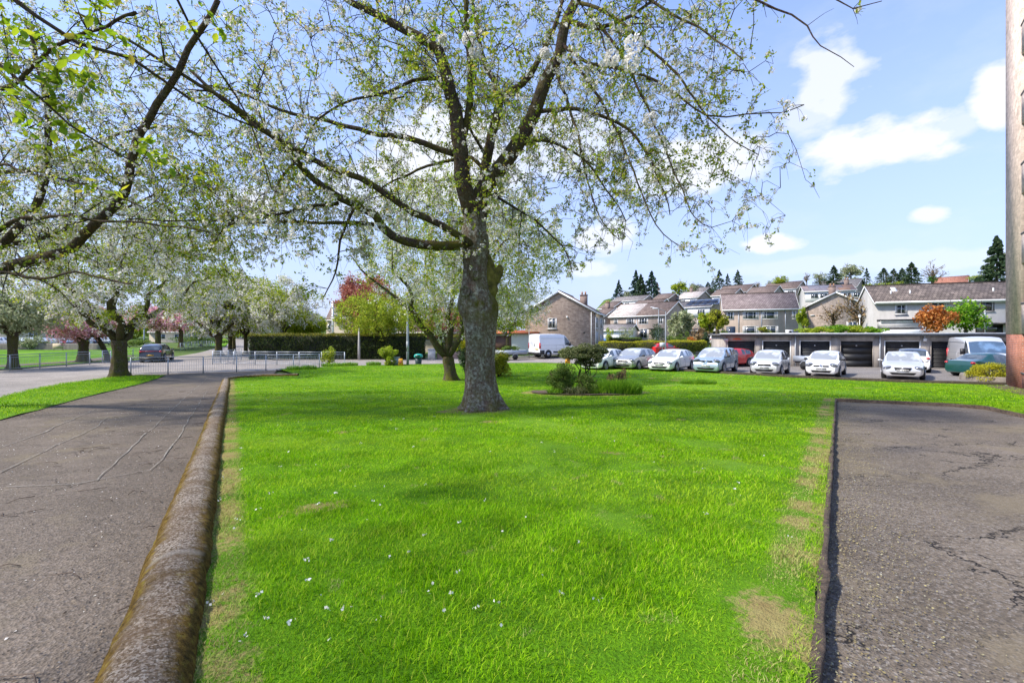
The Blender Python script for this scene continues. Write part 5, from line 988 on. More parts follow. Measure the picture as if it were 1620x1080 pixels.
# --- the big cherry in the middle --------------------------------------
def main_cherry():
    d0 = 12.0; bx, by = at(760, d0), d0; bz = G(bx, by)+.06; root = empty('cherry_tree', (bx, by, bz), 0, 'large old cherry tree with thick lichen covered trunk in the middle of the lawn', 'tree'); off = np.array((bx, by, bz))
    T = Tree(); w3 = lambda px, py, dd=0: W3(px, py, d0+dd)-off
    # trunk as a lofted surface: (py centre px, half width px)
    rows = [(662,761,46),(652,760.5,40),(640,761,34.5),(622,761,28.5),(600,760,25.5),(570,759,24),(540,759,24.5),(515,758,27),(498,757.5,29.5),(482,756,30),(470,754,27),(455,752,24),(440,752,21.5),(420,752,20.5),(400,752,20.5),(385,751,23),(370,750,22),(352,750,19),(335,749,16)]
    Ps, Rs = [], []
    for py, px, hw in rows: Ps.append(w3(px, py)); Rs.append(hw*.93*d0/F)
    # densify
    Ps = np.array(Ps); Rs = np.array(Rs); zz = Ps[:, 2]; zs = np.linspace(zz[0], zz[-1], 90); X = np.interp(zs, zz, Ps[:, 0]); Rr = np.interp(zs, zz, Rs); n = 64; V = []; mo = []
    for k, (z, x, r) in enumerate(zip(zs, X, Rr)):
        flare = max(0, 1-(z-zs[0])/.75)
        for j in range(n):
            a = 2*math.pi*j/n; but = flare**1.4*(.42*max(0, math.sin(a*3+.9))+.16*math.sin(a*7+2)); rib = .045*math.sin(a*5+z*.5)+.03*math.sin(a*9+1.7-z*.4)
            bul = .12*math.exp(-((z-2.72)/.28)**2)*(math.sin(a*2+.6)+.5*math.sin(a*4)); nz = noise.noise(Vector((math.cos(a)*2.2, math.sin(a)*2.2, z*1.3)))*.07+noise.noise(Vector((math.cos(a)*7, math.sin(a)*7, z*5)))*.035+noise.noise(Vector((math.cos(a)*17, math.sin(a)*17, z*9)))*.014
            rr = r*(1+but+rib+bul+nz); V.append((x+rr*math.cos(a), rr*math.sin(a)*.95, z)); mo.append(min(1, .30+.75*flare+.6*math.exp(-((z-2.7)/.4)**2)*(1 if math.cos(a) > -.1 else .3)))
    m = len(zs); fs = [(i*n+j, i*n+(j+1) % n, (i+1)*n+(j+1) % n, (i+1)*n+j) for i in range(m-1) for j in range(n)]+[tuple((m-1)*n+j for j in range(n))]
    o = mk('trunk', np.array(V), fs, BARK, root, True); fattr(o, 'moss', mo)
    # knots and the mossy stub
    q = MB(); c = w3(735.5, 460, -.37); th = np.linspace(0, 2*math.pi, 20); q.tube([(c[0]+.105*math.cos(a), c[1]-.0+.03*math.sin(a*2), c[2]+.115*math.sin(a)) for a in th], .030, 8, False); q.ell((c[0], c[1]+.05, c[2]), (.115, .06, .12), 14, 8)
    c2 = w3(752, 434, -.35); q.ell((c2[0], c2[1]+.03, c2[2]), (.13, .10, .15), 12, 8); q.tube([(c2[0]+.07*math.cos(a), c2[1]-.06, c2[2]+.08*math.sin(a)) for a in th], .025, 6, False); k = q.build('knot', BARK, root, True); fattr(k, 'moss', np.full(q.n, .4))
    q = MB()
    for px_, py_, dd_, rr_ in [(768,398,.12,.10),(770,410,.12,.14),(772,422,.12,.18),(774,434,.12,.21),(775,446,.12,.22),(775,458,.12,.21),(774,470,.12,.17),(782,440,.12,.17),(788,433,.12,.13),(791,426,.12,.09)]: c = w3(px_, py_, dd_); q.ell((c[0], c[1], c[2]), (rr_, rr_, rr_*1.25), 18, 12)
    s = q.build('mossy_stub', plain('moss_gold', (.20,.17,.028), .95, var=.4, vs=7, bump=1), root, True)
    for v in s.data.vertices: v.co += v.normal*(noise.noise(v.co*5)*.04+noise.noise(v.co*16)*.02)
    def env(p):
        return True
    def gl(pl, r0, r1, dd0, dd1, **kw):
        nn = len(pl); return guided(T, [w3(p[0], p[1], dd0+(dd1-dd0)*i/(nn-1)) for i, p in enumerate(pl)], r0, r1, **kw)
    k = dict(dens=1.9, L=1.9, maxlv=2, wob=.30, droop=.30)
    gl([(750,350),(741,320),(733,280),(731,258),(724,213),(717,162),(702,98),(694,81),(645,50),(590,21),(545,-4),(500,-40)], .225, .05, 0, -.6, moss=.3, t0=.35, **k)
    gl([(752,355),(752,335),(758,312),(783,277),(817,230),(843,183),(864,128),(885,85),(896,26),(915,-10),(925,-60)], .235, .10, 0, .6, moss=.45, t0=.3, **k)
    gl([(728,232),(741,185),(746,140),(742,85),(738,0),(735,-50)], .10, .05, -.05, -.7, t0=.2, **k)
    gl([(755,370),(762,335),(766,277),(781,204),(792,160),(815,140),(839,119),(877,43),(890,0)], .17, .05, .35, 1.6, t0=.35, **k)
    gl([(792,160),(780,125),(766,94),(753,34),(745,-20)], .10, .04, 1.3, 2.1, **k)
    gl([(745,388),(724,390),(694,391),(664,388),(640,383),(621,375),(606,362),(592,341),(566,328),(540,315),(506,290),(470,255),(447,228),(400,196),(352,158),(300,110)], .125, .03, -.15, -1.8, moss=.9, t0=.25, **k)
    gl([(748,388),(732,377),(695,356),(655,336),(613,307),(570,281),(515,264),(464,234),(400,190),(360,160),(315,136),(277,111),(200,60),(120,20)], .095, .02, -.2, -2.6, moss=.7, t0=.25, **k)
    gl([(592,355),(560,354),(506,351),(450,352),(400,353),(340,347),(270,350),(200,346)], .05, .012, -.8, -1.6, dens=1.6, L=1.4, maxlv=3, droop=.8)
    gl([(536,321),(500,325),(477,330),(440,338),(400,343),(355,362),(330,400)], .05, .012, -1.0, -1.8, dens=2, L=1.4, maxlv=3, droop=.9)
    gl([(722,245),(690,232),(655,221),(620,215),(583,209),(519,192),(443,172),(380,148),(320,135)], .085, .02, 0, -.2, t0=.2, **k)
    gl([(712,125),(680,123),(655,128),(604,149),(565,158),(540,166),(505,190),(485,215),(470,260)], .055, .012, -.3, -1.6, dens=2, L=1.3, maxlv=3, droop=.7)
    gl([(851,177),(880,176),(911,175),(960,188),(996,208),(1025,245),(1045,290),(1060,340)], .065, .012, .3, -1.0, dens=2.2, L=1.6, maxlv=3, droop=.7)
    gl([(893,30),(920,42),(945,47),(970,40),(1000,25),(1040,-5)], .075, .03, .4, -.5, dens=2.2, L=2, maxlv=3)
    gl([(817,232),(840,222),(875,225),(920,250),(960,300),(990,350)], .05, .012, .3, -.3, dens=2.2, L=1.3, maxlv=3, droop=.8)
    gl([(766,270),(745,250),(705,255),(660,270),(600,300),(560,330)], .06, .015, .6, 2.2, dens=2.2, L=1.6, maxlv=3, droop=.6)
    gl([(890,70),(930,100),(975,110),(1020,120),(1070,150),(1120,182),(1180,180),(1240,176),(1272,166)], .05, .009, 0, -3.2, dens=2.6, L=1.1, maxlv=2, droop=.5)
    gl([(915,5),(960,20),(1010,60),(1060,110),(1110,170),(1150,215),(1200,245)], .05, .009, 0, -2.6, dens=2.8, L=1.0, maxlv=2, droop=.7)
    gl([(930,20),(985,90),(1020,160),(1050,230),(1080,300),(1100,345),(1125,360)], .045, .008, 0, -2.4, dens=3.0, L=1.0, maxlv=2, droop=.9)
    gl([(900,90),(950,160),(990,240),(1020,320),(1050,370),(1090,400)], .045, .008, 0, -1.9, dens=2.6, L=1.0, maxlv=2, droop=1.0)
    gl([(880,110),(905,180),(925,270),(945,340),(980,380)], .045, .008, .3, -1.2, dens=2.4, L=1.0, maxlv=2, droop=1.0)
    gl([(1000,-30),(1080,-20),(1140,-12),(1198,4),(1249,26),(1275,43),(1300,72),(1330,92),(1351,106)], .035, .004, -3, -5.2, dens=.9, L=.7, maxlv=2, droop=.4, bright=.2)
    gl([(1150,-20),(1230,-22),(1300,-10),(1350,12),(1395,2)], .03, .006, -3.5, -5, dens=2.0, L=.6, maxlv=2, droop=.5, bright=.2)
    gl([(940,-30),(1010,-10),(1080,30),(1130,60),(1175,95)], .045, .01, -1, -4, dens=2.6, L=.9, maxlv=2, droop=.5, bright=.25)
    for pl in ([(760,300),(800,320),(850,350),(890,390),(905,430)], [(770,250),(740,200),(660,90),(600,60)], [(560,330),(540,380),(530,430),(512,470)], [(470,250),(440,290),(430,330),(420,380)]):
        gl(pl, .045, .012, .6, -.6, dens=2.2, L=1.4, maxlv=3, droop=.8)
    fill(T, np.array((-.6, 12.2, 7.6))-off, (7.0, 4.6, 4.4), 2700, r0=.0115, sl=.40, zmin=2.9-off[2]+0, gap=-.22, droop=.14)
    fill(T, np.array((-5.6, 11.0, 4.7))-off, (2.9, 2.4, 1.6), 420, sl=.4, r0=.010, zmin=2.9-off[2], gap=-.3, droop=.45)
    fill(T, np.array((3.6, 10.6, 6.2))-off, (3.0, 2.6, 3.2), 420, sl=.35, zmin=3.1-off[2], gap=-.1, droop=.35)
    fin_tree(T, root, BARKL, trunk_name='branches')
    leafage(T, root, LM['cherry'], LM['white'], 8, 12, .080, .050, .078, .060, pf=.50, lvmin=2, frac=.40)
    # the two heavy blossom heads that hang nearest the camera
    C = []
    for px, py, r in [(968,92,.11),(998,100,.12),(1003,70,.13),(742,62,.09),(752,80,.09),(862,85,.07),(700,60,.06),(1028,190,.1)]:
        c = W3(px, py, 6.2)-off; C.append(c+unit(rng.normal(size=(150, 3)))*r*rng.uniform(.75, 1, (150, 1)))
    C = np.vstack(C); card_obj('blossom_head', C, .042*rng.uniform(.8, 1.2, len(C)), LM['white'], root, ar=.45)
    return T
main_cherry()
# --- generic smaller trees ---------------------------------------------
def tree(px, py, d, trunk_h, r, crown_h, crown_r, leaf, flower=None, label='', lean=(0,0), forks=5, pf=.5, sl=.10, sf=.06, nl=3, nf=7, maxlv=2, dens=1.3, nfill=None, cz=.55, ch=.50, cxo=0, group=None, bark=None, name='tree', droop=.25, up=1.1, spread=.16, bury=.02, z=None, seed=None, lift=0, L=None):
    global rng
    save = rng
    if seed is not None: rng = np.random.default_rng(seed)
    x, y = at(px, d), d; zz = (G(x, y) if z is None else z)-bury; root = empty(name, (x, y, zz), 0, label, 'tree', group); T = Tree(); n = 10; lx, ly = lean
    pts = np.array([(lx*t**1.5, ly*t**1.5, trunk_h*t) for t in np.linspace(0, 1, n)]); rad = r*np.array([1.12, 1.02, .97, .93, .9, .88, .87, .88, .92, .86]); rng.normal(size=(n-2, 3)); trunk_mesh(T, pts, rad, .6); top = pts[-1]
    for k in range(forks):
        a = 2*math.pi*(k+rng.uniform(-.3, .3))/forks; out = crown_r*rng.uniform(.7, 1.05); h = crown_h*rng.uniform(.55, 1.0) if k else crown_h
        if k == 0: out *= .2
        e = top+np.array((math.cos(a)*out, math.sin(a)*out, h*.9)); mid = top+np.array((math.cos(a)*out*.45, math.sin(a)*out*.45, h*.45*up))+rng.normal(size=3)*.1*crown_r
        guided(T, [top-np.array((0, 0, .1)), top+(mid-top)*.45+np.array((0,0,.1)), mid, e], r*.48, r*.08, step=max(.25, crown_h/14), dens=dens*.5, L=(L or crown_r*.6)*.6, maxlv=maxlv, droop=droop, t0=.12, moss=.5, jit=.05*crown_r)
    sc = d/25; N = nfill or int(420 if d < 40 else 300 if d < 70 else 190)
    fill(T, top+np.array((cxo, 0, crown_h*cz)), (crown_r*1.08, crown_r*1.08, crown_h*ch), N, step=.3*max(1, sc*.8), r0=.012*max(1, sc*.7), sides=4, sl=.4*max(1, sc*.75), gap=-.28, nsc=.35, droop=droop*.4, maxd=crown_r)
    fin_tree(T, root, bark or BARK2, BARKD); leafage(T, root, leaf, flower, nl, nf, sl, sf, spread, spread*.9, pf=pf, lvmin=2); rng = save
    return root
VG = 'white cherry trees along the left hand road'
tree(713, 598, 24.6, 1.35, .35, 8.4, 5.2, LM['lime'], LM['white'], 'forked cherry tree with a mossy base just behind the big lawn cherry', lean=(-.15, 0), forks=6, pf=.36, sl=.12, sf=.08, nl=4, nf=6, maxlv=2, dens=1.25, name='cherry_tree', seed=3, droop=.15, spread=.17, L=2.2, nfill=1500, cxo=.9, cz=.62, ch=.52)
tree(189, 598, 27.5, 2.2, .42, 7.4, 5.6, LM['lime'], LM['white'], 'stout dark trunked cherry at the end of the grass verge by the front railing', forks=7, pf=.52, sl=.14, sf=.09, nl=4, nf=7, maxlv=2, dens=1.2, name='cherry_tree', seed=5, droop=.45, group=None, L=2.4, nfill=1100, cz=.60, ch=.52, cxo=.4)
tree(20, 585, 34, 2.5, .32, 3.2, 4.0, LM['pale'], None, 'pale green leaved tree growing behind the left railing', forks=6, sl=.22, nl=6, maxlv=2, dens=1.7, name='tree', seed=6, spread=.3)
tree(132, 573, 44, 2.0, .45, 3.0, 3.3, LM['cherry'], LM['pink'], 'pink blossom tree with a thick straight trunk behind the left railing', forks=6, pf=1.0, sl=.14, sf=.16, nl=2, nf=7, maxlv=2, dens=1.5, name='pink_cherry_tree', seed=8, spread=.26)
tree(171, 571, 46, 2.4, .26, 2.6, 2.4, LM['cherry'], LM['pink'], 'slender leaning pink blossom tree right of the thick trunked one', lean=(-1.2, 0), forks=5, pf=1.0, sl=.14, sf=.16, nl=2, nf=7, maxlv=2, dens=1.5, name='pink_cherry_tree', seed=9, spread=.26)
tree(250, 560, 74, 3.0, .40, 3.6, 4.4, LM['cherry'], LM['pink'], 'far pink blossom tree above the black car', forks=6, pf=1.0, sl=.2, sf=.26, nl=2, nf=6, maxlv=2, dens=1.2, name='pink_cherry_tree', seed=10, spread=.4)
tree(286, 556, 82, 3.0, .35, 4.2, 4.6, LM['lime'], LM['pink'], 'far pink blossom tree right of the black car, tinged with green', forks=6, pf=.75, sl=.24, sf=.26, nl=3, nf=6, maxlv=2, dens=1.2, name='pink_cherry_tree', seed=11, spread=.4)
for i, (px, d, h, cr, lb, sd) in enumerate([(346,57,7.6,5.6,'first white cherry beside the rear railing, with the broadest trunk of its group',12),(364,60,8.0,5.0,'white cherry with a thin upright trunk second in the roadside group',13),(370,66,8.4,5.2,'white cherry with a leaning trunk third in the roadside group',14),(389,62,7.4,5.0,'white cherry nearest the long dark hedge in the roadside group',15),(405,92,5.2,5.0,'distant white cherry far along the road beyond the others',16),(318,100,5,5,'distant white cherry on the far left kerb of the road',17)]):
    tree(px, 561, d, 2.5, .42 if i == 0 else .26, h, cr, LM['lime'], LM['white'], lb, forks=6, pf=.60, sl=.17+.002*d, sf=.13+.002*d, nl=4, nf=7, maxlv=2, dens=1.35, group=VG, name='cherry_tree', seed=sd, spread=.30, droop=.3)
tree(446, 568, 56, 2.6, .25, 6.6, 4.8, LM['lime'], LM['white'], 'white blossom tree rising behind the left end of the long dark hedge', forks=7, pf=.5, sl=.21, sf=.17, nl=5, nf=7, maxlv=2, dens=1.6, name='blossom_tree', seed=18, spread=.35)
tree(486, 568, 64, 2.2, .2, 3.0, 2.6, LM['lime'], None, 'fresh green tree behind the dark hedge left of the beige terrace end', forks=6, sl=.24, nl=7, maxlv=2, dens=1.7, seed=19, spread=.35)
tree(580, 568, 57, 2.6, .25, 7.0, 3.3, LM['red'], None, 'red leaved maple rising behind the dark hedge', forks=7, sl=.26, nl=10, maxlv=2, dens=1.8, nfill=420, name='maple_tree', seed=20, spread=.32, droop=.1)
tree(608, 568, 50.5, 1.8, .25, 5.2, 5.0, LM['lime'], None, 'broad yellow green tree spreading over the right half of the dark hedge', forks=8, sl=.22, nl=8, maxlv=2, dens=1.7, nfill=420, seed=21, spread=.32, droop=.25)
tree(700, 566, 60, 2.0, .2, 3.8, 3.8, LM['red'], None, 'low red leaved tree partly hidden behind the two cherry trunks', forks=6, sl=.2, nl=6, maxlv=2, dens=1.7, name='maple_tree', seed=22, spread=.3)
tree(803, 566, 53.5, 2.4, .2, 5.4, 4.6, LM['lime'], LM['white'], 'light green tree with drooping sprays in front of the brick gable house', forks=7, pf=.25, sl=.16, sf=.12, nl=4, nf=6, maxlv=2, dens=1.5, seed=23, spread=.26, droop=.4)
# masses of greenery far left and behind
# --- near tree whose trunk stands just outside the left edge -----------
def left_cherry():
    d0 = 12.4; bx, by = -15.2, 12.6; bz = G(bx, by)+.05; off = np.array((bx, by, bz)); root = empty('cherry_tree', (bx, by, bz), 0, 'near cherry tree whose bare dark limbs reach in from the left edge over the pavement', 'tree'); T = Tree(); w3 = lambda px, py, dd: W3(px, py, dd)-off
    trunk_mesh(T, [(0,0,-.1),(0,0,.4),(.05,0,1.2),(.1,0,2.0),(.2,.1,2.6)], [.45,.42,.4,.38,.36])
    k = dict(maxlv=2, dens=2.2, L=1.6, droop=.35, wob=.32, moss=.4)
    s0 = np.array((.2,.1,2.5)); gl = lambda pts, r0, r1, **kw: guided(T, [s0]+[w3(*p) for p in pts], r0, r1, **{**k, **kw})
    gl([(-60,440,12.2),(0,425,11.6),(60,408,11.3),(110,392,11),(145,362,10.8),(185,322,10.6),(205,280,10.4),(215,225,10.2),(240,180,10.0),(268,135,9.8),(300,80,9.6),(345,0,9.3)], .16, .05, t0=.2)
    gl([(-50,430,12.0),(0,392,12),(30,362,12),(55,330,12),(68,290,12),(76,240,12),(78,190,12),(72,140,12),(58,95,12),(40,30,12)], .14, .04, t0=.2)
    gl([(-30,400,12),(20,350,11),(60,345,10.5),(110,343,10.2),(160,348,10),(220,352,9.8),(290,358,9.6),(335,368,9.5)], .08, .012, t0=.1, L=1.5, droop=.9)
    gl([(-60,300,12),(0,262,11),(40,272,10.5),(100,285,10),(160,300,9.8),(230,330,9.6)], .06, .012, L=1.5, droop=.6)
    gl([(-80,200,12),(-10,150,11),(40,120,10.5),(85,75,10),(140,50,10),(215,20,9.6)], .09, .03, L=2)
    gl([(-40,440,12),(10,430,10.8),(60,440,10),(110,430,9.6),(160,440,9.2),(215,450,9)], .07, .012, L=1.3, droop=.8)
    gl([(-40,400,13),(60,380,14.5),(130,350,15),(200,330,15.5),(260,300,16)], .10, .03, L=2.4, droop=.4)
    gl([(-40,300,14),(80,260,15.5),(170,220,16),(260,200,16),(330,215,16)], .10, .03, L=2.4)
    fill(T, np.array((-11.2, 12.4, 6.0))-off, (5.6, 4.4, 4.2), 2300, r0=.0115, sl=.40, zmin=3.0-off[2], gap=-.22, droop=.2)
    fin_tree(T, root, BARKL, trunk_name='trunk'); leafage(T, root, LM['cherry'], LM['white'], 8, 12, .080, .050, .078, .060, pf=.52, lvmin=2, frac=.40)
left_cherry()
def overhead_cherry():
    bx, by = -5.4, -2.6; bz = G(bx, by)+.05; off = np.array((bx, by, bz)); root = empty('cherry_tree', (bx, by, bz), 0, 'nearest cherry, whose drooping twigs with big fresh leaves hang in the upper left', 'tree'); T = Tree(); w3 = lambda px, py, dd: W3(px, py, dd)-off
    trunk_mesh(T, [(0,0,-.1),(0,0,.4),(.02,0,1.2),(.05,0,2.0),(.1,.1,2.5)], [.4,.38,.36,.34,.32]); s0 = np.array((.1,.1,2.4))
    a = np.array((1.6, 3.6, 4.4)); k = dict(maxlv=2, droop=.6, wob=.3, moss=.3, bright=.13)
    guided(T, [s0, np.array((.3,1.5,3.7)), w3(-150,-200,4.6), w3(-20,-40,4.6), w3(60,30,4.7), w3(130,75,4.8), w3(210,92,5), w3(300,160,5.4), w3(400,200,5.8)], .09, .010, dens=1.1, L=.75, t0=.4, **k)
    guided(T, [s0, np.array((-.2,1.6,3.5)), w3(-200,-60,4.2), w3(-60,60,4.0), w3(10,110,3.9), w3(60,150,3.9), w3(110,200,4.0), w3(170,235,4.1), w3(222,262,4.3)], .06, .006, dens=1.2, L=.55, t0=.4, **k)
    guided(T, [s0, np.array((.4,1.5,3.9)), w3(-60,-160,3.8), w3(60,-60,3.6), w3(120,-20,3.6), w3(160,20,3.7)], .05, .006, dens=1.0, L=.45, t0=.5, **k)
    guided(T, [s0, np.array((.5,1.6,3.9)), w3(100,-200,5), w3(240,-60,5), w3(300,40,5.4), w3(330,90,5.8), w3(395,190,6.4), w3(430,300,7)], .05, .008, dens=1.1, L=.7, t0=.5, **k)
    guided(T, [s0, np.array((.5,1.6,4.1)), w3(300,-250,5.2), w3(560,-120,5.4), w3(700,-20,5.6), w3(735,50,5.8), w3(748,75,5.9)], .05, .006, dens=.9, L=.5, t0=.6, **k)
    # leaf tufts at chosen spots: rosettes of five to eight leaves with pointed tips
    mb = MB(); spots = [(110,108,3.9),(135,118,3.9),(150,60,3.6),(165,8,3.5),(150,15,3.6),(172,5,3.5),(85,95,4),(78,130,4),(90,140,4),(60,100,4.2),(30,52,4),(10,60,3.8),(15,105,3.8),(40,175,3.9),(45,200,4),(95,205,4),(120,215,4.1),(222,228,4.3),(235,232,4.3),(135,140,3.9),(70,68,4.2),(130,280,4.6),(140,300,4.6),(60,45,4.2),(345,30,5),(350,55,5),(300,40,4.8),(190,303,5),(745,25,5.5),(730,50,5.6),(690,45,5.6),(808,38,6),(5,20,3.6),(185,55,4.4),(250,250,5),(310,280,5),(130,60,4.2),(20,140,3.9),(100,170,4)]
    spots = [w3(*q) for q in spots]; fill(T, (0,0,0), (1,1,1), len(spots)+2, step=.12, r0=.006, sides=1, sl=.14, maxd=3, targets=spots)
    fin_tree(T, root, BARKL, trunk_name='trunk'); A = np.array([t[0] for t in T.tw if t[2] >= 1]); idx = rng.permutation(len(A)); cs = spots+[A[i] for i in idx[:150]]
    for ci, c in enumerate(cs):
        m = rng.integers(5, 10) if ci < len(spots) else rng.integers(2, 5); tw = unit(np.array((rng.normal()*.6, rng.normal()*.6, -.5)))
        for _ in range(m):
            L = rng.uniform(.06, .115); a = unit(tw*.5+rng.normal(size=3)*.7); b = unit(np.cross(a, rng.normal(size=3)*.4+np.array((0,0,1)))); n_ = np.cross(a, b); p = c+rng.normal(size=3)*.035; w_ = L*.27; cr = -.12*L
            mb.add([p, p+a*L*.25+b*w_*.8+n_*cr, p+a*L*.6+b*w_+n_*cr, p+a*L+n_*cr*1.5, p+a*L*.6-b*w_+n_*cr, p+a*L*.25-b*w_*.8+n_*cr, p+a*L*.5], [(0,1,6),(1,2,6),(2,3,6),(3,4,6),(4,5,6),(5,0,6)])
    mb.build('foliage', LM['near'], root)
    C = np.repeat(A[idx[70:140]], 8, 0); C = C+rng.normal(size=C.shape)*.04; card_obj('blossom', C, .035, LM['white'], root, ar=.45)
overhead_cherry()
# --- foliage clouds -----------------------------------------------------
def blob(center, rad, n, size, mat, par, clumps=14, name='foliage', flat=.35, ar=.34, shell=.55):
    c = np.array(center, float); rad = np.array(rad, float); cc = unit(rng.normal(size=(clumps, 3)))*rng.uniform(.25, .80, (clumps, 1)); cr = rng.uniform(.22, .42, clumps)
    j = rng.integers(0, clumps, n); q = unit(rng.normal(size=(n, 3)))*rng.uniform(shell, 1.0, (n, 1)); p = (cc[j]+q*cr[j][:, None]); p[:, 2] = np.maximum(p[:, 2], -.95)
    return card_obj(name, c+p*rad, size*rng.uniform(.6, 1.3, n), mat, par, ar=ar)
def skytree(px, ytop, ybot, d, wpx, mat, label, n=1500, clumps=16, size=None, zb=None, name='tree', group='trees along the skyline above the hillside houses', bare=False, trunk=.3):
    x = at(px, d); zt, z0 = zat(ytop, d), zat(ybot, d); h = zt-z0; w = wpx*d/F/2; gz = min(G(x, d), z0-1.0); r = empty(name, (x, d, gz), 0, label, 'tree', group); T = Tree()
    T.tube(np.array([(0,0,0),(.1,0,(z0-gz)+h*.3),(0,0,(z0-gz)+h*.75)]), np.array([1,.8,.25])*trunk, 0, 7, moss=.3)
    for k in range(22 if bare else 9): a = rng.uniform(0, 6.28); hh = (z0-gz)+h*rng.uniform(.1, .6); e = np.array((math.cos(a)*w*rng.uniform(.5, .95), math.sin(a)*w*.8, min(zt-gz, hh+h*rng.uniform(.15, .5)))); branch(T, (0, 0, hh), e-np.array((0, 0, hh)), np.linalg.norm(e-np.array((0, 0, hh))), trunk*.35, 1, 3 if bare else 2, .9, 0, .25, .1)
    fin_tree(T, r, BARK2, BARK2)
    if not bare: blob((0, 0, (z0+zt)/2-gz), (w, w*.9, h/2), n, size or h*.09, mat, r, clumps)
    else: leafage(T, r, mat, None, 1, 0, .35, .1, .2)
    return r
def conifer(px, ytop, ybot, d, wpx, mat, label, n=1700, open_=0.0, group='dark conifers on the skyline', zb=None, name='conifer'):
    x = at(px, d); zt, z0 = zat(ytop, d), zat(ybot, d); h = zt-z0; w = wpx*d/F/2; gz = min(G(x, d), z0-.5); r = empty(name, (x, d, gz), 0, label, 'tree', group); q = MB(); q.tube([(0,0,0),(0,0,z0-gz+h*.98)], [w*.10+.1, .04], 6); o = q.build('trunk', BARK2, r); fattr(o, 'moss', np.zeros(q.n))
    n = int(n*2.4); w *= 1.5; layers = int(22+h*.5); C = []; D = []
    nb = 0
    for k in range(layers):
        t = (k+.5)/layers; rr = w*(1-t)**(.75 if open_ < .3 else .9)*rng.uniform(.78, 1.12); nbr = rng.integers(6, 10) if open_ < .3 else rng.integers(3, 7)
        for _ in range(nbr):
            a = rng.uniform(0, 6.28); L = rr*rng.uniform(.7, 1.1)
            m = max(2, int(n/layers/nbr)); u = rng.uniform(.15, 1, m)**.7; zc = z0-gz+h*t-u*L*.25+rng.normal(size=m)*h*.012
            C.append(np.column_stack([np.cos(a+rng.normal(size=m)*.12)*u*L, np.sin(a+rng.normal(size=m)*.12)*u*L, zc])); D.append(np.tile((math.cos(a), math.sin(a), -.35), (m, 1)))
    C = np.vstack(C); D = np.vstack(D); card_obj('foliage', C, h*.062*rng.uniform(.6, 1.2, len(C)), mat, r, ar=.30, dirv=D, spread=.45); return r
# skyline, left to right
conifer(979, 443, 474, 175, 18, LM['blue'], 'thin pale twin topped conifer left of the dark skyline group', open_=.5)
skytree(991, 458, 474, 170, 16, LM['pale'], 'small round green tree between the skyline conifers', 700)
conifer(1006, 428, 472, 178, 22, LM['blue'], 'tall ragged blue green conifer, tallest of the left skyline group', open_=.5)
conifer(1014, 434, 472, 172, 20, LM['dark'], 'dense dark conifer in the middle of the left skyline group')
conifer(1031, 429, 471, 172, 24, LM['blue'], 'dense pointed blue green conifer at the right of the left skyline group')
conifer(1040, 447, 470, 182, 14, LM['brown'], 'sparse brownish conifer at the edge of the left skyline group', 700, .6)
skytree(1074, 443, 468, 175, 34, LM['lime'], 'wide light green round tree on the skyline right of the left conifers', 1600); skytree(1097, 446, 466, 180, 28, LM['pale'], 'pale thin leaved tree beside the wide light green one', 800)
skytree(1107, 449, 461, 190, 18, LM['dark'], 'low dark tree above the very pale roof', 700); conifer(1120, 446, 462, 190, 14, LM['blue'], 'small blue green conifer above the very pale roof')
conifer(1138, 427, 458, 180, 22, LM['dark'], 'ragged dark pine left of the right hand skyline pair', 1100, .6, name='pine_tree'); conifer(1128, 443, 460, 185, 14, LM['dark'], 'short dark pine in front of the ragged one', 700); conifer(1151, 433, 457, 182, 13, LM['dark'], 'slim dark conifer between two pines', 700, .3); conifer(1167, 427, 455, 178, 18, LM['dark'], 'broad dark conifer above the high brown roofed house', 1200, .3)
skytree(1198, 446, 456, 185, 16, LM['brown'], 'bare brown tree above the high brown roofed house', bare=True, trunk=.18); skytree(1237, 434, 452, 178, 30, LM['lime'], 'rounded green tree with a smooth crown above the white bay house', 1500); skytree(1218, 443, 453, 182, 16, LM['pale'], 'thin pale tree left of the smooth round crown', 500)
skytree(1276, 432, 449, 178, 16, LM['brown'], 'bare forked tree beside the chimney on the skyline', bare=True, trunk=.2); skytree(1296, 431, 447, 172, 30, LM['pale'], 'loose pale crowned tree left of the dark cone shaped conifer', 900); skytree(1298, 441, 452, 160, 26, LM['dark'], 'low dark evergreen mound left of the dark cone shaped conifer', 1000)
conifer(1319, 420, 449, 160, 22, LM['dark'], 'dark cone shaped conifer above the rusty roofed house', 2200); skytree(1346, 417, 448, 175, 44, LM['pale'], 'tall airy yellow green tree above the rusty roofed house', 1500); conifer(1371, 424, 450, 160, 14, LM['dark'], 'thin dark conifer right of the airy yellow green tree', 700, .4)
for px, yt, w in ((1398,424,26),(1414,425,22),(1427,424,20)): conifer(px, yt, 450, 165, w, LM['dark'], {1398:'bushy dark conifer left of three above the bright hedge',1414:'middle of three bushy dark conifers above the bright hedge',1427:'bushy dark conifer nearest the dense pointed one'}[px], 1500, .1)
conifer(1442, 415, 448, 158, 24, LM['dark'], 'dense pointed dark conifer above the grey house roof', 2400); skytree(1476, 417, 446, 160, 40, LM['brown'], 'leafless spreading tree above the grey house roof', bare=True, trunk=.3); skytree(1474, 433, 449, 130, 16, LM['ivy'], 'small bright dark green tree peeping over the grey house roof', 900)
skytree(1400, 444, 462, 130, 60, LM['lime'], 'bright yellow green hedge like bushes left of the grey house roof', 1600, 22, name='bush'); skytree(1545, 432, 447, 160, 34, LM['lime'], 'yellow green tree left of the tall dark spruce', 900)
conifer(1577, 374, 448, 95, 50, LM['dark'], 'tall dark spruce beside the block of flats', 3200, .45, group=None, name='spruce_tree')
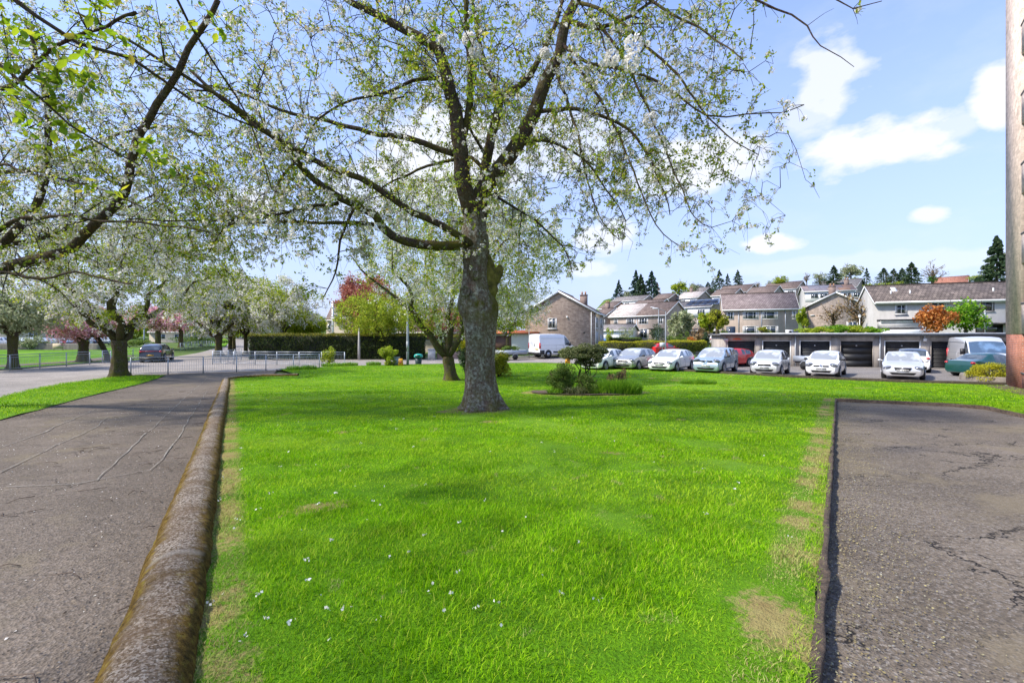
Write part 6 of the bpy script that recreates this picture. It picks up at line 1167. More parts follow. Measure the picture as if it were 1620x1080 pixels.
# midground planting
skytree(1121, 483, 536, 78, 30, LM['lime'], 'tall yellow green tree left of the tiled terrace', 1500, group=None, trunk=.18); r_ = skytree(1142-8, 488, 522, 74, 34, LM['gold'], 'dense golden conifer against the left end of the tiled terrace', 2600, group=None, name='conifer')
skytree(1077, 489, 545, 76, 46, LM['pale'], 'pale bushy spring tree in front of the beige semi gable', 1900, 24, group=None, trunk=.15, name='tree'); skytree(1108, 512, 546, 72, 30, LM['brown'], 'thin brownish tree between the pale tree and the garages', 800, group=None, trunk=.12)
skytree(1362, 470, 522, 60, 70, LM['brown'], 'brown budding tree with many fine branches before the gabled block house', 1500, 26, group=None, bare=True, trunk=.22); skytree(1318, 478, 522, 62, 50, LM['brown'], 'thin bronze tree in front of the gabled block house', 700, group=None, bare=True, trunk=.15)
skytree(1270, 482, 522, 66, 22, LM['lime'], 'yellow green bush tree in the gap right of the tiled terrace', 900, group=None, trunk=.1)
skytree(1482, 478, 530, 46.5, 66, LM['orange'], 'orange leaved maple behind the garages', 2600, 30, size=.26, group=None, name='maple_tree', trunk=.14); skytree(1527, 468, 530, 48, 72, LM['iris'], 'fresh green leaved tree right of the orange maple behind the garages', 3000, 30, size=.26, group=None, trunk=.16)
def bush(px, py, d, w, h, mat, label, n=900, size=.10, z=None, cat='shrub', name='shrub', group=None, dp=None, stems=True, clumps=14):
    x = at(px, d); gz = G(x, d)+.04 if z is None else z; r = empty(name, (x, d, gz), 0, label, cat, group); blob((0, 0, h*.52), (w/2, (dp or w)/2, h*.55), n, size, mat, r, clumps)
    if stems:
        q = MB()
        for k in range(9): a = rng.uniform(0, 6.28); q.tube([(0, 0, -.05), (math.cos(a)*w*.12, math.sin(a)*w*.12, h*.3), (math.cos(a)*w*.3, math.sin(a)*w*.3, h*.7)], [.03, .02, .008], 4)
        o = q.build('stems', BARKD, r); fattr(o, 'moss', np.zeros(q.n))
    return r
bush(790, 597, 27, 1.65, 1.5, LM['gold'], 'rounded yellow green shrub on the lawn just right of the big trunk', 5200, .085, clumps=26); bush(737, 597, 27.5, 1.2, 2.2, LM['dark'], 'dark shrub with a few bright shoots half hidden behind the big trunk', 2600, .09, clumps=20); bush(731, 560, 28.2, 1.1, 1.2, LM['yellow'], 'bright yellow shrub top between the two cherry trunks', 1200, .08, z=G(-3,28)+1.3, stems=False)
bush(1564, 608, 24.6, 2.0, .95, LM['yellow'], 'low rounded yellow leaved shrub beside the corner of the flats', 5200, .065, z=G(25,24.6)+.02, clumps=26)
bush(521, 572, 38.5, 1.5, 1.75, LM['lime'], 'upright pale lime shrub beyond the right end of the rear railing', 2200, .11); bush(614, 575, 37.2, 2.0, 1.7, LM['lime'], 'spreading lime shrub with loose tall shoots beside the grey cabinet', 2400, .12, clumps=18)
bush(55, 549, 69.5, 6.2, 1.9, LM['pale'], 'wide grey green bush behind the low stone wall', 2600, .2, dp=2.5, clumps=22)
bush(1207, 520, 44.6, 1.5, .9, LM['gold'], 'small golden bush peeping over the garage roof in front of the terrace', 900, .1, z=1.6); bush(1145, 522, 44.8, .8, .5, LM['mid'], 'tiny green bush at the left end of the garage roof', 400, .08, z=1.6)
for k, (px, w, h_) in enumerate([(1287,3.2,.75),(1322,3.2,.95),(1352,3.0,.9),(1380,2.4,.8)]):
    bush(px, 520, 45.5, w, h_, LM['iris'] if k % 2 else LM['lime'], ['low spreading juniper at the left end of the green bank above the garages','second juniper mound of the green bank above the garages','third juniper mound of the green bank below the white lantern','last juniper mound of the green bank next to the grey house'][k], 2600, .14, z=1.62, group='juniper mounds above the garages', clumps=20)
for px, d, w, h_, m_, lb in [(1025,66,2.6,1.5,'red','round red shrub behind the yellow green hedge'),(1003,70,1.6,1.7,'orange','small salmon pink shrub behind the yellow green hedge'),(1037,66,2.4,1.6,'lime','clipped lime shrub right of the red shrub'),(1098,64,3.6,1.9,'orange','orange bronze shrub at the right end of the yellow green hedge'),(1115,66,1.6,2.2,'dark','narrow dark cone shrub beside the orange bronze one'),
                         (1040,72,4.4,3.2,'dark','large dark laurel before the window of the beige semi'),(987,74,4.2,3.4,'pale','loose olive shrub before the left half of the beige semi'),(963,72,2.2,3.0,'lime','small light green tree like shrub beside the blue car'),(1066,66,2.6,2.0,'mid','mid green shrub under the pale spring tree'),(1085,66,2.4,2.4,'mid','green shrub between the pale spring tree and the orange bronze shrub')]:
    bush(px, 0, d, w, h_, LM[m_], lb, 1500, .17)
# greenery far left and at the end of the road: each a tree of its own
for px, d, w, h_, m_, lb in [(-15,112,16,9,'mid','green tree behind the parked cars at the left edge'),(60,120,18,10,'lime','wide light green tree behind the parked cars'),(110,125,16,9,'dark','dark green tree behind the red car on the left'),(160,128,16,8,'mid','leafy tree behind the navy car on the left'),(205,132,14,9,'lime','yellow green tree behind the black car'),(300,140,16,8,'mid','green tree past the far pink blossom'),
                         (350,150,18,9,'lime','lime green tree at the far end of the road'),(395,145,16,9,'mid','tree closing the view down the road'),(440,135,18,10,'lime','tall light tree behind the left end of the hedge'),(490,130,14,10,'mid','green tree left of the far terrace roofs'),(745,120,22,9,'mid','tree behind the two cherry trunks in the distance'),(800,125,18,8,'lime','light tree behind the brick gable house on its left')]:
    r_ = skytree(px, zz_ := 531-(h_-2.0)/d*F, 531+8, d, w/d*F, LM[m_], lb, 2000, 20, group='background trees behind the road', trunk=.3)
for px, d, w, h_, lb in [(205,80,7,1.6,'low green bush on the bank left of the black car'),(300,96,9,2,'clipped dark bush beyond the far pink blossom'),(330,104,8,1.8,'green bush at the bend of the road')]: bush(px, 0, d, w, h_, LM['mid'], lb, 1500, .25)
# --- hedges -------------------------------------------------------------
def hedge(p0, p1, w, h, mat, top, label, n, size, z=None, name='hedge', dzt=0):
    p0 = np.array(p0, float); p1 = np.array(p1, float); L = np.linalg.norm(p1-p0); a = math.atan2(*(p1-p0)[::-1]); z0 = G(*((p0+p1)/2)) if z is None else z; r = empty(name, (p0[0], p0[1], z0), a, label, 'hedge'); q = MB(); q.box((.12, -w/2+.12, -.3), (L-.12, w/2-.12, h-.12)); q.build('core', plain('hedge_core', (.02,.022,.012), .95), r)
    A = [L*h, L*h, w*h, w*h, L*w]; A = np.array(A)/sum(A); k = rng.choice(5, n, p=A); u, v = rng.random(n), rng.random(n); C = np.zeros((n, 3)); D = np.zeros((n, 3))
    for f, (pos, nn) in enumerate([(lambda u, v: (u*L, -w/2+0*u, v*h), (0,-1,0)), (lambda u, v: (u*L, w/2+0*u, v*h), (0,1,0)), (lambda u, v: (0*u, -w/2+u*w, v*h), (-1,0,0)), (lambda u, v: (L+0*u, -w/2+u*w, v*h), (1,0,0)), (lambda u, v: (u*L, -w/2+v*w, h+0*u), (0,0,1))]):
        s = k == f; C[s] = np.column_stack(pos(u[s], v[s])); D[s] = nn
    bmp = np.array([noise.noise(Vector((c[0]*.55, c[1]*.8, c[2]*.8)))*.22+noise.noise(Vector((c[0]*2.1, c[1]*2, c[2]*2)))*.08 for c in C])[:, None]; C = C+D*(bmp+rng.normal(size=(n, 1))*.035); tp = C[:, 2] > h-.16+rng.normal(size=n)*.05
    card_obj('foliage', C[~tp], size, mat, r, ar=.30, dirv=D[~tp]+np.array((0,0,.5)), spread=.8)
    if tp.any(): card_obj('fresh_growth', C[tp], size, top, r, ar=.30, dirv=D[tp]+np.array((0,0,.6)), spread=.8)  # top leaves take the brighter material, daylight on the hedge top painted in
    return r
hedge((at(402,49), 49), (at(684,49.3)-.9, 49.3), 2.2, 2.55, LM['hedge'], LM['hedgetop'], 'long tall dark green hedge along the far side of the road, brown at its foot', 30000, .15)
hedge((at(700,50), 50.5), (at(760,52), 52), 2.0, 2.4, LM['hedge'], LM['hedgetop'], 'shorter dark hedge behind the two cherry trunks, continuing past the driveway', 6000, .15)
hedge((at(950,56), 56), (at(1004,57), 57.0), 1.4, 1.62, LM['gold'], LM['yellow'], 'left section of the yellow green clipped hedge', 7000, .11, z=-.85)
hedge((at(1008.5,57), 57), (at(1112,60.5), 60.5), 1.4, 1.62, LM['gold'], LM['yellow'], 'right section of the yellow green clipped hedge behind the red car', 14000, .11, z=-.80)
hedge((at(968,66), 66), (at(1012,68), 68), 1.2, 1.2, LM['hedge'], LM['mid'], 'low dark clipped hedge in front of the beige semi', 3000, .14, z=.0)
hedge((at(1128.5,60), 60), (at(1143,58), 58), .9, 1.25, LM['brown'], LM['brown'], 'short brown hedge beside the white car on the drive', 2200, .10, z=-.35)
hedge((at(262,120), 120), (at(310,124), 124), 2, 1.7, LM['hedge'], LM['mid'], 'dark clipped hedge far off beyond the pink blossom', 1500, .25)
# --- planting bed ---------------------------------------------------------
def topiary():
    x, y = at(922, 17.8), 17.8; z = G(x, y)+.1; r = empty('topiary_shrub', (x, y, z), 0, 'tall shrub clipped to a flat cloud shaped head on bare twisted stems', 'shrub'); T = Tree()
    for (ax, ay, tx, ty, tz, rr) in [(.05,0,.1,.0,1.25,.035),(0,.05,-.1,.1,1.2,.03),(.1,-.05,.35,0,1.2,.028),(-.05,0,-.35,-.05,1.1,.028),(.12,.1,.2,.15,1.25,.03),(-.45,0,-.62,0,1.15,.022),(-.5,.1,-.42,.1,1.1,.018),(.18,0,.5,.1,1.15,.02),(.0,-.1,.0,-.1,1.2,.028),(.15,0,.12,-.1,1.2,.03)]:
        m1 = np.array(((ax*.6+tx*.4), (ay+ty)/2, tz*.4))+rng.normal(size=3)*.06; m2 = np.array(((ax*.2+tx*.8), ty, tz*.72))+rng.normal(size=3)*.06
        guided(T, [(ax, ay, -.1), m1, m2, (tx, ty, tz)], rr, rr*.5, step=.1, dens=2.5, L=.45, maxlv=2, droop=0, jit=.02, t0=.55)
    fin_tree(T, r, BARKD, BARKD)
    for c, rd, n in [((.02,0,1.50),(1.0,.65,.40),14000),((-.58,0,1.46),(.42,.45,.36),5000),((.52,0,1.42),(.50,.5,.38),6000),((.1,.1,1.15),(.55,.4,.26),3000)]: blob(c, rd, n, .05, LM['grey'], r, 30, ar=.3)
topiary()
bush(886, 620, 17.2, 1.25, 1.12, LM['mid'], 'rounded dark variegated shrub at the left of the planting bed', 9000, .05, clumps=30); bush(930, 620, 16.8, 1.1, .8, LM['mid'], 'dark tangled shrub at the foot of the clipped shrub', 4500, .055, clumps=22)
bush(975, 615, 17.6, 1.0, 1.1, LM['brown'], 'loose bronze and yellow twiggy shrub at the right of the planting bed', 1800, .055, clumps=18); bush(983, 608, 17.9, 1.0, .8, LM['lime'], 'airy light green shoots among the bronze twigs in the planting bed', 500, .05, clumps=16, stems=False)
def blades(name, label, cx, cy, w, dp, n, h, mat, cat='plant', wd=.018, z=None, flowers=None, lean=.25, group=None):
    gz = G(cx, cy)+.05 if z is None else z; r = empty(name, (cx, cy, gz), 0, label, cat, group); a = rng.uniform(0, 6.28, n); q = np.sqrt(rng.random(n)); X, Y = np.cos(a)*q*w/2, np.sin(a)*q*dp/2; H = h*rng.uniform(.55, 1.1, n)*(1-.25*q); l = rng.normal(size=(n, 2))*lean; b = rng.uniform(0, 6.28, n)
    P0 = np.column_stack([X, Y, 0*X]); ev = np.column_stack([np.cos(b), np.sin(b), 0*b])*wd/2; M_ = P0+np.column_stack([l[:, 0]*H*.35, l[:, 1]*H*.35, H*.6]); Tp = P0+np.column_stack([l[:, 0]*H*1.1, l[:, 1]*H*1.1, H*(1-.15*np.abs(l).sum(1))])
    V = np.stack([P0-ev, P0+ev, M_+ev, M_-ev, Tp], 1).reshape(-1, 3); i = np.arange(n)*5; fs = [(k, k+1, k+2, k+3) for k in i]+[(k+3, k+2, k+4) for k in i]; mk('leaves', V, fs, mat, r)
    if flowers: k = rng.random(n) < flowers; card_obj('flowers', np.repeat(Tp[k]+(0, 0, .02), 4, 0)+rng.normal(size=(4*k.sum(), 3))*.015, .04, LM['white'], r, ar=.5)
    return r
blades('iris_clump', 'big clump of upright bright green iris blades at the right of the planting bed', 3.75, 16.8, 1.8, .8, 3600, .66, LM['iris']); blades('iris_clump', 'darker clump of arching grey green blades in front of the clipped shrub', 2.35, 16.6, 1.0, .5, 800, .42, LM['grey'], lean=.5); blades('iris_clump', 'small clump of blades at the left foot of the planting bed', 1.55, 16.7, .6, .4, 350, .34, LM['iris'], lean=.4)
blades('iris_clump', 'middle clump of lighter blades between the clipped shrub and the big iris clump', 3.0, 16.6, .8, .5, 700, .38, LM['iris'], lean=.35)
blades('grass_tuft', 'isolated tuft of tall grass on the open lawn before the ice blue people carrier', at(1110,22), 22.4, 1.7, .7, 1800, .36, LM['iris'], 'grass tuft', .012, lean=.4)
for px, py, w, lb in [(463,587,1.1,'left clump of white flowered daffodil leaves by the front railing'),(486,586,1.2,'second clump of daffodil leaves by the front railing'),(525,581,1.8,'broad clump of daffodil leaves under the lime shrub'),(552,580,1.3,'clump of daffodil leaves between the lime shrubs'),(590,579,1.2,'clump of daffodil leaves left of the spreading lime shrub')]:
    x, y = P(px, py); blades('daffodil_clump', lb, x, y+.2, w, .6, 600, .42, LM['iris'], 'flowers', .018, flowers=.06, lean=.3, group='daffodil clumps along the back of the lawn')
# ivy on the terrace
def ivy():
    x0 = at(1143.5, 78); z = zat(488, 78)-5.1; r = empty('ivy', (at(1243, 77.9), 77.6, z), 0, 'dark green ivy climbing the front of the tiled terrace up to its gutter', 'ivy'); n = 3600; u = rng.random(n); v = rng.random(n)
    w = np.interp(v, [0, .1, .35, .6, .75, 1], [.8, 1.2, 1.7, 2.7, 1.9, 2.4])*rng.uniform(.85, 1.08, n); cx_ = np.interp(v, [0, .3, .6, 1], [.3, .1, .55, .0]); C = np.column_stack([cx_+(u-.5)*w-.9, -.05-rng.random(n)*.25+0*u, v*5.05]); card_obj('foliage', C, .2*rng.uniform(.6, 1.2, n), LM['ivy'], r, ar=.4, dirv=(0, -.6, -.6), spread=.7)
ivy()
# ================================================================== STREET FURNITURE
def railing(pts, label, h=1.1, sp=2.0, gap=.12, close=True, name='railing'):
    pts = [np.array(p, float) for p in pts]; r = empty(name, (pts[0][0], pts[0][1], G(*pts[0])), 0, label, 'railing'); o = np.array((pts[0][0], pts[0][1], G(*pts[0]))); rails, bars = MB(), MB(); posts = []
    def pz(p, z): return np.array((p[0], p[1], G(*p)+z))-o
    for a, b in zip(pts[:-1], pts[1:]):
        L = np.linalg.norm(b-a); n = max(1, round(L/sp))
        for k in range(n):
            p, q = a+(b-a)*k/n, a+(b-a)*(k+1)/n; rails.tube([pz(p, h), pz(q, h)], .026, 6); rails.tube([pz(p, h-.17), pz(q, h-.17)], .018, 5); rails.tube([pz(p, .14), pz(q, .14)], .018, 5); posts.append(p)
            m = int(L/n/gap)
            for j in range(1, m): c = p+(q-p)*j/m; bars.tube([pz(c, .14), pz(c, h-.17)], .0075, 4, False)
    posts.append(pts[-1])
    for p in posts: q = MB(); q.tube([pz(p, -.1), pz(p, h+.03)], .036, 8); q.build('post', GALV, r)
    rails.build('rails', GALV, r); bars.build('bars', GALV, r); return r
railing([(at(207,28.5),28.5),(at(370,30.6),30.9),(at(505,34),34.0)], 'front galvanised pedestrian railing across the end of the pavement')
railing([(-27.5,47.5),(-25.6,40),(-13.6,38.0)], 'rear galvanised railing on the corner of the side road, turning back along the main road')
railing([(-34.0,27.5),(-35.2,32.8),(-35.6,41.5)], 'left galvanised railing between the near roadside and the first green trees'); railing([(-36.6,41.8),(-39.6,50),(-43.5,57.5)], 'middle stretch of the left railing, behind the black car', gap=.2); railing([(-50,70.5),(-62,98)], 'distant railing along the far left kerb', gap=.3, sp=2.5)
def post(px, d, h, rad, label, mat, cat='post', z=None, head=None, name='post'):
    x = at(px, d); gz = G(x, d) if z is None else z; r = empty(name, (x, d, gz), 0, label, cat); q = MB(); q.tube([(0,0,-.2),(0,0,1.2),(0,0,h)], [rad*1.25, rad*1.2, rad*.7], 10); q.build('column', mat, r)
    if head == 'arm':
        q = MB(); th = np.linspace(0, 1.4, 7); q.tube([(0, 0, h-.05)]+[(-math.sin(a)*.9, 0, h+.35*math.sin(a)) for a in th[1:]], .03, 6); q.build('arm', mat, r); q = MB(); q.ell((-1.15, 0, h+.32), (.38, .15, .10)); q.build('lantern', plain('lamp_white', (.7,.7,.68), .3), r)
    if head == 'lantern': q = MB(); q.tube([(0,0,h),(0,0,h+.06),(0,0,h+.38)], [.10,.13,.17], 8); q.build('lantern', plain('lamp_white', (.7,.7,.68), .3), r); q = MB(); q.tube([(0,0,h+.385),(0,0,h+.47)], [.2,.05], 8); q.build('lantern_cap', GALV, r)
    return r
GP = plain('grey_post', (.28,.31,.33), .6, .2)
lp = post(645, 37.6, 8.2, .085, 'tall grey lamp post on the side road left of the green bin', GP, 'lamp post', head='arm', name='lamp_post'); q = MB(); q.box((-.09, -.10, 1.2), (.09, .09, 2.0)); q.build('service_door', GP, lp)
post(568, 47.2, 3.3, .10, 'pale weathered post in front of the long dark hedge', plain('pale_wood', (.42,.40,.37), .8), name='wooden_post')
post(1053, 53, 5.0, .06, 'slim dark lamp post behind the red hatchback', GP, 'lamp post', head='arm', name='lamp_post'); post(1042, 84, 6.0, .07, 'distant grey lamp post in front of the beige semi', GP, 'lamp post', head='arm', name='lamp_post')
post(1360, 58, 2.6, .045, 'white lantern on a post above the juniper bank', WHITE, 'lamp post', z=1.1, head='lantern', name='lamp_post'); post(1345, 62, 5.5, .05, 'thin grey pole in front of the gabled block house', GP, z=1.1); post(837, 56.5, 5.6, .045, 'thin white pole against the left of the brick gable', WHITE); post(141, 78, 6.0, .10, 'pale lamp post behind the thick trunked pink blossom tree', GALV, 'lamp post', head='arm', name='lamp_post'); post(228, 92, 6, .10, 'far pale lamp post above the black car', GALV, 'lamp post', head='arm', name='lamp_post')
sg = post(1048, 51, 1.5, .03, 'white rectangular road sign seen from behind by the red hatchback', GP, 'road sign', name='road_sign'); q = MB(); q.box((-.30, -.045, .95), (.30, -.031, 1.45)); q.build('panel', plain('pale_sign', (.62,.64,.66), .5), sg)
def bin_():
    x, y = at(662, 39.2), 39.2; r = empty('litter_bin', (x, y, G(x, y)+.02), 0, 'dark litter bin with a teal green lid beside the tall lamp post', 'bin'); q = MB(); q.tube([(0,0,0),(0,0,.05),(0,0,.62)], [.24,.25,.30], 14); q.build('body', plain('bin_dark', (.02,.05,.045), .5), r)
    q = MB(); q.tube([(0,0,.621),(0,0,.70),(0,0,.85),(0,0,.92)], [.37,.38,.33,.12], 14); q.build('lid', plain('bin_teal', (.02,.38,.30), .4), r); q = MB(); q.box((-.2, -.385, .70), (.2, -.33, .80)); q.build('opening', DARK, r)
bin_()
def cabinet():
    x, y = at(627, 37.4), 37.4; r = empty('utility_cabinet', (x, y, G(x, y)+.02), R(8), 'small grey metal street cabinet right of the lime shrub', 'cabinet'); q = MB(); q.box((-.25,-.16,0),(.25,.16,.68)); q.box((-.28,-.19,.681),(.28,.19,.73)); q.build('body', plain('cabinet_grey', (.32,.38,.37), .5), r); q = MB(); q.box((-.22,-.172,.06),(.22,-.161,.64)); q.build('door', plain('cabinet_door', (.36,.42,.41), .5), r)
cabinet()
def warn(px, d, label):
    x = at(px, d); r = empty('warning_sign', (x, d, G(x, d)+.02), R(10), label, 'sign'); q = MB(); q.add([(-.22,-.13,0),(.22,-.13,0),(.15,-.01,.62),(-.15,-.01,.62),(-.22,-.15,0),(.22,-.15,0),(.15,-.03,.62),(-.15,-.03,.62)], [(0,1,2,3),(4,7,6,5),(0,4,5,1),(1,5,6,2),(2,6,7,3),(3,7,4,0)]); q.add([(-.22,.13,0),(.22,.13,0),(.15,.01,.62),(-.15,.01,.62),(-.22,.15,0),(.22,.15,0),(.15,.03,.62),(-.15,.03,.62)], [(3,2,1,0),(5,6,7,4),(1,5,4,0),(2,6,5,1),(3,7,6,2),(0,4,7,3)]); q.build('panel', plain('sign_yellow', (.85,.42,.02), .5), r)
    q = MB(); q.box((-.08,-.10,.22),(.08,-.088,.42)); q.build('emblem', plain('orange_paint', (.75,.16,.05), .6), r)
warn(634, 37.0, 'yellow and orange folding warning sign beside the grey cabinet'); warn(898, 40.0, 'yellow and orange folding warning sign behind the clipped shrub')
wallrun('stone_wall', [(-85,70),(-63.5,69.0),(-60,68.6)], .4, .95, M_STONE, 'low brown stone wall in front of the far parked cars on the left', 'wall', 1.0)
q = MB(); q.box((-.75,-.05,.25),(.75,.0,1.0)); q.box((-.7,0,-.1),(-.6,.06,1.0)); q.box((.6,0,-.1),(.7,.06,1.0)); o = q.build('notice_board', plain('board_buff', (.50,.40,.26), .7)); o.location = (at(92,67), 67, G(at(92,67), 67)); tag(o, 'buff coloured notice board at the right end of the low stone wall', 'board')
gp = MB(); gp.box((-.33,-.33,-.1),(.33,.33,1.05)); gp.box((-.38,-.38,1.051),(.38,.38,1.13)); o = gp.build('gate_pillar', plain('pillar_white', (.66,.64,.6), .8, var=.2)); o.location = (at(683,48.2), 48.2, G(at(683,48.2), 48.2)); tag(o, 'white rendered gate pillar at the right end of the long dark hedge', 'pillar')
wallrun('brick_wall', [(at(692,49),49),(at(770,52),52)], .25, .7, m_brick('wall_brick', (.36,.2,.15), (.45,.27,.2), (.4,.33,.28)), 'low reddish brick wall right of the white gate pillar', 'wall', 1.0)
wallrun('garden_wall', [(at(930,57),56.6),(at(1115,61),59.8)], .3, .3, M_STONE, 'low stone kerb wall at the foot of the yellow green hedge', 'wall', 1.0)
q = MB(); q.box((-.28,-.15,0),(.28,.15,.43)); o = q.build('extractor_unit', plain('pale_sign2', (.66,.66,.64), .5)); o.location = (at(1248.5,43.0), 43.0, 1.62); q2 = MB(); q2.cyl((0,0,.21),.13,-.17,-.151,18); q2.build('fan', DARK, o); tag(o, 'white box shaped outdoor fan unit with a round dark opening above the garages', 'fan unit')
cr = wallrun('kerb_island', [(26.5,27.4),(25.0,25.9),(24.6,24.6),(26.2,23.0)], .35, .30, M_STONE, 'curved pale concrete kerb right of the silver saloon', 'kerb', .3)
# twigs with greenery on the flatbed
blob((0,0,0), (1.3,.6,.5), 900, .14, LM['mid'], None, 12).location = (at(808,47.6), 47.6, -.94+1.15)
o = [x for x in bpy.data.objects if x.name.startswith('foliage') and x.parent is None][0]; o.name = 'garden_cuttings'; o.rotation_euler = (0, 0, R(30)); tag(o, 'heap of cut green branches on the grey flatbed trailer', 'cuttings')
# ================================================================== GROUND COVER
def grass():
    BL = m_blade(); allV = []; dry = []
    def batch(n, y0, y1, hmin, hmax, wd, poly, xlim=None, dzc=.085):
        xs = [p[0] for p in poly]; X = rng.uniform(max(min(xs), -1.15*y1-1), min(max(xs), 1.15*y1+1), n); Y = rng.uniform(y0, y1, n); k = inside(X, Y, poly) & (np.abs(X) < 1.2*Y+1.2) & (np.hypot(X+.8, Y-12) > .45) & (((X-2.75)/2.1)**2+((Y-17.4)/1.4)**2 > 1); X, Y = X[k], Y[k]; n = len(X); Z = g(X, Y)+dzc
        tuft = np.array([noise.noise(Vector((a*1.6, b*1.6, 2)))+.6*noise.noise(Vector((a*5, b*5, 4))) for a, b in zip(X, Y)]); dr = dryness(X, Y); H = (hmin+(hmax-hmin)*rng.random(n))*(1+.6*tuft)*(1-.45*np.clip(dr, 0, 1)); a = rng.uniform(0, 6.28, n); la = a+rng.normal(size=n)*.6+math.pi/2
        ln = rng.uniform(.3, 1.3, n)*H; ev = np.column_stack([np.cos(a), np.sin(a), 0*a])*(wd*rng.uniform(.6, 1.2, n)/2)[:, None]; P0 = np.column_stack([X, Y, Z]); L = np.column_stack([np.cos(la)*ln, np.sin(la)*ln, 0*a])
        M_ = P0+L*.35+np.column_stack([0*H, 0*H, H*.6]); Tp = P0+L+np.column_stack([0*H, 0*H, H*.95]); allV.append(np.stack([P0-ev, P0+ev, M_+ev*.7, M_-ev*.7, Tp], 1).reshape(-1, 3)); dry.append(np.repeat(dr, 5))
    batch(240000, 1.6, 4.5, .018, .046, .0048, LAWN); batch(250000, 4.5, 8.5, .018, .044, .0075, LAWN); batch(190000, 8.5, 14, .02, .044, .011, LAWN); batch(150000, 14, 26, .02, .042, .022, LAWN); batch(60000, 26, 40, .02, .05, .04, LAWN)
    batch(60000, 9, 30, .03, .06, .016, [(v.co.x, v.co.y) for v in []] or [P(*p) for p in [(262,595),(215,595),(168,599),(100,608),(50,618),(0,631)]]+[(-21,9),(-12.5,4.5)]+[P(*p) for p in [(0,667),(60,651),(130,631),(200,614)]])
    V = np.vstack(allV); n = len(V)//5; i = np.arange(n)*5
    F_ = np.concatenate([np.column_stack([i, i+1, i+2]), np.column_stack([i, i+2, i+3]), np.column_stack([i+3, i+2, i+4])]); o = mk('grass', V, F_, BL); fattr(o, 'dry', np.concatenate(dry)); tag(o, 'short bright green lawn grass with worn straw coloured patches', 'grass', kind='stuff')
grass()
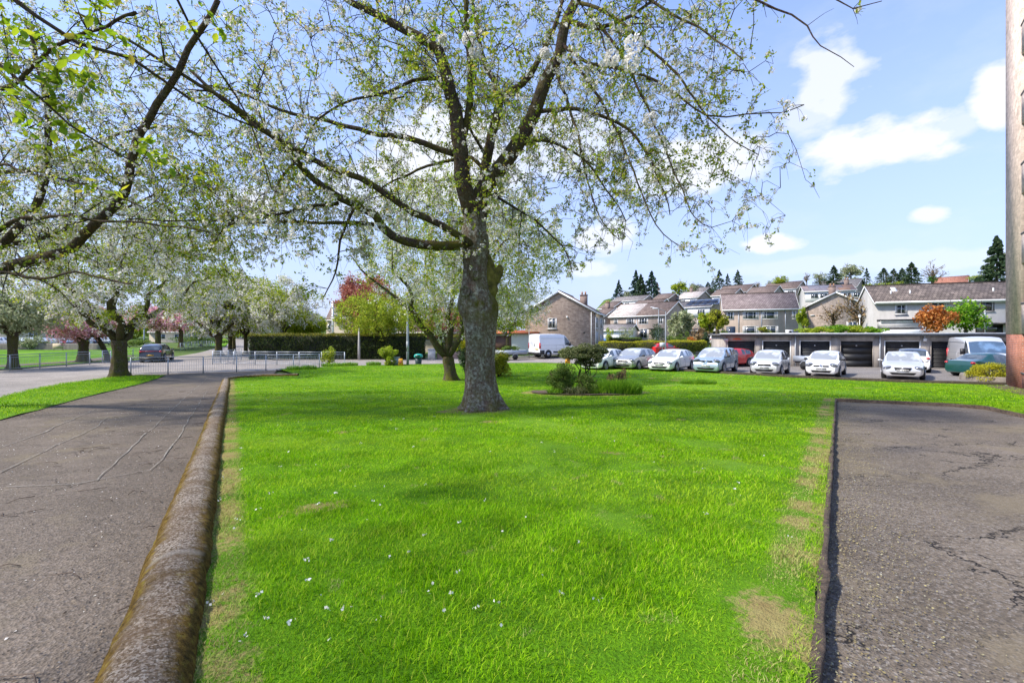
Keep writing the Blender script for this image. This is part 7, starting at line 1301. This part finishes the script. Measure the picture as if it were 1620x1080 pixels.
def scatter():
    n = 230; px = rng.uniform(330, 1290, n); py = 590+rng.random(n)**1.6*470; C = []
    for a, b in zip(px, py):
        p = P(a, b)
        if inside(p[0], p[1], LAWN) and (a < 700 or rng.random() < .35): c = np.array((p[0], p[1], G(*p)+.125)); m = rng.integers(1, 6); C.append(c+rng.normal(size=(m, 3))*(.012, .012, .005))
    C = np.vstack(C); tag(card_obj('fallen_blossom', C, .017*rng.uniform(.7, 1.3, len(C)), LM['white'], None, ar=.5), 'white fallen cherry blossom scattered over the lawn', 'petals', kind='stuff')
    C = []; s = []
    for _ in range(26000):
        t = rng.uniform(-5, 26); sd = 1 if rng.random() < .62 else -1; u = sd*(.165+abs(rng.normal())*.03) if rng.random() < .6 else sd*rng.uniform(.09, .17); p = k0+kd*t+np.array((kd[1], -kd[0]))*u
        if noise.noise(Vector((p[0]*2.2, p[1]*2.2, sd))) < -.12: continue
        C.append((p[0], p[1], G(*p)+.03+max(.02, .182-4.2*max(0, abs(u)-.03)**2*1.35-rng.random()*.02*(abs(u) > .17))-(.08 if abs(u) > .175 else 0))); s.append(rng.uniform(.006, .016))
    tag(card_obj('moss', np.array(C), np.array(s), leafmat('moss_tufts', [(0,(.09,.055,.015)),(.5,(.22,.15,.03)),(.85,(.34,.30,.04)),(1,(.16,.28,.03))], .15), None, ar=.4), 'brown and green moss tufts growing along both sides of the rounded coping', 'moss', kind='stuff')
    C = []; s = []
    for _ in range(6500):
        t = rng.uniform(-4, 24); u = -.22-abs(rng.normal())*.28; p = k0+kd*t+np.array((kd[1], -kd[0]))*u; C.append((p[0], p[1], G(*p)+.038+rng.random()*.01)); s.append(rng.uniform(.007, .022))
    for _ in range(700):
        t = rng.uniform(-4, 24); p = k0+kd*t+np.array((kd[1], -kd[0]))*(-rng.uniform(.3, 3.6)); C.append((p[0], p[1], G(*p)+.038)); s.append(rng.uniform(.006, .016))
    for _ in range(3500):
        p = P(*[(0,664),(60,648),(130,629),(200,612),(257,596)][rng.integers(0, 5)]); f = rng.random(); a, b = np.array(P(0, 666)), np.array(P(250, 598)); p = a+(b-a)*rng.random()+np.array((.86, .5))*abs(rng.normal())*.35; C.append((p[0], p[1], G(*p)+.04)); s.append(rng.uniform(.012, .035))
    tag(card_obj('leaf_litter', np.array(C), np.array(s), leafmat('litter', [(0,(.05,.035,.02)),(.6,(.14,.10,.06)),(1,(.30,.23,.15))], .05), None, ar=.3, dirv=None, fold=.1, flat=True), 'brown leaf litter and twigs gathered along the kerb and verge', 'leaf litter', kind='stuff')
    C = []
    for _ in range(900):
        p = k0+kd*rng.uniform(-3, 14)+np.array((kd[1], -kd[0]))*(-rng.uniform(.3, 3.2)); C.append((p[0], p[1], G(*p)+.036))
    tag(card_obj('petal_flecks', np.array(C), .014*rng.uniform(.6, 1.3, len(C)), LM['white'], None, ar=.5, flat=True), 'tiny white petals trodden into the pavement', 'petals', kind='stuff')
    q = MB()
    for _ in range(130):
        t = rng.uniform(-3, 20); p = k0+kd*t+np.array((kd[1], -kd[0]))*(-rng.uniform(.25, 1.8)**1.3); a = rng.uniform(0, 6.28); L = rng.uniform(.06, .28); z = G(*p)+.042; q.tube([(p[0], p[1], z), (p[0]+math.cos(a)*L*.5, p[1]+math.sin(a)*L*.5, z+.008), (p[0]+math.cos(a+.4)*L, p[1]+math.sin(a+.4)*L, z)], [.004, .0035, .002], 4)
    tag(q.build('fallen_twigs', plain('twig_brown', (.12,.085,.06), .9)), 'thin fallen twigs lying on the pavement beside the coping', 'twigs', kind='stuff')
    n = 22000; t = rng.uniform(-4, 16, n); nn = np.array((pd[1], -pd[0])); u = np.abs(rng.normal(size=n))*.35+.03; Pp = np.array(PE0)+pd*t[:, None]+nn*u[:, None]; k = Pp[:, 1] < PATHC[1]; Pp = Pp[k]; u = u[k]
    z = g(Pp[:, 0], Pp[:, 1])+.018; tag(card_obj('path_debris', np.column_stack([Pp, z]), rng.uniform(.005, .018, len(z)), leafmat('litter2', [(0,(.06,.045,.03)),(.5,(.22,.17,.08)),(.8,(.36,.31,.12)),(1,(.30,.30,.28))], .05), None, ar=.35, flat=True), 'moss crumbs, grit and dry clippings along the edge of the cracked path', 'debris', kind='stuff')
scatter()
# ------------------------------------------------------------------ tidy
for m in bpy.data.materials: m.use_backface_culling = False
